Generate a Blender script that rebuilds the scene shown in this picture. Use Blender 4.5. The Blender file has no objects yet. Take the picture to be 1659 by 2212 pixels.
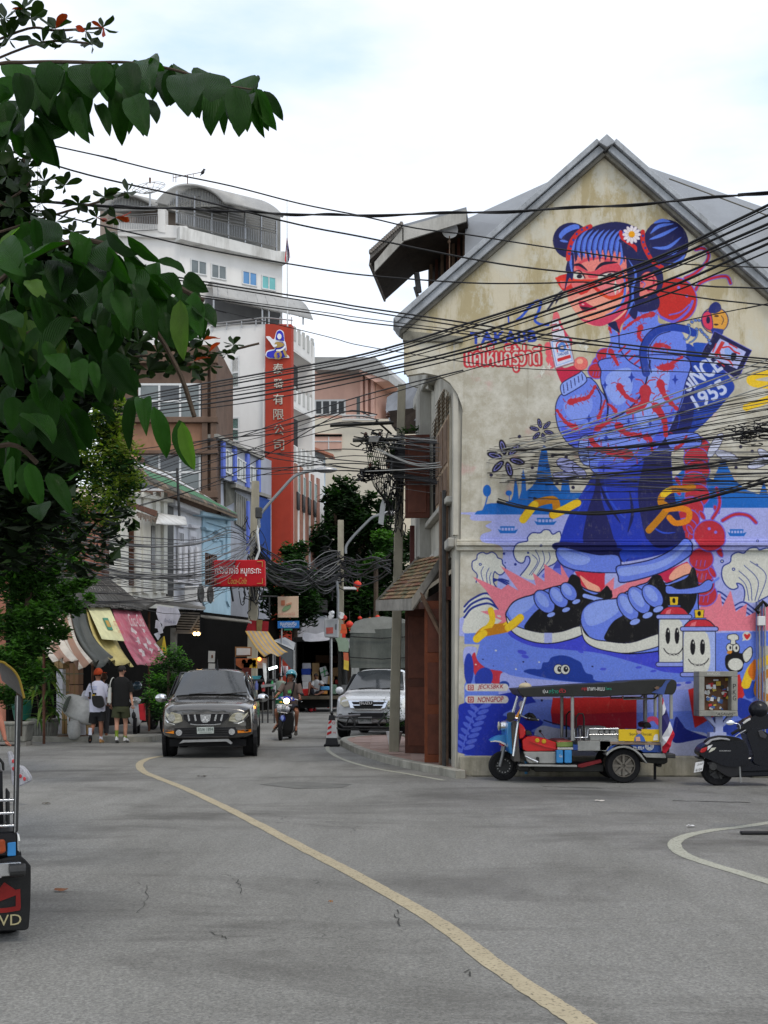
import bpy,bmesh,math,random
import numpy as np
from mathutils import Vector as Ve,Matrix
from mathutils.geometry import tessellate_polygon
def V3(*a):return Ve(a)
def _p(s,k=2):
 n=[float(v)if'.'in v else int(v)for v in s.split()]
 return list(zip(*[n[i::k] for i in range(k)]))
def _i(n,k,v):n.inputs[k].default_value=v
R=math.radians
scene=bpy.context.scene
dQ=scene.collection
random.seed(7)
F,CX,HY,CH=2592.,829.5,1462.5,1.6
eR=bpy.data.cameras.new('camera');d_=bpy.data.objects.new('camera',eR);dQ.objects.link(d_)
d_.location=(0,0,CH);d_.rotation_euler=(R(90),0,0)
eR.sensor_fit='VERTICAL';eR.sensor_height=36.;eR.lens=36.*F/2212
eR.shift_y=(HY-1106)/2212;eR.clip_start=.05;eR.clip_end=2000
scene.camera=d_
b7,cY=R(58),R(150)
world=bpy.data.worlds.new('World');scene.world=world;world.use_nodes=True
nt=world.node_tree;nt.nodes.clear()
def N(nt,t,**k):
 n=nt.nodes.new(t)
 for a,b in k.items():
  if isinstance(a,str)and a.startswith('i_'):_i(n,a[2:].replace('_',' '),b)
  else:setattr(n,a,b)
 return n
gc=N(nt,'ShaderNodeOutputWorld');add=N(nt,'ShaderNodeAddShader')
b1=N(nt,'ShaderNodeBackground');b2=N(nt,'ShaderNodeBackground')
hK=N(nt,'ShaderNodeTexSky',sky_type='NISHITA',sun_disc=False,sun_elevation=b7,sun_rotation=cY)
_i(b1,1,.05)
nt.links.new(hK.outputs[0],b1 .inputs[0])
tc=N(nt,'ShaderNodeTexCoord');mp=N(nt,'ShaderNodeMapping');_i(mp,'Scale',(1.6,1.6,4.6))
_i(mp,'Location',(3.1,.4,2.2))
nz=N(nt,'ShaderNodeTexNoise',noise_dimensions='3D');_i(nz,'Scale',1.5);_i(nz,'Detail',8);_i(nz,'Roughness',.52)
cr=N(nt,'ShaderNodeValToRGB')
cr.color_ramp.elements[0].position=.33;cr.color_ramp.elements[0].color=(.55,.7,.9,1)
cr.color_ramp.elements[1].position=.6;cr.color_ramp.elements[1].color=(1.,.99,.955,1)
e=cr.color_ramp.elements.new(.44);e.color=(.84,.88,.94,1)
e=cr.color_ramp.elements.new(.5);e.color=(.95,.95,.945,1)
nt.links.new(tc.outputs['Generated'],mp.inputs[0]);nt.links.new(mp.outputs[0],nz.inputs[0]);nt.links.new(nz.outputs[0],cr.inputs[0])
nt.links.new(cr.outputs[0],b2 .inputs[0]);_i(b2,1,.62)
nt.links.new(b1 .outputs[0],add.inputs[0]);nt.links.new(b2 .outputs[0],add.inputs[1]);nt.links.new(add.outputs[0],gc.inputs[0])
sl=bpy.data.lights.new('sun','SUN');so=bpy.data.objects.new('sun',sl);dQ.objects.link(so)
sl.energy=.9;sl.angle=R(14);sl.color=(1,.93,.82)
ht=cY
so.rotation_euler=Ve((-math.sin(ht)*math.cos(b7),-math.cos(ht)*math.cos(b7),-math.sin(b7))).to_track_quat('-Z','Y').to_euler()
scene.view_settings.view_transform='Standard';scene.view_settings.look='None'
scene.view_settings.gamma=1;scene.view_settings.exposure=.7;scene.view_settings.use_curve_mapping=False
def P(x,y,d):return Ve(((x-CX)/F*d,d,CH-(y-HY)/F*d))
def G(x,y,z=0.):
 d=(CH-z)*F/(y-HY);return Ve(((x-CX)/F*d,d,z))
def gd(y):return CH*F/(y-HY)
ZT={'A1':(0,0,.39063),'A2':(0,648,.29297),'A3':(216,351,.29297),'A4':(378,675,.32552),'A5':(54,1161.1,.32552),'A6':(486,1215.1,.30925),'A7':(783.1,270,.26042),'A8':(783.1,756,.21968),'B1':(0,1404.1,.29297),'B2':(0,1080.1,.2442),'B3':(1215.1,270,.26758),'B6':(486,1350.1,.17904),'V1':(351,1431.1,.13998),'V2':(583.2,1431.1,.08053),'V3':(108,1404.1,.13021),'V4':(243,945.1,.24414),'Z1':(1161.1,432,.22787),'Z2':(999.1,621,.13021),'Z3':(1161.1,783.1,.21159),'Z4':(1404.1,540,.17084),'Z5':(999.1,1026.1,.19531),'Z6':(1296.1,1026.1,.21875),'Z7':(972.1,1404.1,.22787),'Z8':(1296.1,1404.1,.21875),'D':(0,0,1)}
def Z(k,*am):
 ox,oy,s=ZT[k];return[(ox+x*s,oy+y*s)for x,y in am]
class Wall:
 """a vertical plane through two plan points; hit() drops a sight line onto it"""
 def __init__(s,a,b):
  s.a=V3(a[0],a[1],0);s.u=V3(b[0]-a[0],b[1]-a[1],0);s.len=s.u.length;s.u.normalize()
  s.n=V3(s.u.y,-s.u.x,0)
  if s.n.dot(V3(0,0,0)-s.a)<0:s.n=-s.n
 def hit(s,x,y,oQ=0.):
  r=Ve(((x-CX)/F,1,(HY-y)/F));a=s.a+s.n*oQ
  t=a.dot(s.n)/r.dot(s.n);return V3(r.x*t,r.y*t,CH+r.z*t)
 def at(s,t,z,oQ=0.):return s.a+s.u*t+s.n*oQ+V3(0,0,z)
dK={}
def g2(o,lQ=None,cat=None,gQ=None,kind=None):
 if lQ:o['label']=lQ
 if cat:o['category']=cat
 if gQ:o['group']=gQ
 if kind:o['kind']=kind
 return o
def af(name,lQ,cat,e5=(0,0,0),rotz=0.,gQ=None,local=False,parent=None):
 o=bpy.data.objects.new(name,None);dQ.objects.link(o);o.location=e5;o.rotation_euler=(0,0,rotz);o.empty_display_size=.2
 dK[o.name]=None if local else Ve(e5)
 return g2(o,lQ,cat,gQ)
def ce(p):
 while p is not None:
  if p.name in dK:return dK[p.name]
  p=p.parent
 return None
class MB:
 def __init__(s):s.v=[];s.f=[];s.m=[];s.mi=0;s.uv=None
 def add(s,vs,fs,mi=None):
  b=len(s.v);s.v+=[tuple(v)for v in vs];s.f+=[tuple(i+b for i in f)for f in fs];s.m+=[s.mi if mi is None else mi]*len(fs);return s
 def box(s,c,d,rz=0.,M=None,mi=None):
  x,y,z=d[0]/2,d[1]/2,d[2]/2
  vs=[V3(a*x,b*y,e*z)for a in(-1,1)for b in(-1,1)for e in(-1,1)]
  if M is None:M=Matrix.Rotation(rz,3,'Z')
  vs=[M@v+Ve(c)for v in vs]
  return s.add(vs,_p("0 1 3 2 4 6 7 5 0 4 5 1 2 3 7 6 0 2 6 4 1 5 7 3",4),mi)
 def quad(s,a,b,c,d,mi=None):return s.add([a,b,c,d],[(0,1,2,3)],mi)
 def pr_(s,am,c7,mi=None):
  """solid from an outline (world points, may be concave) pushed along ext"""
  am=[Ve(p)for p in am];n=len(am);c7=Ve(c7)
  tr=tessellate_polygon([am])
  vs=am+[p+c7 for p in am]
  fs=[tuple(t)for t in tr]+[tuple(i+n for i in reversed(t))for t in tr]
  fs+=[(i,(i+1)%n,(i+1)%n+n,i+n)for i in range(n)]
  return s.add(vs,fs,mi)
 def tb(s,am,r,n=6,cap=True,mi=None):
  am=[Ve(p)for p in am];k=len(am)
  rs=r if isinstance(r,(list,tuple))else[r]*k
  vs=[];d4=None
  for i,p in enumerate(am):
   t=(am[min(i+1,k-1)]-am[max(i-1,0)])
   if t.length<1e-9:t=V3(0,0,1)
   t.normalize()
   if d4 is None:
    up=V3(0,0,1)if abs(t.z)<.9 else V3(1,0,0)
    a=t.cross(up).normalized()
   else:
    a=d4-t*d4.dot(t)
    a=a.normalized()if a.length>1e-6 else t.orthogonal().normalized()
   d4=a;b=t.cross(a)
   for j in range(n):
    w=2*math.pi*j/n;vs.append(p+(a*math.cos(w)+b*math.sin(w))*rs[i])
  fs=[(i*n+j,i*n+(j+1)%n,(i+1)*n+(j+1)%n,(i+1)*n+j)for i in range(k-1)for j in range(n)]
  if cap:fs+=[tuple(range(n))[::-1],tuple((k-1)*n+j for j in range(n))]
  return s.add(vs,fs,mi)
 def lathe(s,c5,c=(0,0,0),n=16,cM='Z',M=None,mi=None,sx=1.,sy=1.,cap=True):
  vs=[]
  for r,h in c5:
   for j in range(n):
    w=2*math.pi*j/n;x,y=r*math.cos(w)*sx,r*math.sin(w)*sy
    v={'Z':(x,y,h),'X':(h,x,y),'Y':(x,h,y)}[cM]
    v=Ve(v);v=M@v if M is not None else v
    vs.append(v+Ve(c))
  k=len(c5)
  fs=[(i*n+j,i*n+(j+1)%n,(i+1)*n+(j+1)%n,(i+1)*n+j)for i in range(k-1)for j in range(n)]
  if cap and c5[0][0]>1e-6:fs.append(tuple(range(n))[::-1])
  if cap and c5[-1][0]>1e-6:fs.append(tuple((k-1)*n+j for j in range(n)))
  return s.add(vs,fs,mi)
 def ball(s,c,r,n=10,k=7,M=None,mi=None):
  rx,ry,rz=(r,r,r)if isinstance(r,(int,float))else r
  vs=[]
  for i in range(k+1):
   th=math.pi*i/k
   for j in range(n):
    w=2*math.pi*j/n
    v=Ve((rx*math.sin(th)*math.cos(w),ry*math.sin(th)*math.sin(w),rz*math.cos(th)))
    vs.append((M@v if M is not None else v)+Ve(c))
  return s.add(vs,[(i*n+j,(i+1)*n+j,(i+1)*n+(j+1)%n,i*n+(j+1)%n)for i in range(k)for j in range(n)],mi)
 def grid(s,aj,mi=None,closed=False):
  k,n=len(aj),len(aj[0]);vs=[p for r in aj for p in r]
  fs=[(i*n+j,i*n+(j+1)%n,(i+1)*n+(j+1)%n,(i+1)*n+j)for i in range(k-1)for j in range(n if closed else n-1)]
  return s.add(vs,fs,mi)
 def mesh(s,name,bb,org=None):
  me=bpy.data.meshes.new(name)
  v=np.array(s.v,dtype=np.float64).reshape(-1,3)
  if org is not None:v=v-np.array(org)
  me.from_pydata(v.tolist(),[],s.f);me.validate()
  bb=bb if isinstance(bb,(list,tuple))else[bb]
  for m in bb:me.materials.append(m)
  if len(bb)>1 and len(me.polygons)==len(s.m):me.polygons.foreach_set('material_index',s.m)
  return me
 def mk(s,name,bb,parent=None,sQ=False,bevel=0.,lQ=None,cat=None,gQ=None,kind=None,fix=True,org=None):
  o0=ce(parent)if parent is not None else org
  me=s.mesh(name,bb,o0)
  if fix or sQ or bevel:
   bm=bmesh.new();bm.from_mesh(me)
   if sQ:bmesh.ops.remove_doubles(bm,verts=bm.verts,dist=1e-5)
   bmesh.ops.recalc_face_normals(bm,faces=bm.faces)
   if bevel:
    bmesh.ops.bevel(bm,geom=[e for e in bm.edges if len(e.link_faces)==2 and e.calc_face_angle(0)>.5],offset=bevel,segments=1,affect='EDGES',clamp_overlap=True)
   bm.to_mesh(me);bm.free()
  if sQ:
   me.polygons.foreach_set('use_smooth',[True]*len(me.polygons))
   try:me.set_sharp_from_angle(angle=R(sQ if sQ>1 else 40))
   except Exception:pass
  o=bpy.data.objects.new(name,me);dQ.objects.link(o)
  if parent is not None:o.parent=parent
  elif org is not None:o.location=org
  return g2(o,lQ,cat,gQ,kind)
def ah(p,n=6,closed=True):
 cD=[];k=len(p);p=[Ve(q)for q in p]
 for i in range(k if closed else k-1):
  g=lambda j:p[j%k]if closed else p[min(max(j,0),k-1)]
  a,b,c,d=g(i-1),g(i),g(i+1),g(i+2)
  for s in range(n):
   t=s/n
   cD.append(.5*((2*b)+(c-a)*t+(2*a-5*b+4*c-d)*t*t+(3*b-a-3*c+d)*t**3))
 if not closed:cD.append(p[-1])
 return cD
f_={}
def bU(body,shear=0.):
 """glyph outlines of Blender's own font as flat triangles, width and height known"""
 k=(body,shear)
 if k in f_:return f_[k]
 c=bpy.data.curves.new('lettering','FONT');c.body=body;c.shear=shear;c.resolution_u=3
 o=bpy.data.objects.new('lettering',c);dQ.objects.link(o);bpy.context.view_layer.update()
 me=o.evaluated_get(bpy.context.evaluated_depsgraph_get()).to_mesh();me.calc_loop_triangles()
 v=np.array([tuple(q.co)[:2]for q in me.vertices]);t=np.array([tuple(l.vertices)for l in me.loop_triangles])
 bpy.data.objects.remove(o);bpy.data.curves.remove(c)
 lo,hi=v.min(0),v.max(0);f_[k]=(v-lo,t,hi-lo);return f_[k]
def au(body,cE,ux,uy,aw,parent,shear=0.,name='lettering',thick=0.):
 """text filling the box spanned by ux (width) and uy (height) from its lower left corner"""
 v,t,wh=bU(body,shear);cE=Ve(cE);ux=Ve(ux);uy=Ve(uy)
 vs=[cE+ux*(a/wh[0])+uy*(b/wh[1])for a,b in v]
 m=MB()
 m.add(vs,[tuple(int(i)for i in q)for q in t])
 if thick:
  n=ux.cross(uy).normalized()*thick;m.add([q-n for q in vs],[tuple(int(i)for i in q)for q in t])
  ed={}
  for q in t:
   for a,b in((q[0],q[1]),(q[1],q[2]),(q[2],q[0])):ed[(int(a),int(b))]=1
  L=len(vs);fs=[]
  for a,b in ed:
   if(b,a)not in ed:fs.append((a,b,b+L,a+L))
  m.f+=fs;m.m+=[0]*len(fs)
 return m.mk(name,aw,parent,fix=False)
def gg(c):
 if isinstance(c,str):c=tuple(int(c[i:i+2],16)for i in(0,2,4))
 return tuple((u/255/12.92 if u/255<=.04045 else((u/255+.055)/1.055)**2.4)for u in c)+(1,)
bS={}
def M(name,a0=(.5,.5,.5),rough=.75,gV=.18,do=3.,fW=.12,ml=0.,sk=0.,spec=.22,dt=None,emit=0.,co=0.,trans=0.,eS=None,stripe=None):
 """procedural surface: base colour broken up by two noises, optional vertical streaks of a dirt colour, fine relief"""
 if name in bS:return bS[name]
 m=bpy.data.materials.new(name);m.use_nodes=True;nt=m.node_tree;L=nt.links
 b=nt.nodes['Principled BSDF']
 if len(a0)==3:a0=tuple(a0)+(1,)
 tc=N(nt,'ShaderNodeTexCoord')
 n1=N(nt,'ShaderNodeTexNoise');_i(n1,'Scale',do);_i(n1,'Detail',6);_i(n1,'Roughness',.6)
 L.new(tc.outputs['Object'],n1 .inputs['Vector'])
 r1=N(nt,'ShaderNodeMapRange');_i(r1,1,.3);_i(r1,2,.7);_i(r1,3,1-gV);_i(r1,4,1+gV*.6)
 L.new(n1 .outputs[0],r1 .inputs[0])
 f7=N(nt,'ShaderNodeMix',data_type='RGBA',blend_type='MULTIPLY');_i(f7,0,1)
 _i(f7,6,a0);L.new(r1 .outputs[0],f7.inputs[7]);cD=f7.outputs[2]
 if stripe:
  c2,ax,gF,fx=stripe
  sx=N(nt,'ShaderNodeSeparateXYZ');L.new(tc.outputs['UV'],sx.inputs[0])
  m1=N(nt,'ShaderNodeMath',operation='MULTIPLY');_i(m1,1,gF);L.new(sx.outputs[ax],m1 .inputs[0])
  m2=N(nt,'ShaderNodeMath',operation='FRACT');L.new(m1 .outputs[0],m2 .inputs[0])
  m3=N(nt,'ShaderNodeMath',operation='GREATER_THAN');_i(m3,1,fx);L.new(m2 .outputs[0],m3 .inputs[0])
  mx=N(nt,'ShaderNodeMix',data_type='RGBA');L.new(m3 .outputs[0],mx.inputs[0]);L.new(cD,mx.inputs[6]);_i(mx,7,c2)
  cD=mx.outputs[2]
 if sk>0:
  mp=N(nt,'ShaderNodeMapping');_i(mp,'Scale',(1.1,1.1,.16));L.new(tc.outputs['Object'],mp.inputs[0])
  n2=N(nt,'ShaderNodeTexNoise');_i(n2,'Scale',do*1.3);_i(n2,'Detail',8);_i(n2,'Roughness',.7)
  L.new(mp.outputs[0],n2 .inputs[0])
  r2=N(nt,'ShaderNodeMapRange');_i(r2,1,.46);_i(r2,2,.72);_i(r2,4,sk);L.new(n2 .outputs[0],r2 .inputs[0])
  mx=N(nt,'ShaderNodeMix',data_type='RGBA');L.new(r2 .outputs[0],mx.inputs[0]);L.new(cD,mx.inputs[6])
  d=dt or(.09,.08,.065);_i(mx,7,tuple(d)[:3]+(1,));cD=mx.outputs[2]
 L.new(cD,b.inputs['Base Color'])
 n3=N(nt,'ShaderNodeTexNoise');_i(n3,'Scale',eS or do*9);_i(n3,'Detail',4);L.new(tc.outputs['Object'],n3 .inputs[0])
 r3=N(nt,'ShaderNodeMapRange');_i(r3,3,max(0,rough-.12));_i(r3,4,min(1,rough+.12));L.new(n3 .outputs[0],r3 .inputs[0]);L.new(r3 .outputs[0],b.inputs['Roughness'])
 if fW:
  bp=N(nt,'ShaderNodeBump');_i(bp,'Strength',fW);_i(bp,'Distance',.02)
  L.new(n3 .outputs[0],bp.inputs['Height']);L.new(bp.outputs[0],b.inputs['Normal'])
 _i(b,'Metallic',ml);_i(b,'Specular IOR Level',spec)
 _i(b,'Coat Weight',co);_i(b,'Transmission Weight',trans)
 if emit:_i(b,'Emission Color',a0);_i(b,'Emission Strength',emit)
 bS[name]=m;return m
S=gg
dL=M('white_plaster',(.62,.62,.6),.85,.12,1.2,.1,sk=.35,dt=(.25,.24,.22))
aL=M('old_plaster',(.4,.39,.35),.9,.2,1.5,.2,sk=.6,dt=(.12,.11,.09))
aE=M('grey_concrete',(.27,.26,.235),.9,.25,2.5,.3,sk=.5,dt=(.08,.075,.06))
aF=M('painted_interior_shade',(.006,.0055,.005),.95,.3,2,0,spec=.05)  # near-black base colour stands in for shade inside shops and openings
ag=M('black_rubber',(.012,.012,.013),.8,.2,20,.2)
ab=M('black_plastic',(.014,.014,.016),.38,.1,10,.02)
ao=M('chrome',(.62,.63,.65),.18,.05,8,0,ml=1)
aA=M('brushed_steel',(.34,.34,.34),.38,.2,12,.05,ml=.9)
aa=M('dark_steel',(.05,.05,.05),.5,.3,10,.1,ml=.5)
cH=M('dark_glass',(.02,.024,.028),.06,.05,3,0,spec=.9)
bu=M('rusty_metal',(.12,.055,.035),.85,.4,8,.3)
aP=M('brown_door_wood',(.075,.022,.011),.55,.25,5,.15,sk=.4,dt=(.03,.012,.008))
aI=M('weathered_wood',(.17,.11,.075),.85,.35,6,.3,sk=.7,dt=(.05,.035,.025))
ai=M('black_cable_rubber',(.012,.012,.013),.6,.1,10,0)
bq=M('grey_cable_rubber',(.12,.12,.12),.6,.2,10,0)
fT=M('cardboard',(.33,.2,.095),.85,.15,6,.1)
ae=M('white_plastic',(.62,.62,.62),.45,.1,6,.1)
gT,hw,gS,hv,MS=985.,1700.,460.,1645.,1.6
MW,MH=int((hw-gT)*MS),int((hv-gS)*MS)
CV=np.zeros((MH,MW,4),dtype=np.float32)
ZK='D'
def c9(am):return np.array([((x-gT)*MS,(y-gS)*MS)for x,y in Z(ZK,*am)])
def aY(y0,x0,fE,a0,a=1.):
 h,w=fE.shape;Y0,X0=max(y0,0),max(x0,0);Y1,X1=min(y0+h,MH),min(x0+w,MW)
 if Y1<=Y0 or X1<=X0:return
 m=fE[Y0-y0:Y1-y0,X0-x0:X1-x0].astype(np.float32)[...,None]*a
 if isinstance(a0,np.ndarray):c=a0[Y0-y0:Y1-y0,X0-x0:X1-x0]
 else:c=np.array(a0[:3],np.float32)/255
 r=CV[Y0:Y1,X0:X1];r[...,:3]=r[...,:3]*(1-m)+c*m;r[...,3:]=np.maximum(r[...,3:],m)
def a8(p):
 x0,y0=int(np.floor(p[:,0].min()))-1,int(np.floor(p[:,1].min()))-1
 x1,y1=int(np.ceil(p[:,0].max()))+2,int(np.ceil(p[:,1].max()))+2
 x0=max(x0,-50);y0=max(y0,-50);x1=min(x1,MW+50);y1=min(y1,MH+50)
 if x1<=x0 or y1<=y0:return 0,0,np.zeros((1,1),bool)
 m=np.zeros((y1-y0,x1-x0),bool);q=np.roll(p,-1,0)
 for i in range(y1-y0):
  y=y0+i+.5
  c=(p[:,1]<=y)!=(q[:,1]<=y)
  if not c.any():continue
  xs=np.sort(p[c,0]+(y-p[c,1])/(q[c,1]-p[c,1])*(q[c,0]-p[c,0]))-x0
  for a,b in zip(xs[::2],xs[1::2]):m[i,max(int(round(a)),0):max(int(round(b)),0)]=True
 return y0,x0,m
def ac(am,a0,sQ=True,line=None,lw=2.2,grad=None,a=1.):
 """filled shape; grad=(colour2, angle) fades the paint like a spray can does"""
 p=c9(am)
 if sQ:p=np.array([tuple(v)[:2]for v in ah([(x,y,0)for x,y in p],5)])
 y0,x0,m=a8(p);c=a0
 if grad:
  c2,f0=grad[0],R(grad[1]);h,w=m.shape;yy,xx=np.mgrid[0:h,0:w]
  t=(xx/max(w,1)-.5)*math.cos(f0)+(yy/max(h,1)-.5)*math.sin(f0)+.5
  t=np.clip((t-.15)/.7,0,1)[...,None];c=(np.array(a0,np.float32)*(1-t)+np.array(c2,np.float32)*t)/255
 aY(y0,x0,m,c,a)
 if line is not None:a6(np.vstack([p,p[:1]]),line,lw*MS)
def a6(p,a0,w,a=1.,taper=False):
 n=len(p);L=[]
 for i in range(n):
  t=p[min(i+1,n-1)]-p[max(i-1,0)];l=np.hypot(*t)+1e-9;dB=np.array([-t[1],t[0]])/l
  ww=w/2
  if taper:ww*=max(.12,math.sin(math.pi*(i+.5)/n))
  L.append((p[i]+dB*ww,p[i]-dB*ww))
 for i in range(n-1):
  q=np.array([L[i][0],L[i+1][0],L[i+1][1],L[i][1]]);y0,x0,m=a8(q);aY(y0,x0,m,a0,a)
  if w>3 and not taper:bh(p[i],w/2,a0,a)
 if w>3 and not taper:bh(p[-1],w/2,a0,a)
def bh(c,r,a0,a=1.,ry=None,rot=0.):
 ry=ry or r;k=np.linspace(0,2*math.pi,28,endpoint=False);x,y=r*np.cos(k),ry*np.sin(k)
 p=np.stack([c[0]+x*math.cos(rot)-y*math.sin(rot),c[1]+x*math.sin(rot)+y*math.cos(rot)],1)
 y0,x0,m=a8(p);aY(y0,x0,m,a0,a)
def line(am,a0,w,sQ=True,taper=False,a=1.):
 p=c9(am);s=ZT[ZK][2]*MS
 if sQ and len(am)>2:p=np.array([tuple(v)[:2]for v in ah([(x,y,0)for x,y in p],6,False)])
 elif taper:
  p=np.array([p[0]+(p[-1]-p[0])*t for t in np.linspace(0,1,7)])
 a6(p,a0,w*s,a,taper)
def aD(x,y,rx,ry,a0,rot=0.,line=None,lw=2.,a=1.):
 s=ZT[ZK][2]*MS;c=c9([(x,y)])[0]
 if line is not None:bh(c,rx*s+lw*MS,line,a,ry*s+lw*MS,R(rot))
 bh(c,rx*s,a0,a,ry*s,R(rot))
def bL(body,x,y,w,h,a0,rot=0.,fat=0.,shear=0.):
 v,t,wh=bU(body,shear);s=ZT[ZK][2]*MS;o=c9([(x,y)])[0]
 q=v/wh*np.array([w*s,-h*s]);c,sn=math.cos(R(rot)),math.sin(R(rot))
 q=np.stack([q[:,0]*c-q[:,1]*sn,q[:,0]*sn+q[:,1]*c],1)+o
 gq=[(0,0)]if not fat else[(fat*s*math.cos(k),fat*s*math.sin(k))for k in np.linspace(0,2*math.pi,12,endpoint=False)]+[(0,0)]
 x0,y0=np.floor(q.min(0)-fat*s-2).astype(int);x1,y1=np.ceil(q.max(0)+fat*s+2).astype(int)
 m=np.zeros((y1-y0,x1-x0),bool)
 for tr in t:
  yy,xx,mm=a8(q[tr]+0.)
  ys,xs=np.nonzero(mm)
  if len(ys):m[np.clip(ys+yy-y0,0,m.shape[0]-1),np.clip(xs+xx-x0,0,m.shape[1]-1)]=True
 if fat:
  b=m.copy()
  for dx,dy in gq:b|=np.roll(np.roll(m,int(round(dy)),0),int(round(dx)),1)
  m=b
 aY(y0,x0,m,a0)
def bW(am,w,a0,gv=True):
 p=c9(am);p=np.array([tuple(v)[:2]for v in ah([(x,y,0)for x,y in p],8,False)]);s=ZT[ZK][2]*MS
 n=len(p)
 for i in range(n):
  t=p[min(i+1,n-1)]-p[max(i-1,0)];l=np.hypot(*t)+1e-9;nr=np.array([-t[1],t[0]])/l
  k=.55+.45*abs(math.sin(i*.9));k*=1.15 if i<5 else(1-.45*i/n)
  bh(p[i],w*s*.5*k,a0)
  if gv and i%4==2:
   for sg in(-1,1):
    a=p[i]+nr*sg*w*s*.4;a6(np.array([a,a+nr*sg*w*s*.45+t/l*w*s*.2]),a0,max(1.3,w*s*.1))
 t=(p[0]-p[2]);t/=np.hypot(*t)+1e-9;nr=np.array([-t[1],t[0]])
 for sg in(-1,1):
  a6(np.array([p[0]+t*w*s*.3,p[0]+t*w*s*.8+nr*sg*w*s*.35,p[0]+t*w*s*.9+nr*sg*w*s*.9]),a0,max(1.3,w*s*.1))
def cQ(x,y,r,a0):
 ac([(x,y-r),(x+r*.22,y-r*.22),(x+r*.62,y),(x+r*.22,y+r*.22),(x,y+r),(x-r*.22,y+r*.22),(x-r*.62,y),(x-r*.22,y-r*.22)],a0,sQ=False)
aN,cv,HI=_p("24 26 78 30 32 88 92 128 232",3)
a5,aV,hu=_p("112 138 240 148 172 250 82 96 222",3)
cO,f2,cP=_p("212 44 46 180 28 52 196 46 62",3)
SK,gP,iq=_p("238 122 118 252 178 150 206 44 84",3)
f1,eX,aB,f3=_p("32 58 184 30 32 96 222 222 210 176 182 240",3)
a1,fa,gR,eY,ie,cu=_p("22 108 200 250 206 40 206 132 22 240 132 148 108 136 234 34 50 140",3)
ZK='D'
ac(_p("1017 1113 1030 1106 1700 1098 1700 1375 1003 1375 1003 1330 1060 1300 1078 1240 1085 1185 1042 1172 1040 1155 1062 1146 1048 1136 1062 1126 1020 1124"),f3)
ac(_p("1025 1111 1030 1104 1042 1102 1047 1090 1060 1087 1090 1086 1104 1080 1108 1070 1111 1045 1114 1030 1118 1050 1121 1078 1126 1060 1127 1030 1130 1012 1135 1032 1137 1060 1148 1052 1158 1038 1163 1000 1170 967 1175 962 1181 967 1185 1000 1196 1045 1211 1062 1214 1040 1216 1018 1220 1014 1226 1020 1229 1040 1232 1064 1300 1064 1300 1111"),a1,sQ=False)
aD(1052,1060,9,13,a1);line([(1055,1065),(1048,1092)],a1,3);aD(1099,1065,7,6,a1);line([(1100,1068),(1101,1090)],a1,2)
ac(_p("1440 1097 1448 1040 1490 1000 1540 1038 1554 1004 1562 984 1570 1004 1586 1036 1612 1058 1640 1068 1650 1040 1660 1070 1700 1075 1700 1097"),a1,sQ=False)
for x,y,w in _p("1097 1146 36 1178 1128 40 1592 1152 34",3):
 ac([(x-w*.6,y-3),(x-w*.4,y),(x+w*.4,y),(x+w*.62,y-3),(x+w*.45,y+6),(x-w*.45,y+6)],a1,False)
 ac([(x-w*.45,y-9),(x+w*.4,y-9),(x+w*.42,y-6),(x-w*.47,y-6)],a1,False)
 for k in range(5):line([(x-w*.4+k*w*.19,y-7),(x-w*.4+k*w*.19,y)],a1,1.6,False)
def da(am,fF):
 ac(am,aB);line(am,cu,12 if ZK=='Z5'else 11)
 for l in fF:line(l,cu,6)
ZK='Z5'
da(_p("150 1190 160 1100 110 1040 108 960 155 930 165 880 220 853 268 872 325 850 372 880 392 915 435 935 445 985 475 1025 462 1075 420 1105 380 1090 357 1070 340 1120 345 1190 375 1240"),[_p("235 1010 205 1080 235 1190"),_p("295 1025 265 1100 275 1200"),_p("320 1075 300 1130 310 1210")])
da(_p("640 1110 705 1030 745 960 735 905 700 905 685 955 650 975 600 950 568 890 565 820 605 760 710 735 720 690 770 640 858 640 900 607 960 610 1000 655 1080 630 1090 800 1040 960 900 1040 800 1160"),[_p("770 880 830 960 735 1110"),_p("805 830 850 950 760 1110"),_p("885 840 905 960 820 1110"),_p("955 850 965 930 900 1020")])
for r in(0,60,120):line([(345,1180-r*.3),(420,1150-r*.2+r*.4),(510,1175+r*.4)],cu,16)
ac(_p("20 1590 20 1440 150 1340 280 1310 420 1490 440 1620 330 1745 20 1745"),aB)
for k in range(3):line([(20,1455+k*60),(110,1370+k*50),(280,1310+k*55),(400,1480)],cu,22)
ac(_p("1000 1050 1080 940 1240 960 1250 1060 1100 1130"),(70,80,190));ac(_p("880 1130 1000 1040 1200 1040 1200 1180"),(112,120,225))
for x,y,r in _p("458 870 14 585 988 14 473 970 7 196 988 16 862 787 12 725 860 11",3):aD(x,y,r,r,cu)
aD(196,988,8,8,aB);aD(862,787,6,6,aB)
ZK='Z6'
da(_p("1420 1240 1430 1160 1405 1090 1350 1068 1362 1110 1305 1130 1240 1085 1203 1000 1215 905 1285 860 1300 795 1360 762 1420 772 1460 730 1530 717 1570 742 1640 725 1760 760 1760 1100 1560 1250"),[_p("1370 945 1480 1060 1500 1240"),_p("1420 890 1560 1040 1530 1240"),_p("1480 850 1640 990 1560 1240"),_p("1370 1010 1440 1090 1470 1240")])
for r in(0,45,90):line([(1090,1180+r),(1170,1150+r),(1260,1210+r)],cu,14);line([(1330,1290+r),(1420,1255+r),(1540,1340+r)],cu,14)
for x,y,r in _p("1205 852 18 1318 930 16 1545 655 14 1550 888 12",3):aD(x,y,r,r,cu);aD(x,y,r*.5,r*.5,aB)
ZK='Z5'
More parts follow.
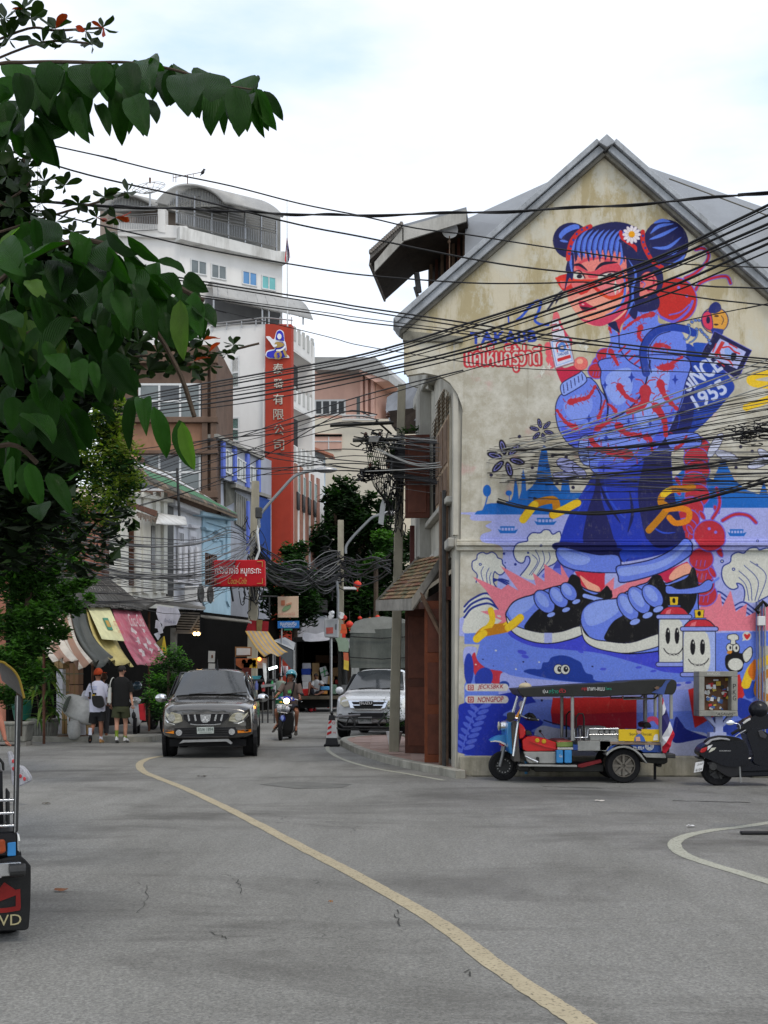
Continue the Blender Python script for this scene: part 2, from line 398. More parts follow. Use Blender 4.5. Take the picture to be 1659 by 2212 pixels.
ac(_p("110 1120 430 1265 500 1210 620 1280 418 1003 812 1222 775 1078 908 1180 905 983 1092 1110 1085 985 1170 1135 1300 1200 1600 1500 1200 1765 330 1748 330 1690 438 1610 200 1510 402 1487 255 1270"),eY,False)
aD(405,1562,24,12,aB,20)
ZK='Z6'
ac(_p("1010 1270 1190 1168 1208 1300 1290 1138 1342 1350 1452 1268 1440 1400 1760 1240 1760 1535 1100 1540 940 1400"),eY,False)
ac(_p("40 1095 140 1010 135 1130 480 960 560 1200 100 1250"),eY,False)
ZK='D'
ac(_p("1003 1368 1120 1366 1420 1372 1700 1362 1700 1392 1640 1396 1636 1470 1700 1640 1003 1640 1003 1480 1028 1420 1036 1392 1003 1391"),ie,False)
ac(_p("1100 1372 1150 1396 1230 1404 1300 1412 1400 1440 1440 1452 1500 1450 1420 1400 1260 1360 1120 1360"),(66,74,214))
ac(_p("1003 1400 1030 1400 1020 1425 1003 1440"),f3)
ZK='Z7'
ac(_p("205 80 235 22 262 100 340 170 420 190 500 212 475 312 400 315 330 280 240 245"),(202,52,72))
ac(_p("500 212 700 262 1659 335 2400 300 2400 470 900 470 600 430 470 430 470 320"),(170,178,240))
aD(178,180,46,150,(38,62,172));aD(320,265,84,102,(38,62,172),20);aD(512,332,50,38,(30,66,160))
ac(_p("78 650 80 540 140 500 480 420 640 398 760 430 870 580 888 660 860 720 770 770 900 830 700 980 78 972"),(28,50,178))
ac(_p("500 620 700 520 900 490 980 500 980 690 900 690 800 640"),a5);ac(_p("860 720 1200 760 2400 780 2400 1080 900 1000 800 860"),(196,200,226))
for i in range(8):
 x,y=120+i*22,930-i*56;aD(x-42,y+10,52,20,(84,106,220),38);aD(x+62,y-8,56,21,(84,106,220),-18)
line(_p("110 960 190 700 240 590 320 520"),(84,106,220),16)
ac(_p("975 452 1659 470 1659 750 1300 745 1100 720 970 700 955 580"),cO,False);ac(_p("960 600 1659 640 1659 752 1100 722 970 702"),f2,False)
line(_p("890 665 1000 700 1180 735"),aN,10)
aD(1592,622,9,9,aB);aD(870,478,11,11,aN)
ac(_p("712 214 740 182 800 180 862 178 880 122 932 112 962 70 1050 50 1132 64 1185 88 1242 120 1262 170 1292 218 1350 238 1378 290 1560 305 1420 318 1000 282"),(26,60,158))
for dx in(0,1):
 x=1028+dx*64;aD(x,182+dx*3,42,45,aB,line=(12,12,30),lw=1);aD(x+12-dx*6,182,22,27,(12,12,30));aD(x+10,174,7,9,aB)
for x,y,rx,c in((695,112,10,aN),(410,152,6,aN),(312,88,8,aN),(845,115,9,aB),(625,182,10,aB),(245,138,10,aB),(435,5,10,aB),(1452,180,26,(80,96,222)),(683,20,45,(74,84,216)),(712,62,36,(74,84,216)),(1240,16,28,(74,84,216)),(1350,156,10,aN)):aD(x,y,rx,rx*.45 if rx>15 else rx*.7,c,14)
ZK='Z8'
ac(_p("360 462 600 400 872 388 935 770 700 800 360 780"),(150,166,246),False);ac(_p("360 620 910 600 935 770 700 810 360 780"),a5,False)
ac(_p("-300 470 360 462 360 778 -300 770"),cO,False);ac(_p("-300 640 360 610 360 778 -300 770"),f2,False)
ac(_p("870 392 1300 260 1380 240 1430 440 1390 500 935 770"),cO,False)
ac(_p("720 905 735 700 760 660 790 700 820 740 850 780 950 820 1070 870 900 900"),(26,40,140))
ac(_p("700 950 1100 870 1240 960 1240 1075 620 1075"),(198,200,226));ac(_p("1220 760 1400 690 1600 680 1700 800 1700 860 1300 850"),(36,64,168));ac(_p("1480 930 1700 880 1700 1080 1470 1050"),(40,60,180))
ac(_p("1360 490 1420 480 1520 540 1500 660 1440 690 1360 640"),(32,58,168));ac(_p("1420 320 1480 300 1560 340 1540 450 1460 480 1420 420"),(36,76,190))
for x,y in _p("382 172 528 208 770 346 872 322 328 58 32 188"):aD(x,y,32,12,(74,88,220),-6)
line(_p("440 775 480 690 540 680 575 720"),(224,80,120),46)
line(_p("1440 340 1500 190 1600 120 1760 60"),fa,90);line(_p("1700 210 1590 280 1560 420 1640 470"),gR,80);ac(_p("1460 210 1530 90 1540 200 1520 300"),(226,120,30))
def ey(L,rr):
 for i,(x,y)in enumerate(L):
  r=rr*(1. if i else 1.05);aD(x,y,r*1.1,r,cP,line=(120,100,220),lw=2.4)
  for k in(-.4,0,.4):line([(x+r*k,y+r*.1),(x+r*(k-.12),y+r*.7)],(120,100,220),7)
ZK='Z6'
ey(_p("960 -260 950 -160 960 -40 930 80 960 200 900 330 860 450 840 540"),108)
ey(_p("1030 1180 1010 1080 1010 960 1000 830"),105)
for x,y,r in _p("1010 400 40 1150 340 40 1180 760 50 1110 960 50 890 540 44 770 60 40 770 160 40",3):aD(x,y,r*1.1,r*.45,cP,60,line=(120,100,220),lw=2)
aD(1080,600,152,150,cP,line=(120,100,220),lw=2.6);aD(1078,530,16,16,(140,120,230));aD(1142,565,16,16,(140,120,230))
for c,w in(((120,100,220),44),(cP,26)):
 line(_p("1110 430 1170 330 1180 240 1150 130"),c,w);line(_p("1210 450 1330 390 1460 400 1540 470"),c,w)
ZK='Z1'
aD(1310,950,196,208,(206,44,40),line=(120,100,220),lw=2.6)
line(_p("1170 1110 1290 1150 1420 1060 1470 960"),(120,100,220),26);line(_p("1250 1090 1360 1060 1440 990"),(120,100,220),14)
aD(1338,830,15,15,(140,120,230));aD(1416,910,15,15,(140,120,230))
for c,w in(((120,100,220),38),((206,44,60),22)):
 line(_p("1400 740 1500 690 1600 590 1620 510 1570 460 1500 470"),c,w)
 line(_p("1500 850 1540 790 1660 740 1790 725 1830 790"),c,w)
ey(_p("600 1560 640 1480 560 1620"),70)
ZK='Z4'
ac(_p("470 1180 560 1230 640 1330 760 1370 950 1540 1055 1680 1065 1760 1000 1850 820 2060 560 2300 280 2400 420 1750 430 1500 390 1260"),(30,66,170));ac(_p("420 1400 500 1380 560 1700 520 2230 280 2400 330 2000 420 1750"),(26,36,110))
ac(_p("560 1170 760 1190 700 1250 640 1330 560 1240"),(40,86,190))
aD(820,890,165,160,(236,168,66),line=(30,40,120),lw=2);ac(_p("655 860 690 790 760 780 790 900 790 1000 740 1010 680 960"),(224,60,96),line=(30,40,120),lw=1.4);aD(735,885,24,45,(26,26,70))
ac(_p("740 780 760 700 830 655 890 690 895 760 830 800 790 800"),(34,46,120));ac(_p("790 990 900 1000 930 1010 920 1060 880 1080 780 1040"),(40,60,150))
aD(840,835,30,12,(60,40,40));aD(836,943,28,12,(60,40,40));line(_p("900 830 930 880 905 945"),(60,40,40),8)
ac(_p("812 1022 1290 1272 1255 1330 1210 1420 1150 1560 1095 1630 1070 1620 860 1470 645 1325 700 1210 770 1130"),aN,False,line=(110,110,225),lw=1.5)
ac(_p("885 1118 1215 1288 1100 1505 735 1340"),(190,196,246),False);ac(_p("905 1150 945 1168 850 1345 805 1325"),cO,False)
line([(1000,1185),(1100,1240)],cO,14);line([(855,1400),(940,1470)],cO,14);line([(835,1185),(795,1285)],cO,14);aD(1020,1300,86,60,(150,180,244),30);ac(_p("1030 1310 1090 1310 1080 1380 1030 1400"),(20,24,60));line(_p("920 1235 1000 1225 1060 1280 1130 1310"),cO,20);line(_p("880 1300 900 1360 1000 1400 1045 1460"),cO,18)
line([(500,1800),(640,1790)],(40,90,200),8)
bL('SiNCE',470,1800,540,230,(206,214,244),rot=-33,fat=8,shear=-.1);bL('1955',610,2020,440,190,(206,214,244),rot=-31,fat=8)
ZK='Z1'
ac(_p("142 1170 150 1075 178 1058 205 1085 230 1180 290 1280 330 1330 300 1400 150 1300"),(236,110,118),grad=((214,40,84),90))
for x,y in _p("100 1385 108 1445 112 1510 130 1560"):aD(x,y,34,40,(238,100,110))
ac(_p("160 1540 250 1590 330 1570 420 1560 400 1680 330 1760 230 1740"),(206,40,76));aD(410,1550,66,62,(240,120,112),line=(190,40,70),lw=.7);aD(402,1530,30,26,(252,178,150))
ac(_p("130 1140 195 1120 210 1190 250 1240 262 1300 150 1330 130 1260 145 1220"),(226,224,232),False,line=(150,40,60),lw=.7)
for a,b in((120,1190),(140,1240)):line([(a,b),(a+60,b-15)],(170,40,60),10,False)
ac(_p("110 1330 300 1285 355 1545 165 1605"),(150,110,120),False);ac(_p("120 1335 292 1295 345 1535 172 1590"),(224,226,244),False)
line(_p("135 1345 285 1310 330 1520 182 1570 135 1345"),(110,160,240),8,False)
aD(232,1395,40,46,(96,140,220));aD(232,1398,17,22,(230,200,190));line(_p("190 1440 180 1370 215 1340 262 1345 290 1400"),cO,9)
bL('TAKABB',192,1482,108,30,(30,60,140),rot=-12);ac(_p("186 1505 310 1466 318 1495 194 1534"),cO,False)
for x,y,r in _p("405 1370 40 460 1395 50 60 1600 44 112 1578 40 40 1640 46",3):cQ(x,y,r,aB)
ZK='Z5';ac(_p("1240 1065 1575 1065 1572 1240 1530 1290 1400 1285 1320 1220"),(214,46,70),False);ac(_p("1300 1110 1400 1180 1500 1230 1520 1280 1420 1290 1340 1200"),gP)
ZK='Z6';ac(_p("560 985 860 855 912 915 900 1000 700 1070 650 1060"),(206,40,84),False);ac(_p("680 1010 750 920 860 870 905 930 840 1000 720 1040"),gP)
ZK='D'
ac(_p("1296 1010 1272 1040 1245 1085 1226 1120 1212 1160 1207 1190 1270 1203 1320 1208 1345 1214 1420 1200 1470 1178 1478 1160 1462 1110 1452 1020 1452 960 1470 900 1440 880 1400 940"),f1)
ac(_p("1398 960 1440 880 1466 900 1450 985 1455 1060 1472 1130 1478 1165 1430 1185 1400 1170 1385 1120 1378 1060 1390 1000"),eX)
ac(_p("1290 1010 1284 1060 1268 1110 1262 1190 1330 1205 1322 1150 1300 1080 1296 1040"),eX);ac(_p("1208 1172 1340 1185 1345 1214 1207 1192"),eX)
for a in(_p("1306 1030 1312 1070 1340 1110 1352 1120"),_p("1330 1020 1370 1012 1392 995"),[(1255,1070),(1278,1050)],[(1240,1120),(1262,1080)],_p("1400 1130 1430 1150 1460 1150")):line(a,(46,82,214),4,taper=True)
for a in(_p("1296 1045 1312 1085 1340 1130"),[(1268,1140),(1282,1110)],_p("1360 1060 1366 1110 1356 1150")):line(a,(22,28,90),7,taper=True)
ZK='Z5';ac(_p("1035 880 1068 800 1300 840 1500 880 1720 890 1740 1060 1600 1080 1400 1072 1220 1045 1090 985"),a5,line=aN,lw=2.2);ac(_p("1060 860 1120 830 1400 920 1350 990 1200 980"),aV);line(_p("1310 860 1410 925 1300 945"),(160,180,252),8)
ZK='Z6';ac(_p("165 905 300 880 520 830 700 740 820 632 880 650 905 740 870 810 600 965 230 1062 180 1000"),a5,line=aN,lw=2.4);ac(_p("200 920 500 880 700 800 830 690 850 720 640 900 240 1000"),aV);ac(_p("210 740 500 740 500 800 300 820 230 860"),(40,74,200))
ZK='Z1'
ac(_p("670 1190 700 1200 760 1260 790 1250 820 1160 900 1080 1010 1030 1135 1030 1150 1165 1280 1180 1395 1300 1410 1500 1380 1900 1200 2100 700 1900 650 1500 690 1330"),a5)
ZK='Z3'
ac(_p("690 -40 650 90 650 220 715 420 700 590 560 700 515 800 510 960 545 1090 640 1158 740 1168 900 1095 1080 990 1220 880 1330 730 1440 480 1500 250 1505 -60"),a5,line=aN,lw=2)
ac(_p("640 1000 900 1000 1200 750 1400 450 1300 760 1080 985 800 1140 640 1140"),(84,102,232));ac(_p("720 120 860 60 960 80 960 300 850 430 760 400 690 260"),aV);ac(_p("1120 100 1300 60 1350 160 1260 500 1180 600 1060 660 1000 500 1120 380"),aV);ac(_p("560 820 760 720 1000 760 1100 800 900 900 640 930"),(128,152,246))
ac(_p("240 325 330 300 500 155 590 200 640 280 690 350 715 460 700 590 600 660 540 740 490 830 420 870 340 850 260 760 205 650 182 500 195 400"),a5,line=aN,lw=2.2);ac(_p("270 420 400 330 540 360 560 460 500 560 400 600 300 540"),(136,160,248));ac(_p("240 660 420 700 640 560 700 480 690 600 480 820 340 840"),(84,102,232))
ac(_p("232 255 270 195 420 110 450 88 500 155 480 215 330 310 260 335"),aV,line=aN,lw=1.8)
for k in range(6):line([(262+k*38,225-k*22),(272+k*38,312-k*26)],aN,7,False)
ac(_p("415 880 440 770 520 750 515 900 530 1050 460 1030 425 960"),aV,line=aN,lw=1.6)
for k in range(6):line([(424,850+k*32),(512,860+k*30)],aN,7,False)
ac(_p("1330 740 1620 720 1660 850 1400 890 1330 830"),a5,line=aN,lw=1.8);ac(_p("1200 880 1400 880 1360 905 1200 905"),a5)
line(_p("1150 -20 1120 150 1060 330 900 500 700 600"),aN,16);line(_p("600 250 650 350 640 480"),aN,12);line(_p("655 230 720 420 700 600"),aN,14)
for p,w in((_p("330 405 420 380 520 350 590 240"),62),(_p("395 665 290 610 200 490"),56),(_p("830 235 900 340 1010 405"),64),(_p("620 570 660 470 690 390"),40),(_p("800 500 760 450 720 425"),40),(_p("1250 200 1300 340 1420 470"),76),(_p("1200 440 1290 580 1310 740"),84),(_p("1380 40 1300 70 1230 50"),50),(_p("820 640 900 720 1050 740"),76),(_p("940 940 760 920 600 860 540 760"),96),(_p("1100 270 1080 420 930 500"),110),(_p("600 680 700 620 745 585"),56),(_p("1100 760 1150 780 1170 900"),60),(_p("1410 880 1480 830 1520 750"),40)):bW(p,w,cP)
for x,y,r in _p("690 230 46 960 150 60 525 575 52 1405 175 56 700 770 46 675 1075 54 1150 620 40 930 600 36",3):cQ(x,y,r,(38,62,170))
ZK='Z1'
line([(690,1330),(1010,1420)],a5,2);line(_p("775 1250 780 1400 860 1520 990 1600"),aN,9)
for k in range(5):line([(770+k*50,1440+k*38),(830+k*45,1385+k*44)],cP,16)
for p,w in((_p("1100 1080 960 1120 820 1220"),50),(_p("980 1200 960 1290 1010 1350"),50),(_p("690 1430 730 1500 760 1560"),50),(_p("1120 1390 1180 1375 1250 1400"),56),(_p("1170 1590 1270 1550 1370 1490"),50),([(680,1210),(700,1260)],26)):bW(p,w,cP)
line(_p("1030 1640 1000 1450 1040 1330 1130 1240 1250 1205 1390 1220 1480 1260"),(30,64,168),74);line(_p("1000 1640 970 1450 1010 1310 1110 1215 1250 1170 1400 1190"),aN,8);line(_p("1080 1640 1050 1450 1080 1360 1150 1280 1260 1245"),aN,8)
ZK='Z4'
for a in(_p("490 950 510 1050 470 1130 430 1120"),_p("600 1000 590 1090 540 1150 500 1170")):line(a,aN,24);line(a,(110,150,220),15)
for x,y in _p("490 950 530 910 575 890 620 890 590 1000 640 1010 660 1040 690 1070 720 1100 745 1140 760 1180"):aD(x,y,20,15,(120,156,224),30,line=aN,lw=1.);aD(x,y,8,5,(40,60,140),30)
ZK='Z1'
ac(_p("940 960 1130 900 1140 1030 960 1060"),cv);ac(_p("680 1150 860 950 950 1000 930 1060 800 1180 775 1290 740 1210"),(206,44,72));ac(_p("660 1160 740 1150 760 1200 780 1260 700 1210"),aN)
aD(320,385,176,172,cv);aD(1215,418,218,236,cv);aD(300,300,110,50,HI,-30);aD(320,330,100,34,cv,-28);aD(250,390,40,12,HI,10)
for a in(_p("1070 320 1150 250 1290 225"),_p("1060 375 1180 330 1330 255"),_p("1090 450 1230 450 1365 350"),_p("1210 515 1290 500 1340 460"),_p("1100 220 1180 195 1260 205"),_p("1240 620 1340 580 1400 520")):line(a,HI,34,taper=True)
ac(_p("300 700 285 560 310 440 400 330 520 255 700 208 850 222 970 290 1010 400 1060 540 1160 640 1192 720 1180 830 1120 900 960 960 900 940 860 700 700 560"),cv)
ac(_p("300 600 284 900 310 990 390 1105 450 1170 560 1195 680 1165 790 1110 870 1000 900 860 880 640 760 480 420 480"),SK,grad=(gP,78));ac(_p("380 1120 560 1195 690 1160 870 1000 900 860 860 860 800 990 660 1100 500 1140"),(216,66,100));ac(_p("440 1060 560 1060 740 1000 700 1080 560 1130 450 1110"),(250,160,130))
ac(_p("360 640 440 560 600 540 760 600 790 700 640 720 500 740 460 690"),(226,76,92));ac(_p("420 600 620 560 600 640 480 680"),(244,140,130))
ac(_p("330 700 380 680 440 730 420 750 350 745"),aB);aD(398,724,26,20,(30,24,40));ac(_p("580 720 680 690 780 700 800 740 600 750"),aB);aD(690,718,30,24,(30,24,40))
line(_p("335 620 400 615 475 672"),(24,20,50),26,taper=True);line(_p("545 668 620 605 760 590"),(24,20,50),30,taper=True);line(_p("330 690 400 670 450 740"),(60,12,40),10);line(_p("580 715 680 680 800 690"),(60,12,40),12)
ac(_p("178 740 285 700 305 745 480 765 560 770 780 715 800 720 860 760 800 900 700 945 600 900 530 840 500 850 430 905 360 870 290 875 230 850"),(222,50,44));ac(_p("215 765 300 770 320 790 240 840"),(238,120,120));ac(_p("560 790 790 740 820 800 780 880 680 910 600 860"),(240,128,132));ac(_p("330 780 460 790 480 840 400 870 340 840"),(240,118,120))
line(_p("180 745 300 760 550 765 790 722"),(236,60,40),26);line(_p("590 885 700 930 800 890"),(236,80,40),26)
cQ(738,830,74,aB);cQ(775,840,40,aB)
line(_p("300 985 380 930 470 880"),(250,180,160),16,taper=True)
ac(_p("390 965 440 958 480 985 560 1030 500 1050 450 1060 410 1030"),(204,40,76));ac(_p("405 1008 500 1022 450 1040 415 1028"),(50,14,40));aD(430,990,14,8,(246,180,180))
aD(1050,790,84,108,(240,120,116),line=(150,30,60),lw=1.);line(_p("985 790 1040 730 1100 740 1090 820 1020 880"),(196,40,80),16);aD(1010,890,46,40,(240,130,120));line(_p("980 770 1020 800 960 880"),HI,7)
for k in range(9):
 x=315+k*56;ac([(x-6,330+abs(k-4)*3),(x+52,320),(x+60,440),(x+46+(k%3)*8,590-(k%2)*40),(x+22,470),(x-8+(k%2)*5,575),(x-24,440)],cv)
for k in range(9):
 x=335+k*52;line([(x+90,280),(x+24,360),(x,480),(x+8+(k%2)*8,550)],HI,30,taper=True);line([(x+110,300),(x+46,390),(x+30,500)],(66,88,196),16,taper=True)
ac(_p("770 380 830 480 850 700 870 900 850 1040 930 1130 960 960 970 760 940 560 860 400"),cv);ac(_p("300 560 340 500 345 640 330 760 300 740 260 860 250 900"),cv)
for a in(_p("790 400 800 560 780 620"),_p("860 560 930 700 900 860 920 1000"),_p("800 640 830 800 810 960 720 1060 640 1090"),_p("890 800 900 960 830 1120"),_p("320 520 315 600 330 700")):line(a,HI,24,taper=True)
for a in(_p("250 850 190 900 110 1020 85 1030"),_p("270 860 200 930 170 990")):line(a,(30,32,70),22,taper=True)
line(_p("500 250 400 300 330 380 300 470 290 560"),cO,44);line(_p("998 300 1000 400 1040 500 1100 590 1180 640"),cO,42)
for x,y in _p("470 262 420 282 372 322 340 380 315 440 300 510 1000 340 1002 400 1022 455 1055 510 1098 560 1150 610"):aD(x,y,11,12,(44,56,160))
ac(_p("770 310 800 290 830 380 900 410 940 440 940 495 900 450 800 380"),cO)
for k in range(12):
 a=k*math.pi/6;aD(893+58*math.cos(a),328+58*math.sin(a),30,15,(240,232,236),math.degrees(a),line=(180,150,170),lw=.5)
aD(893,325,30,30,(250,170,20))
ZK='Z2';line([(760,480),(765,575)],(44,86,200),26);line(_p("1420 620 1290 610 1200 540 1260 400 1300 240 1220 230 1120 310 1000 460 910 535"),(44,86,200),46);line([(1290,260),(1240,330)],(120,150,235),20)
T=(48,76,180)
bL('TAKABB',140,935,1090,185,T,rot=-2,fat=9)
bL('แค่เห็นก็รู้ว่าดี',50,1405,1250,440,(204,50,62),rot=-1,fat=32);bL('แค่เห็นก็รู้ว่าดี',62,1398,1225,425,(214,210,196),rot=-1,fat=4)
ZK='D'
for cx,cy,r in((1093,990,40),(1170,930,26)):
 for k in range(6):
  a=k*math.pi/3+.25;aD(cx+r*.62*math.cos(a),cy+r*.62*math.sin(a),r*.44,r*.2,(24,22,40),math.degrees(a));aD(cx+r*.62*math.cos(a),cy+r*.62*math.sin(a),r*.33,r*.11,(140,140,215),math.degrees(a));aD(cx+r*.62*math.cos(a),cy+r*.62*math.sin(a),r*.26,r*.06,(24,22,40),math.degrees(a))
aD(1227,1006,26,13,f3,25,line=(40,36,80),lw=1.5);aD(1222,1028,28,8,f3,5,line=(40,36,80),lw=1.5);aD(1252,1018,18,8,f3,40,line=(40,36,80),lw=1.5)
aD(1545,962,30,9,(210,214,236),-60,line=(40,36,80),lw=1.3);aD(1570,985,26,9,(210,214,236),20,line=(40,36,80),lw=1.3);aD(1640,1000,26,9,(210,214,236),-20,line=(40,36,80),lw=1.3);aD(1655,985,22,8,(210,214,236),40,line=(40,36,80),lw=1.3)
for x,y in _p("1194 984 1203 1044 1238 1053 1223 987 1600 965 1625 975 1590 1010 1122 943 1061 1026 1150 1010"):aD(x,y,4,4,(40,36,70))
aD(1160,1084,12,5,(50,40,50),55)
def dh(p,w):line(p,gR,w);line(p[:2],fa,w,False);line(p[-2:],fa,w,False)
dh(_p("1130 1122 1155 1090 1195 1080 1202 1100 1196 1112 1247 1086"),17)
line(_p("1402 1145 1440 1100 1428 1086 1432 1070 1450 1058 1480 1056 1496 1052"),gR,15);line([(1434,1068),(1444,1060)],fa,15);line(_p("1440 1100 1470 1098 1488 1105 1485 1124 1460 1130 1446 1118"),(236,140,24),13)
dh(_p("1030 1380 1050 1360 1095 1352 1125 1330"),17);line(_p("1060 1318 1062 1345 1030 1380"),fa,13)
line(_p("1700 800 1630 812 1628 828 1700 838 1660 862 1612 880"),fa,16)
ZK='Z5'
ac(_p("480 1560 505 1480 570 1400 680 1350 760 1330 860 1285 1000 1240 1150 1200 1190 1130 1225 1105 1290 1140 1325 1240 1500 1300 1650 1300 1400 1600 1330 1760 1100 1842 900 1862 700 1820 545 1722"),a5,line=(14,14,40),lw=2.4)
ac(_p("510 1480 600 1390 780 1340 800 1410 730 1490 620 1560 560 1600 520 1550"),aV)
ac(_p("690 1702 730 1600 820 1500 900 1450 1000 1350 1150 1200 1190 1130 1225 1105 1290 1140 1325 1250 1400 1300 1480 1320 1560 1260 1600 1225 1650 1300 1640 1365 1440 1390 1320 1500 1290 1672 1100 1730 900 1745"),(12,12,18))
ac(_p("482 1562 560 1650 700 1708 900 1745 1100 1730 1300 1670 1332 1760 1100 1842 900 1862 700 1820 540 1722"),aB,line=(14,14,40),lw=1.6);ac(_p("905 1745 990 1745 990 1855 905 1860"),(176,184,240),False)
for x,y,rx,ry,r in _p("905 1400 90 140 -38 1062 1350 80 128 -38 1175 1290 72 108 -38",5):aD(x,y,rx,ry,a5,r,line=(14,14,40),lw=1.8);aD(x-20,y-20,rx*.55,ry*.7,aV,r)
for x,y in _p("980 1545 1145 1490 1258 1400"):aD(x,y,46,24,aV,-20,line=(14,14,40),lw=1)
line([(1350,1335),(1540,1385)],aV,46)
ZK='D';dh(_p("1030 1380 1045 1368 1098 1356 1124 1334"),16)
ac(_p("1254 1338 1262 1312 1288 1297 1329 1293 1345 1283 1375 1266 1398 1258 1412 1244 1426 1244 1440 1260 1500 1240 1508 1300 1505 1370 1440 1402 1370 1412 1330 1408 1290 1392 1262 1362"),a5,line=(14,14,40),lw=2.4)
ac(_p("1262 1318 1290 1300 1330 1296 1336 1320 1300 1345 1270 1350"),aV)
ZK='Z6'
ac(_p("55 1632 75 1530 140 1440 230 1380 330 1250 400 1150 480 1060 530 1000 600 1000 650 1085 720 1070 860 1010 910 912 948 960 958 1180 900 1340 700 1560 575 1570 300 1650"),(12,12,18))
ac(_p("-195 1440 -150 1560 -60 1620 55 1640 300 1655 600 1565 600 1680 300 1757 100 1742 -60 1700 -160 1620"),aB,line=(14,14,40),lw=1.8)
for x,y,rx,ry,r in _p("275 1300 82 146 -32 385 1235 84 146 -34 520 1195 82 126 -38",5):aD(x,y,rx,ry,a5,r,line=(14,14,40),lw=1.8);aD(x-15,y-20,rx*.55,ry*.7,aV,r)
for x,y in _p("345 1450 470 1385 575 1325"):aD(x,y,52,28,aV,-20,line=(14,14,40),lw=1)
ac(_p("650 1100 700 1095 780 1125 960 1100 1050 1040 1100 1045 1110 1100 1060 1150 900 1175 780 1175 660 1170"),a5,line=(14,14,40),lw=1.6);line([(1110,1060),(1170,1020)],a5,24)
def hr(x,y,w,h):
 ac([(x+w*.08,y-4),(x+w*.12,y-h*.13),(x+w*.32,y-h*.21),(x+w*.68,y-h*.21),(x+w*.9,y-h*.12),(x+w*.93,y-4)],(208,46,64),line=(14,14,40),lw=1.8);ac([(x+w*.2,y-14),(x+w*.26,y-h*.13),(x+w*.42,y-h*.17),(x+w*.36,y-14)],(238,120,130),False)
 ac([(x+w*.3,y-h*.21),(x+w*.3,y-h*.24),(x+w*.72,y-h*.24),(x+w*.72,y-h*.21)],a5,False,line=(14,14,40),lw=1.2)
 ac([(x+w*.37,y-h*.24),(x+w*.35,y-h*.42),(x+w*.65,y-h*.42),(x+w*.63,y-h*.24)],(236,196,40),False,line=(14,14,40),lw=1.4);aD(x+w*.5,y-h*.34,w*.05,h*.055,(20,16,10))
 ac([(x,y),(x+w,y),(x+w,y+h),(x,y+h)],(170,188,244),False,line=(14,14,40),lw=1.8);ac([(x+w*.03,y+h*.14),(x+w*.2,y+h*.06),(x+w*.76,y+h*.12),(x+w*.78,y+h*.9),(x+w*.1,y+h*.95),(x+w*.03,y+h*.9)],aB)
 for yy in(0,h):line([(x-w*.02,y+yy),(x+w*1.02,y+yy)],(14,14,40),50,False);line([(x-w*.02,y+yy),(x+w*1.02,y+yy)],(150,164,240),36,False)
 for ex in(.3,.6):aD(x+w*ex,y+h*.4,w*.075,h*.17,(14,12,20));aD(x+w*(ex+.02),y+h*.3,w*.02,h*.03,aB)
 line([(x+w*.16,y+h*.66),(x+w*.28,y+h*.76),(x+w*.5,y+h*.8),(x+w*.7,y+h*.74),(x+w*.8,y+h*.64)],(14,12,20),8)
 for k in range(3):ac([(x+w*(.32+k*.13),y+h*.775),(x+w*(.42+k*.13),y+h*.775),(x+w*(.37+k*.13),y+h*.82)],aB,False,line=(14,12,20),lw=.7)
hr(580,1400,300,470);hr(820,1520,320,450)
aD(1318,1720,62,70,(16,14,20));ac(_p("1240 1890 1236 1810 1270 1770 1400 1760 1470 1790 1420 1860 1400 1930 1330 1950 1270 1930"),(16,14,20));aD(1338,1870,74,62,aB);ac(_p("1410 1760 1470 1700 1500 1710 1500 1790 1450 1850 1420 1830"),aB,line=(16,14,20),lw=1.4)
for x,y in((1282,1705),(1343,1708)):aD(x,y,32,40,aB,line=(16,14,20),lw=1.2);aD(x+4,y,9,16,(16,14,20))
ac(_p("1252 1760 1270 1735 1306 1740 1290 1765"),(220,140,40));ac(_p("1290 1670 1290 1630 1260 1620 1262 1585 1300 1572 1340 1570 1368 1595 1365 1625 1338 1635 1338 1670"),aB,line=(16,14,20),lw=1.2)
aD(1450,1590,45,44,aB);ac(_p("1400 1640 1420 1610 1440 1630"),aB,False);ac(_p("1452 1625 1422 1585 1432 1568 1452 1578 1474 1566 1484 1584"),cO)
ZK='Z7'
for y,t in((355,'JECKSBKK'),(470,'NONGPOP')):
 line([(180,y),(518,y)],(222,216,208),74,False)
 ac([(170,y-26),(224,y-26),(224,y+28),(170,y+28)],(170,40,50),False);ac([(178,y-18),(216,y-18),(216,y+20),(178,y+20)],(222,216,208),False);aD(197,y+1,12,12,(170,40,50));aD(197,y+1,6,6,(222,216,208));bL(t,262,y+26,246,52,(150,30,40),rot=-1,shear=.2)
CV[...,:3]=np.clip(CV[...,:3],0,1)
CV[:2]=0;CV[-2:]=0;CV[:,:2]=0;CV[:,-2:]=0
ec=CV.copy()
for ax in(0,1):ec=(ec+np.roll(ec,1,ax)+np.roll(ec,-1,ax))/3
ia=np.random.RandomState(3)
_n=ia.rand(MH//4+1,MW//4+1).repeat(4,0).repeat(4,1)[:MH,:MW,None]
ec[...,:3]=np.clip(ec[...,:3]/np.maximum(ec[...,3:],.34)*np.minimum(ec[...,3:]*3,1)*(.96+.08*_n),0,1)
fI=bpy.data.images.new('painted_gable',MW,MH,alpha=True)
fI.alpha_mode='CHANNEL_PACKED'
fI.pixels.foreach_set(np.ascontiguousarray(ec[::-1]).ravel());fI.update();fI.pack()
WY=19.4
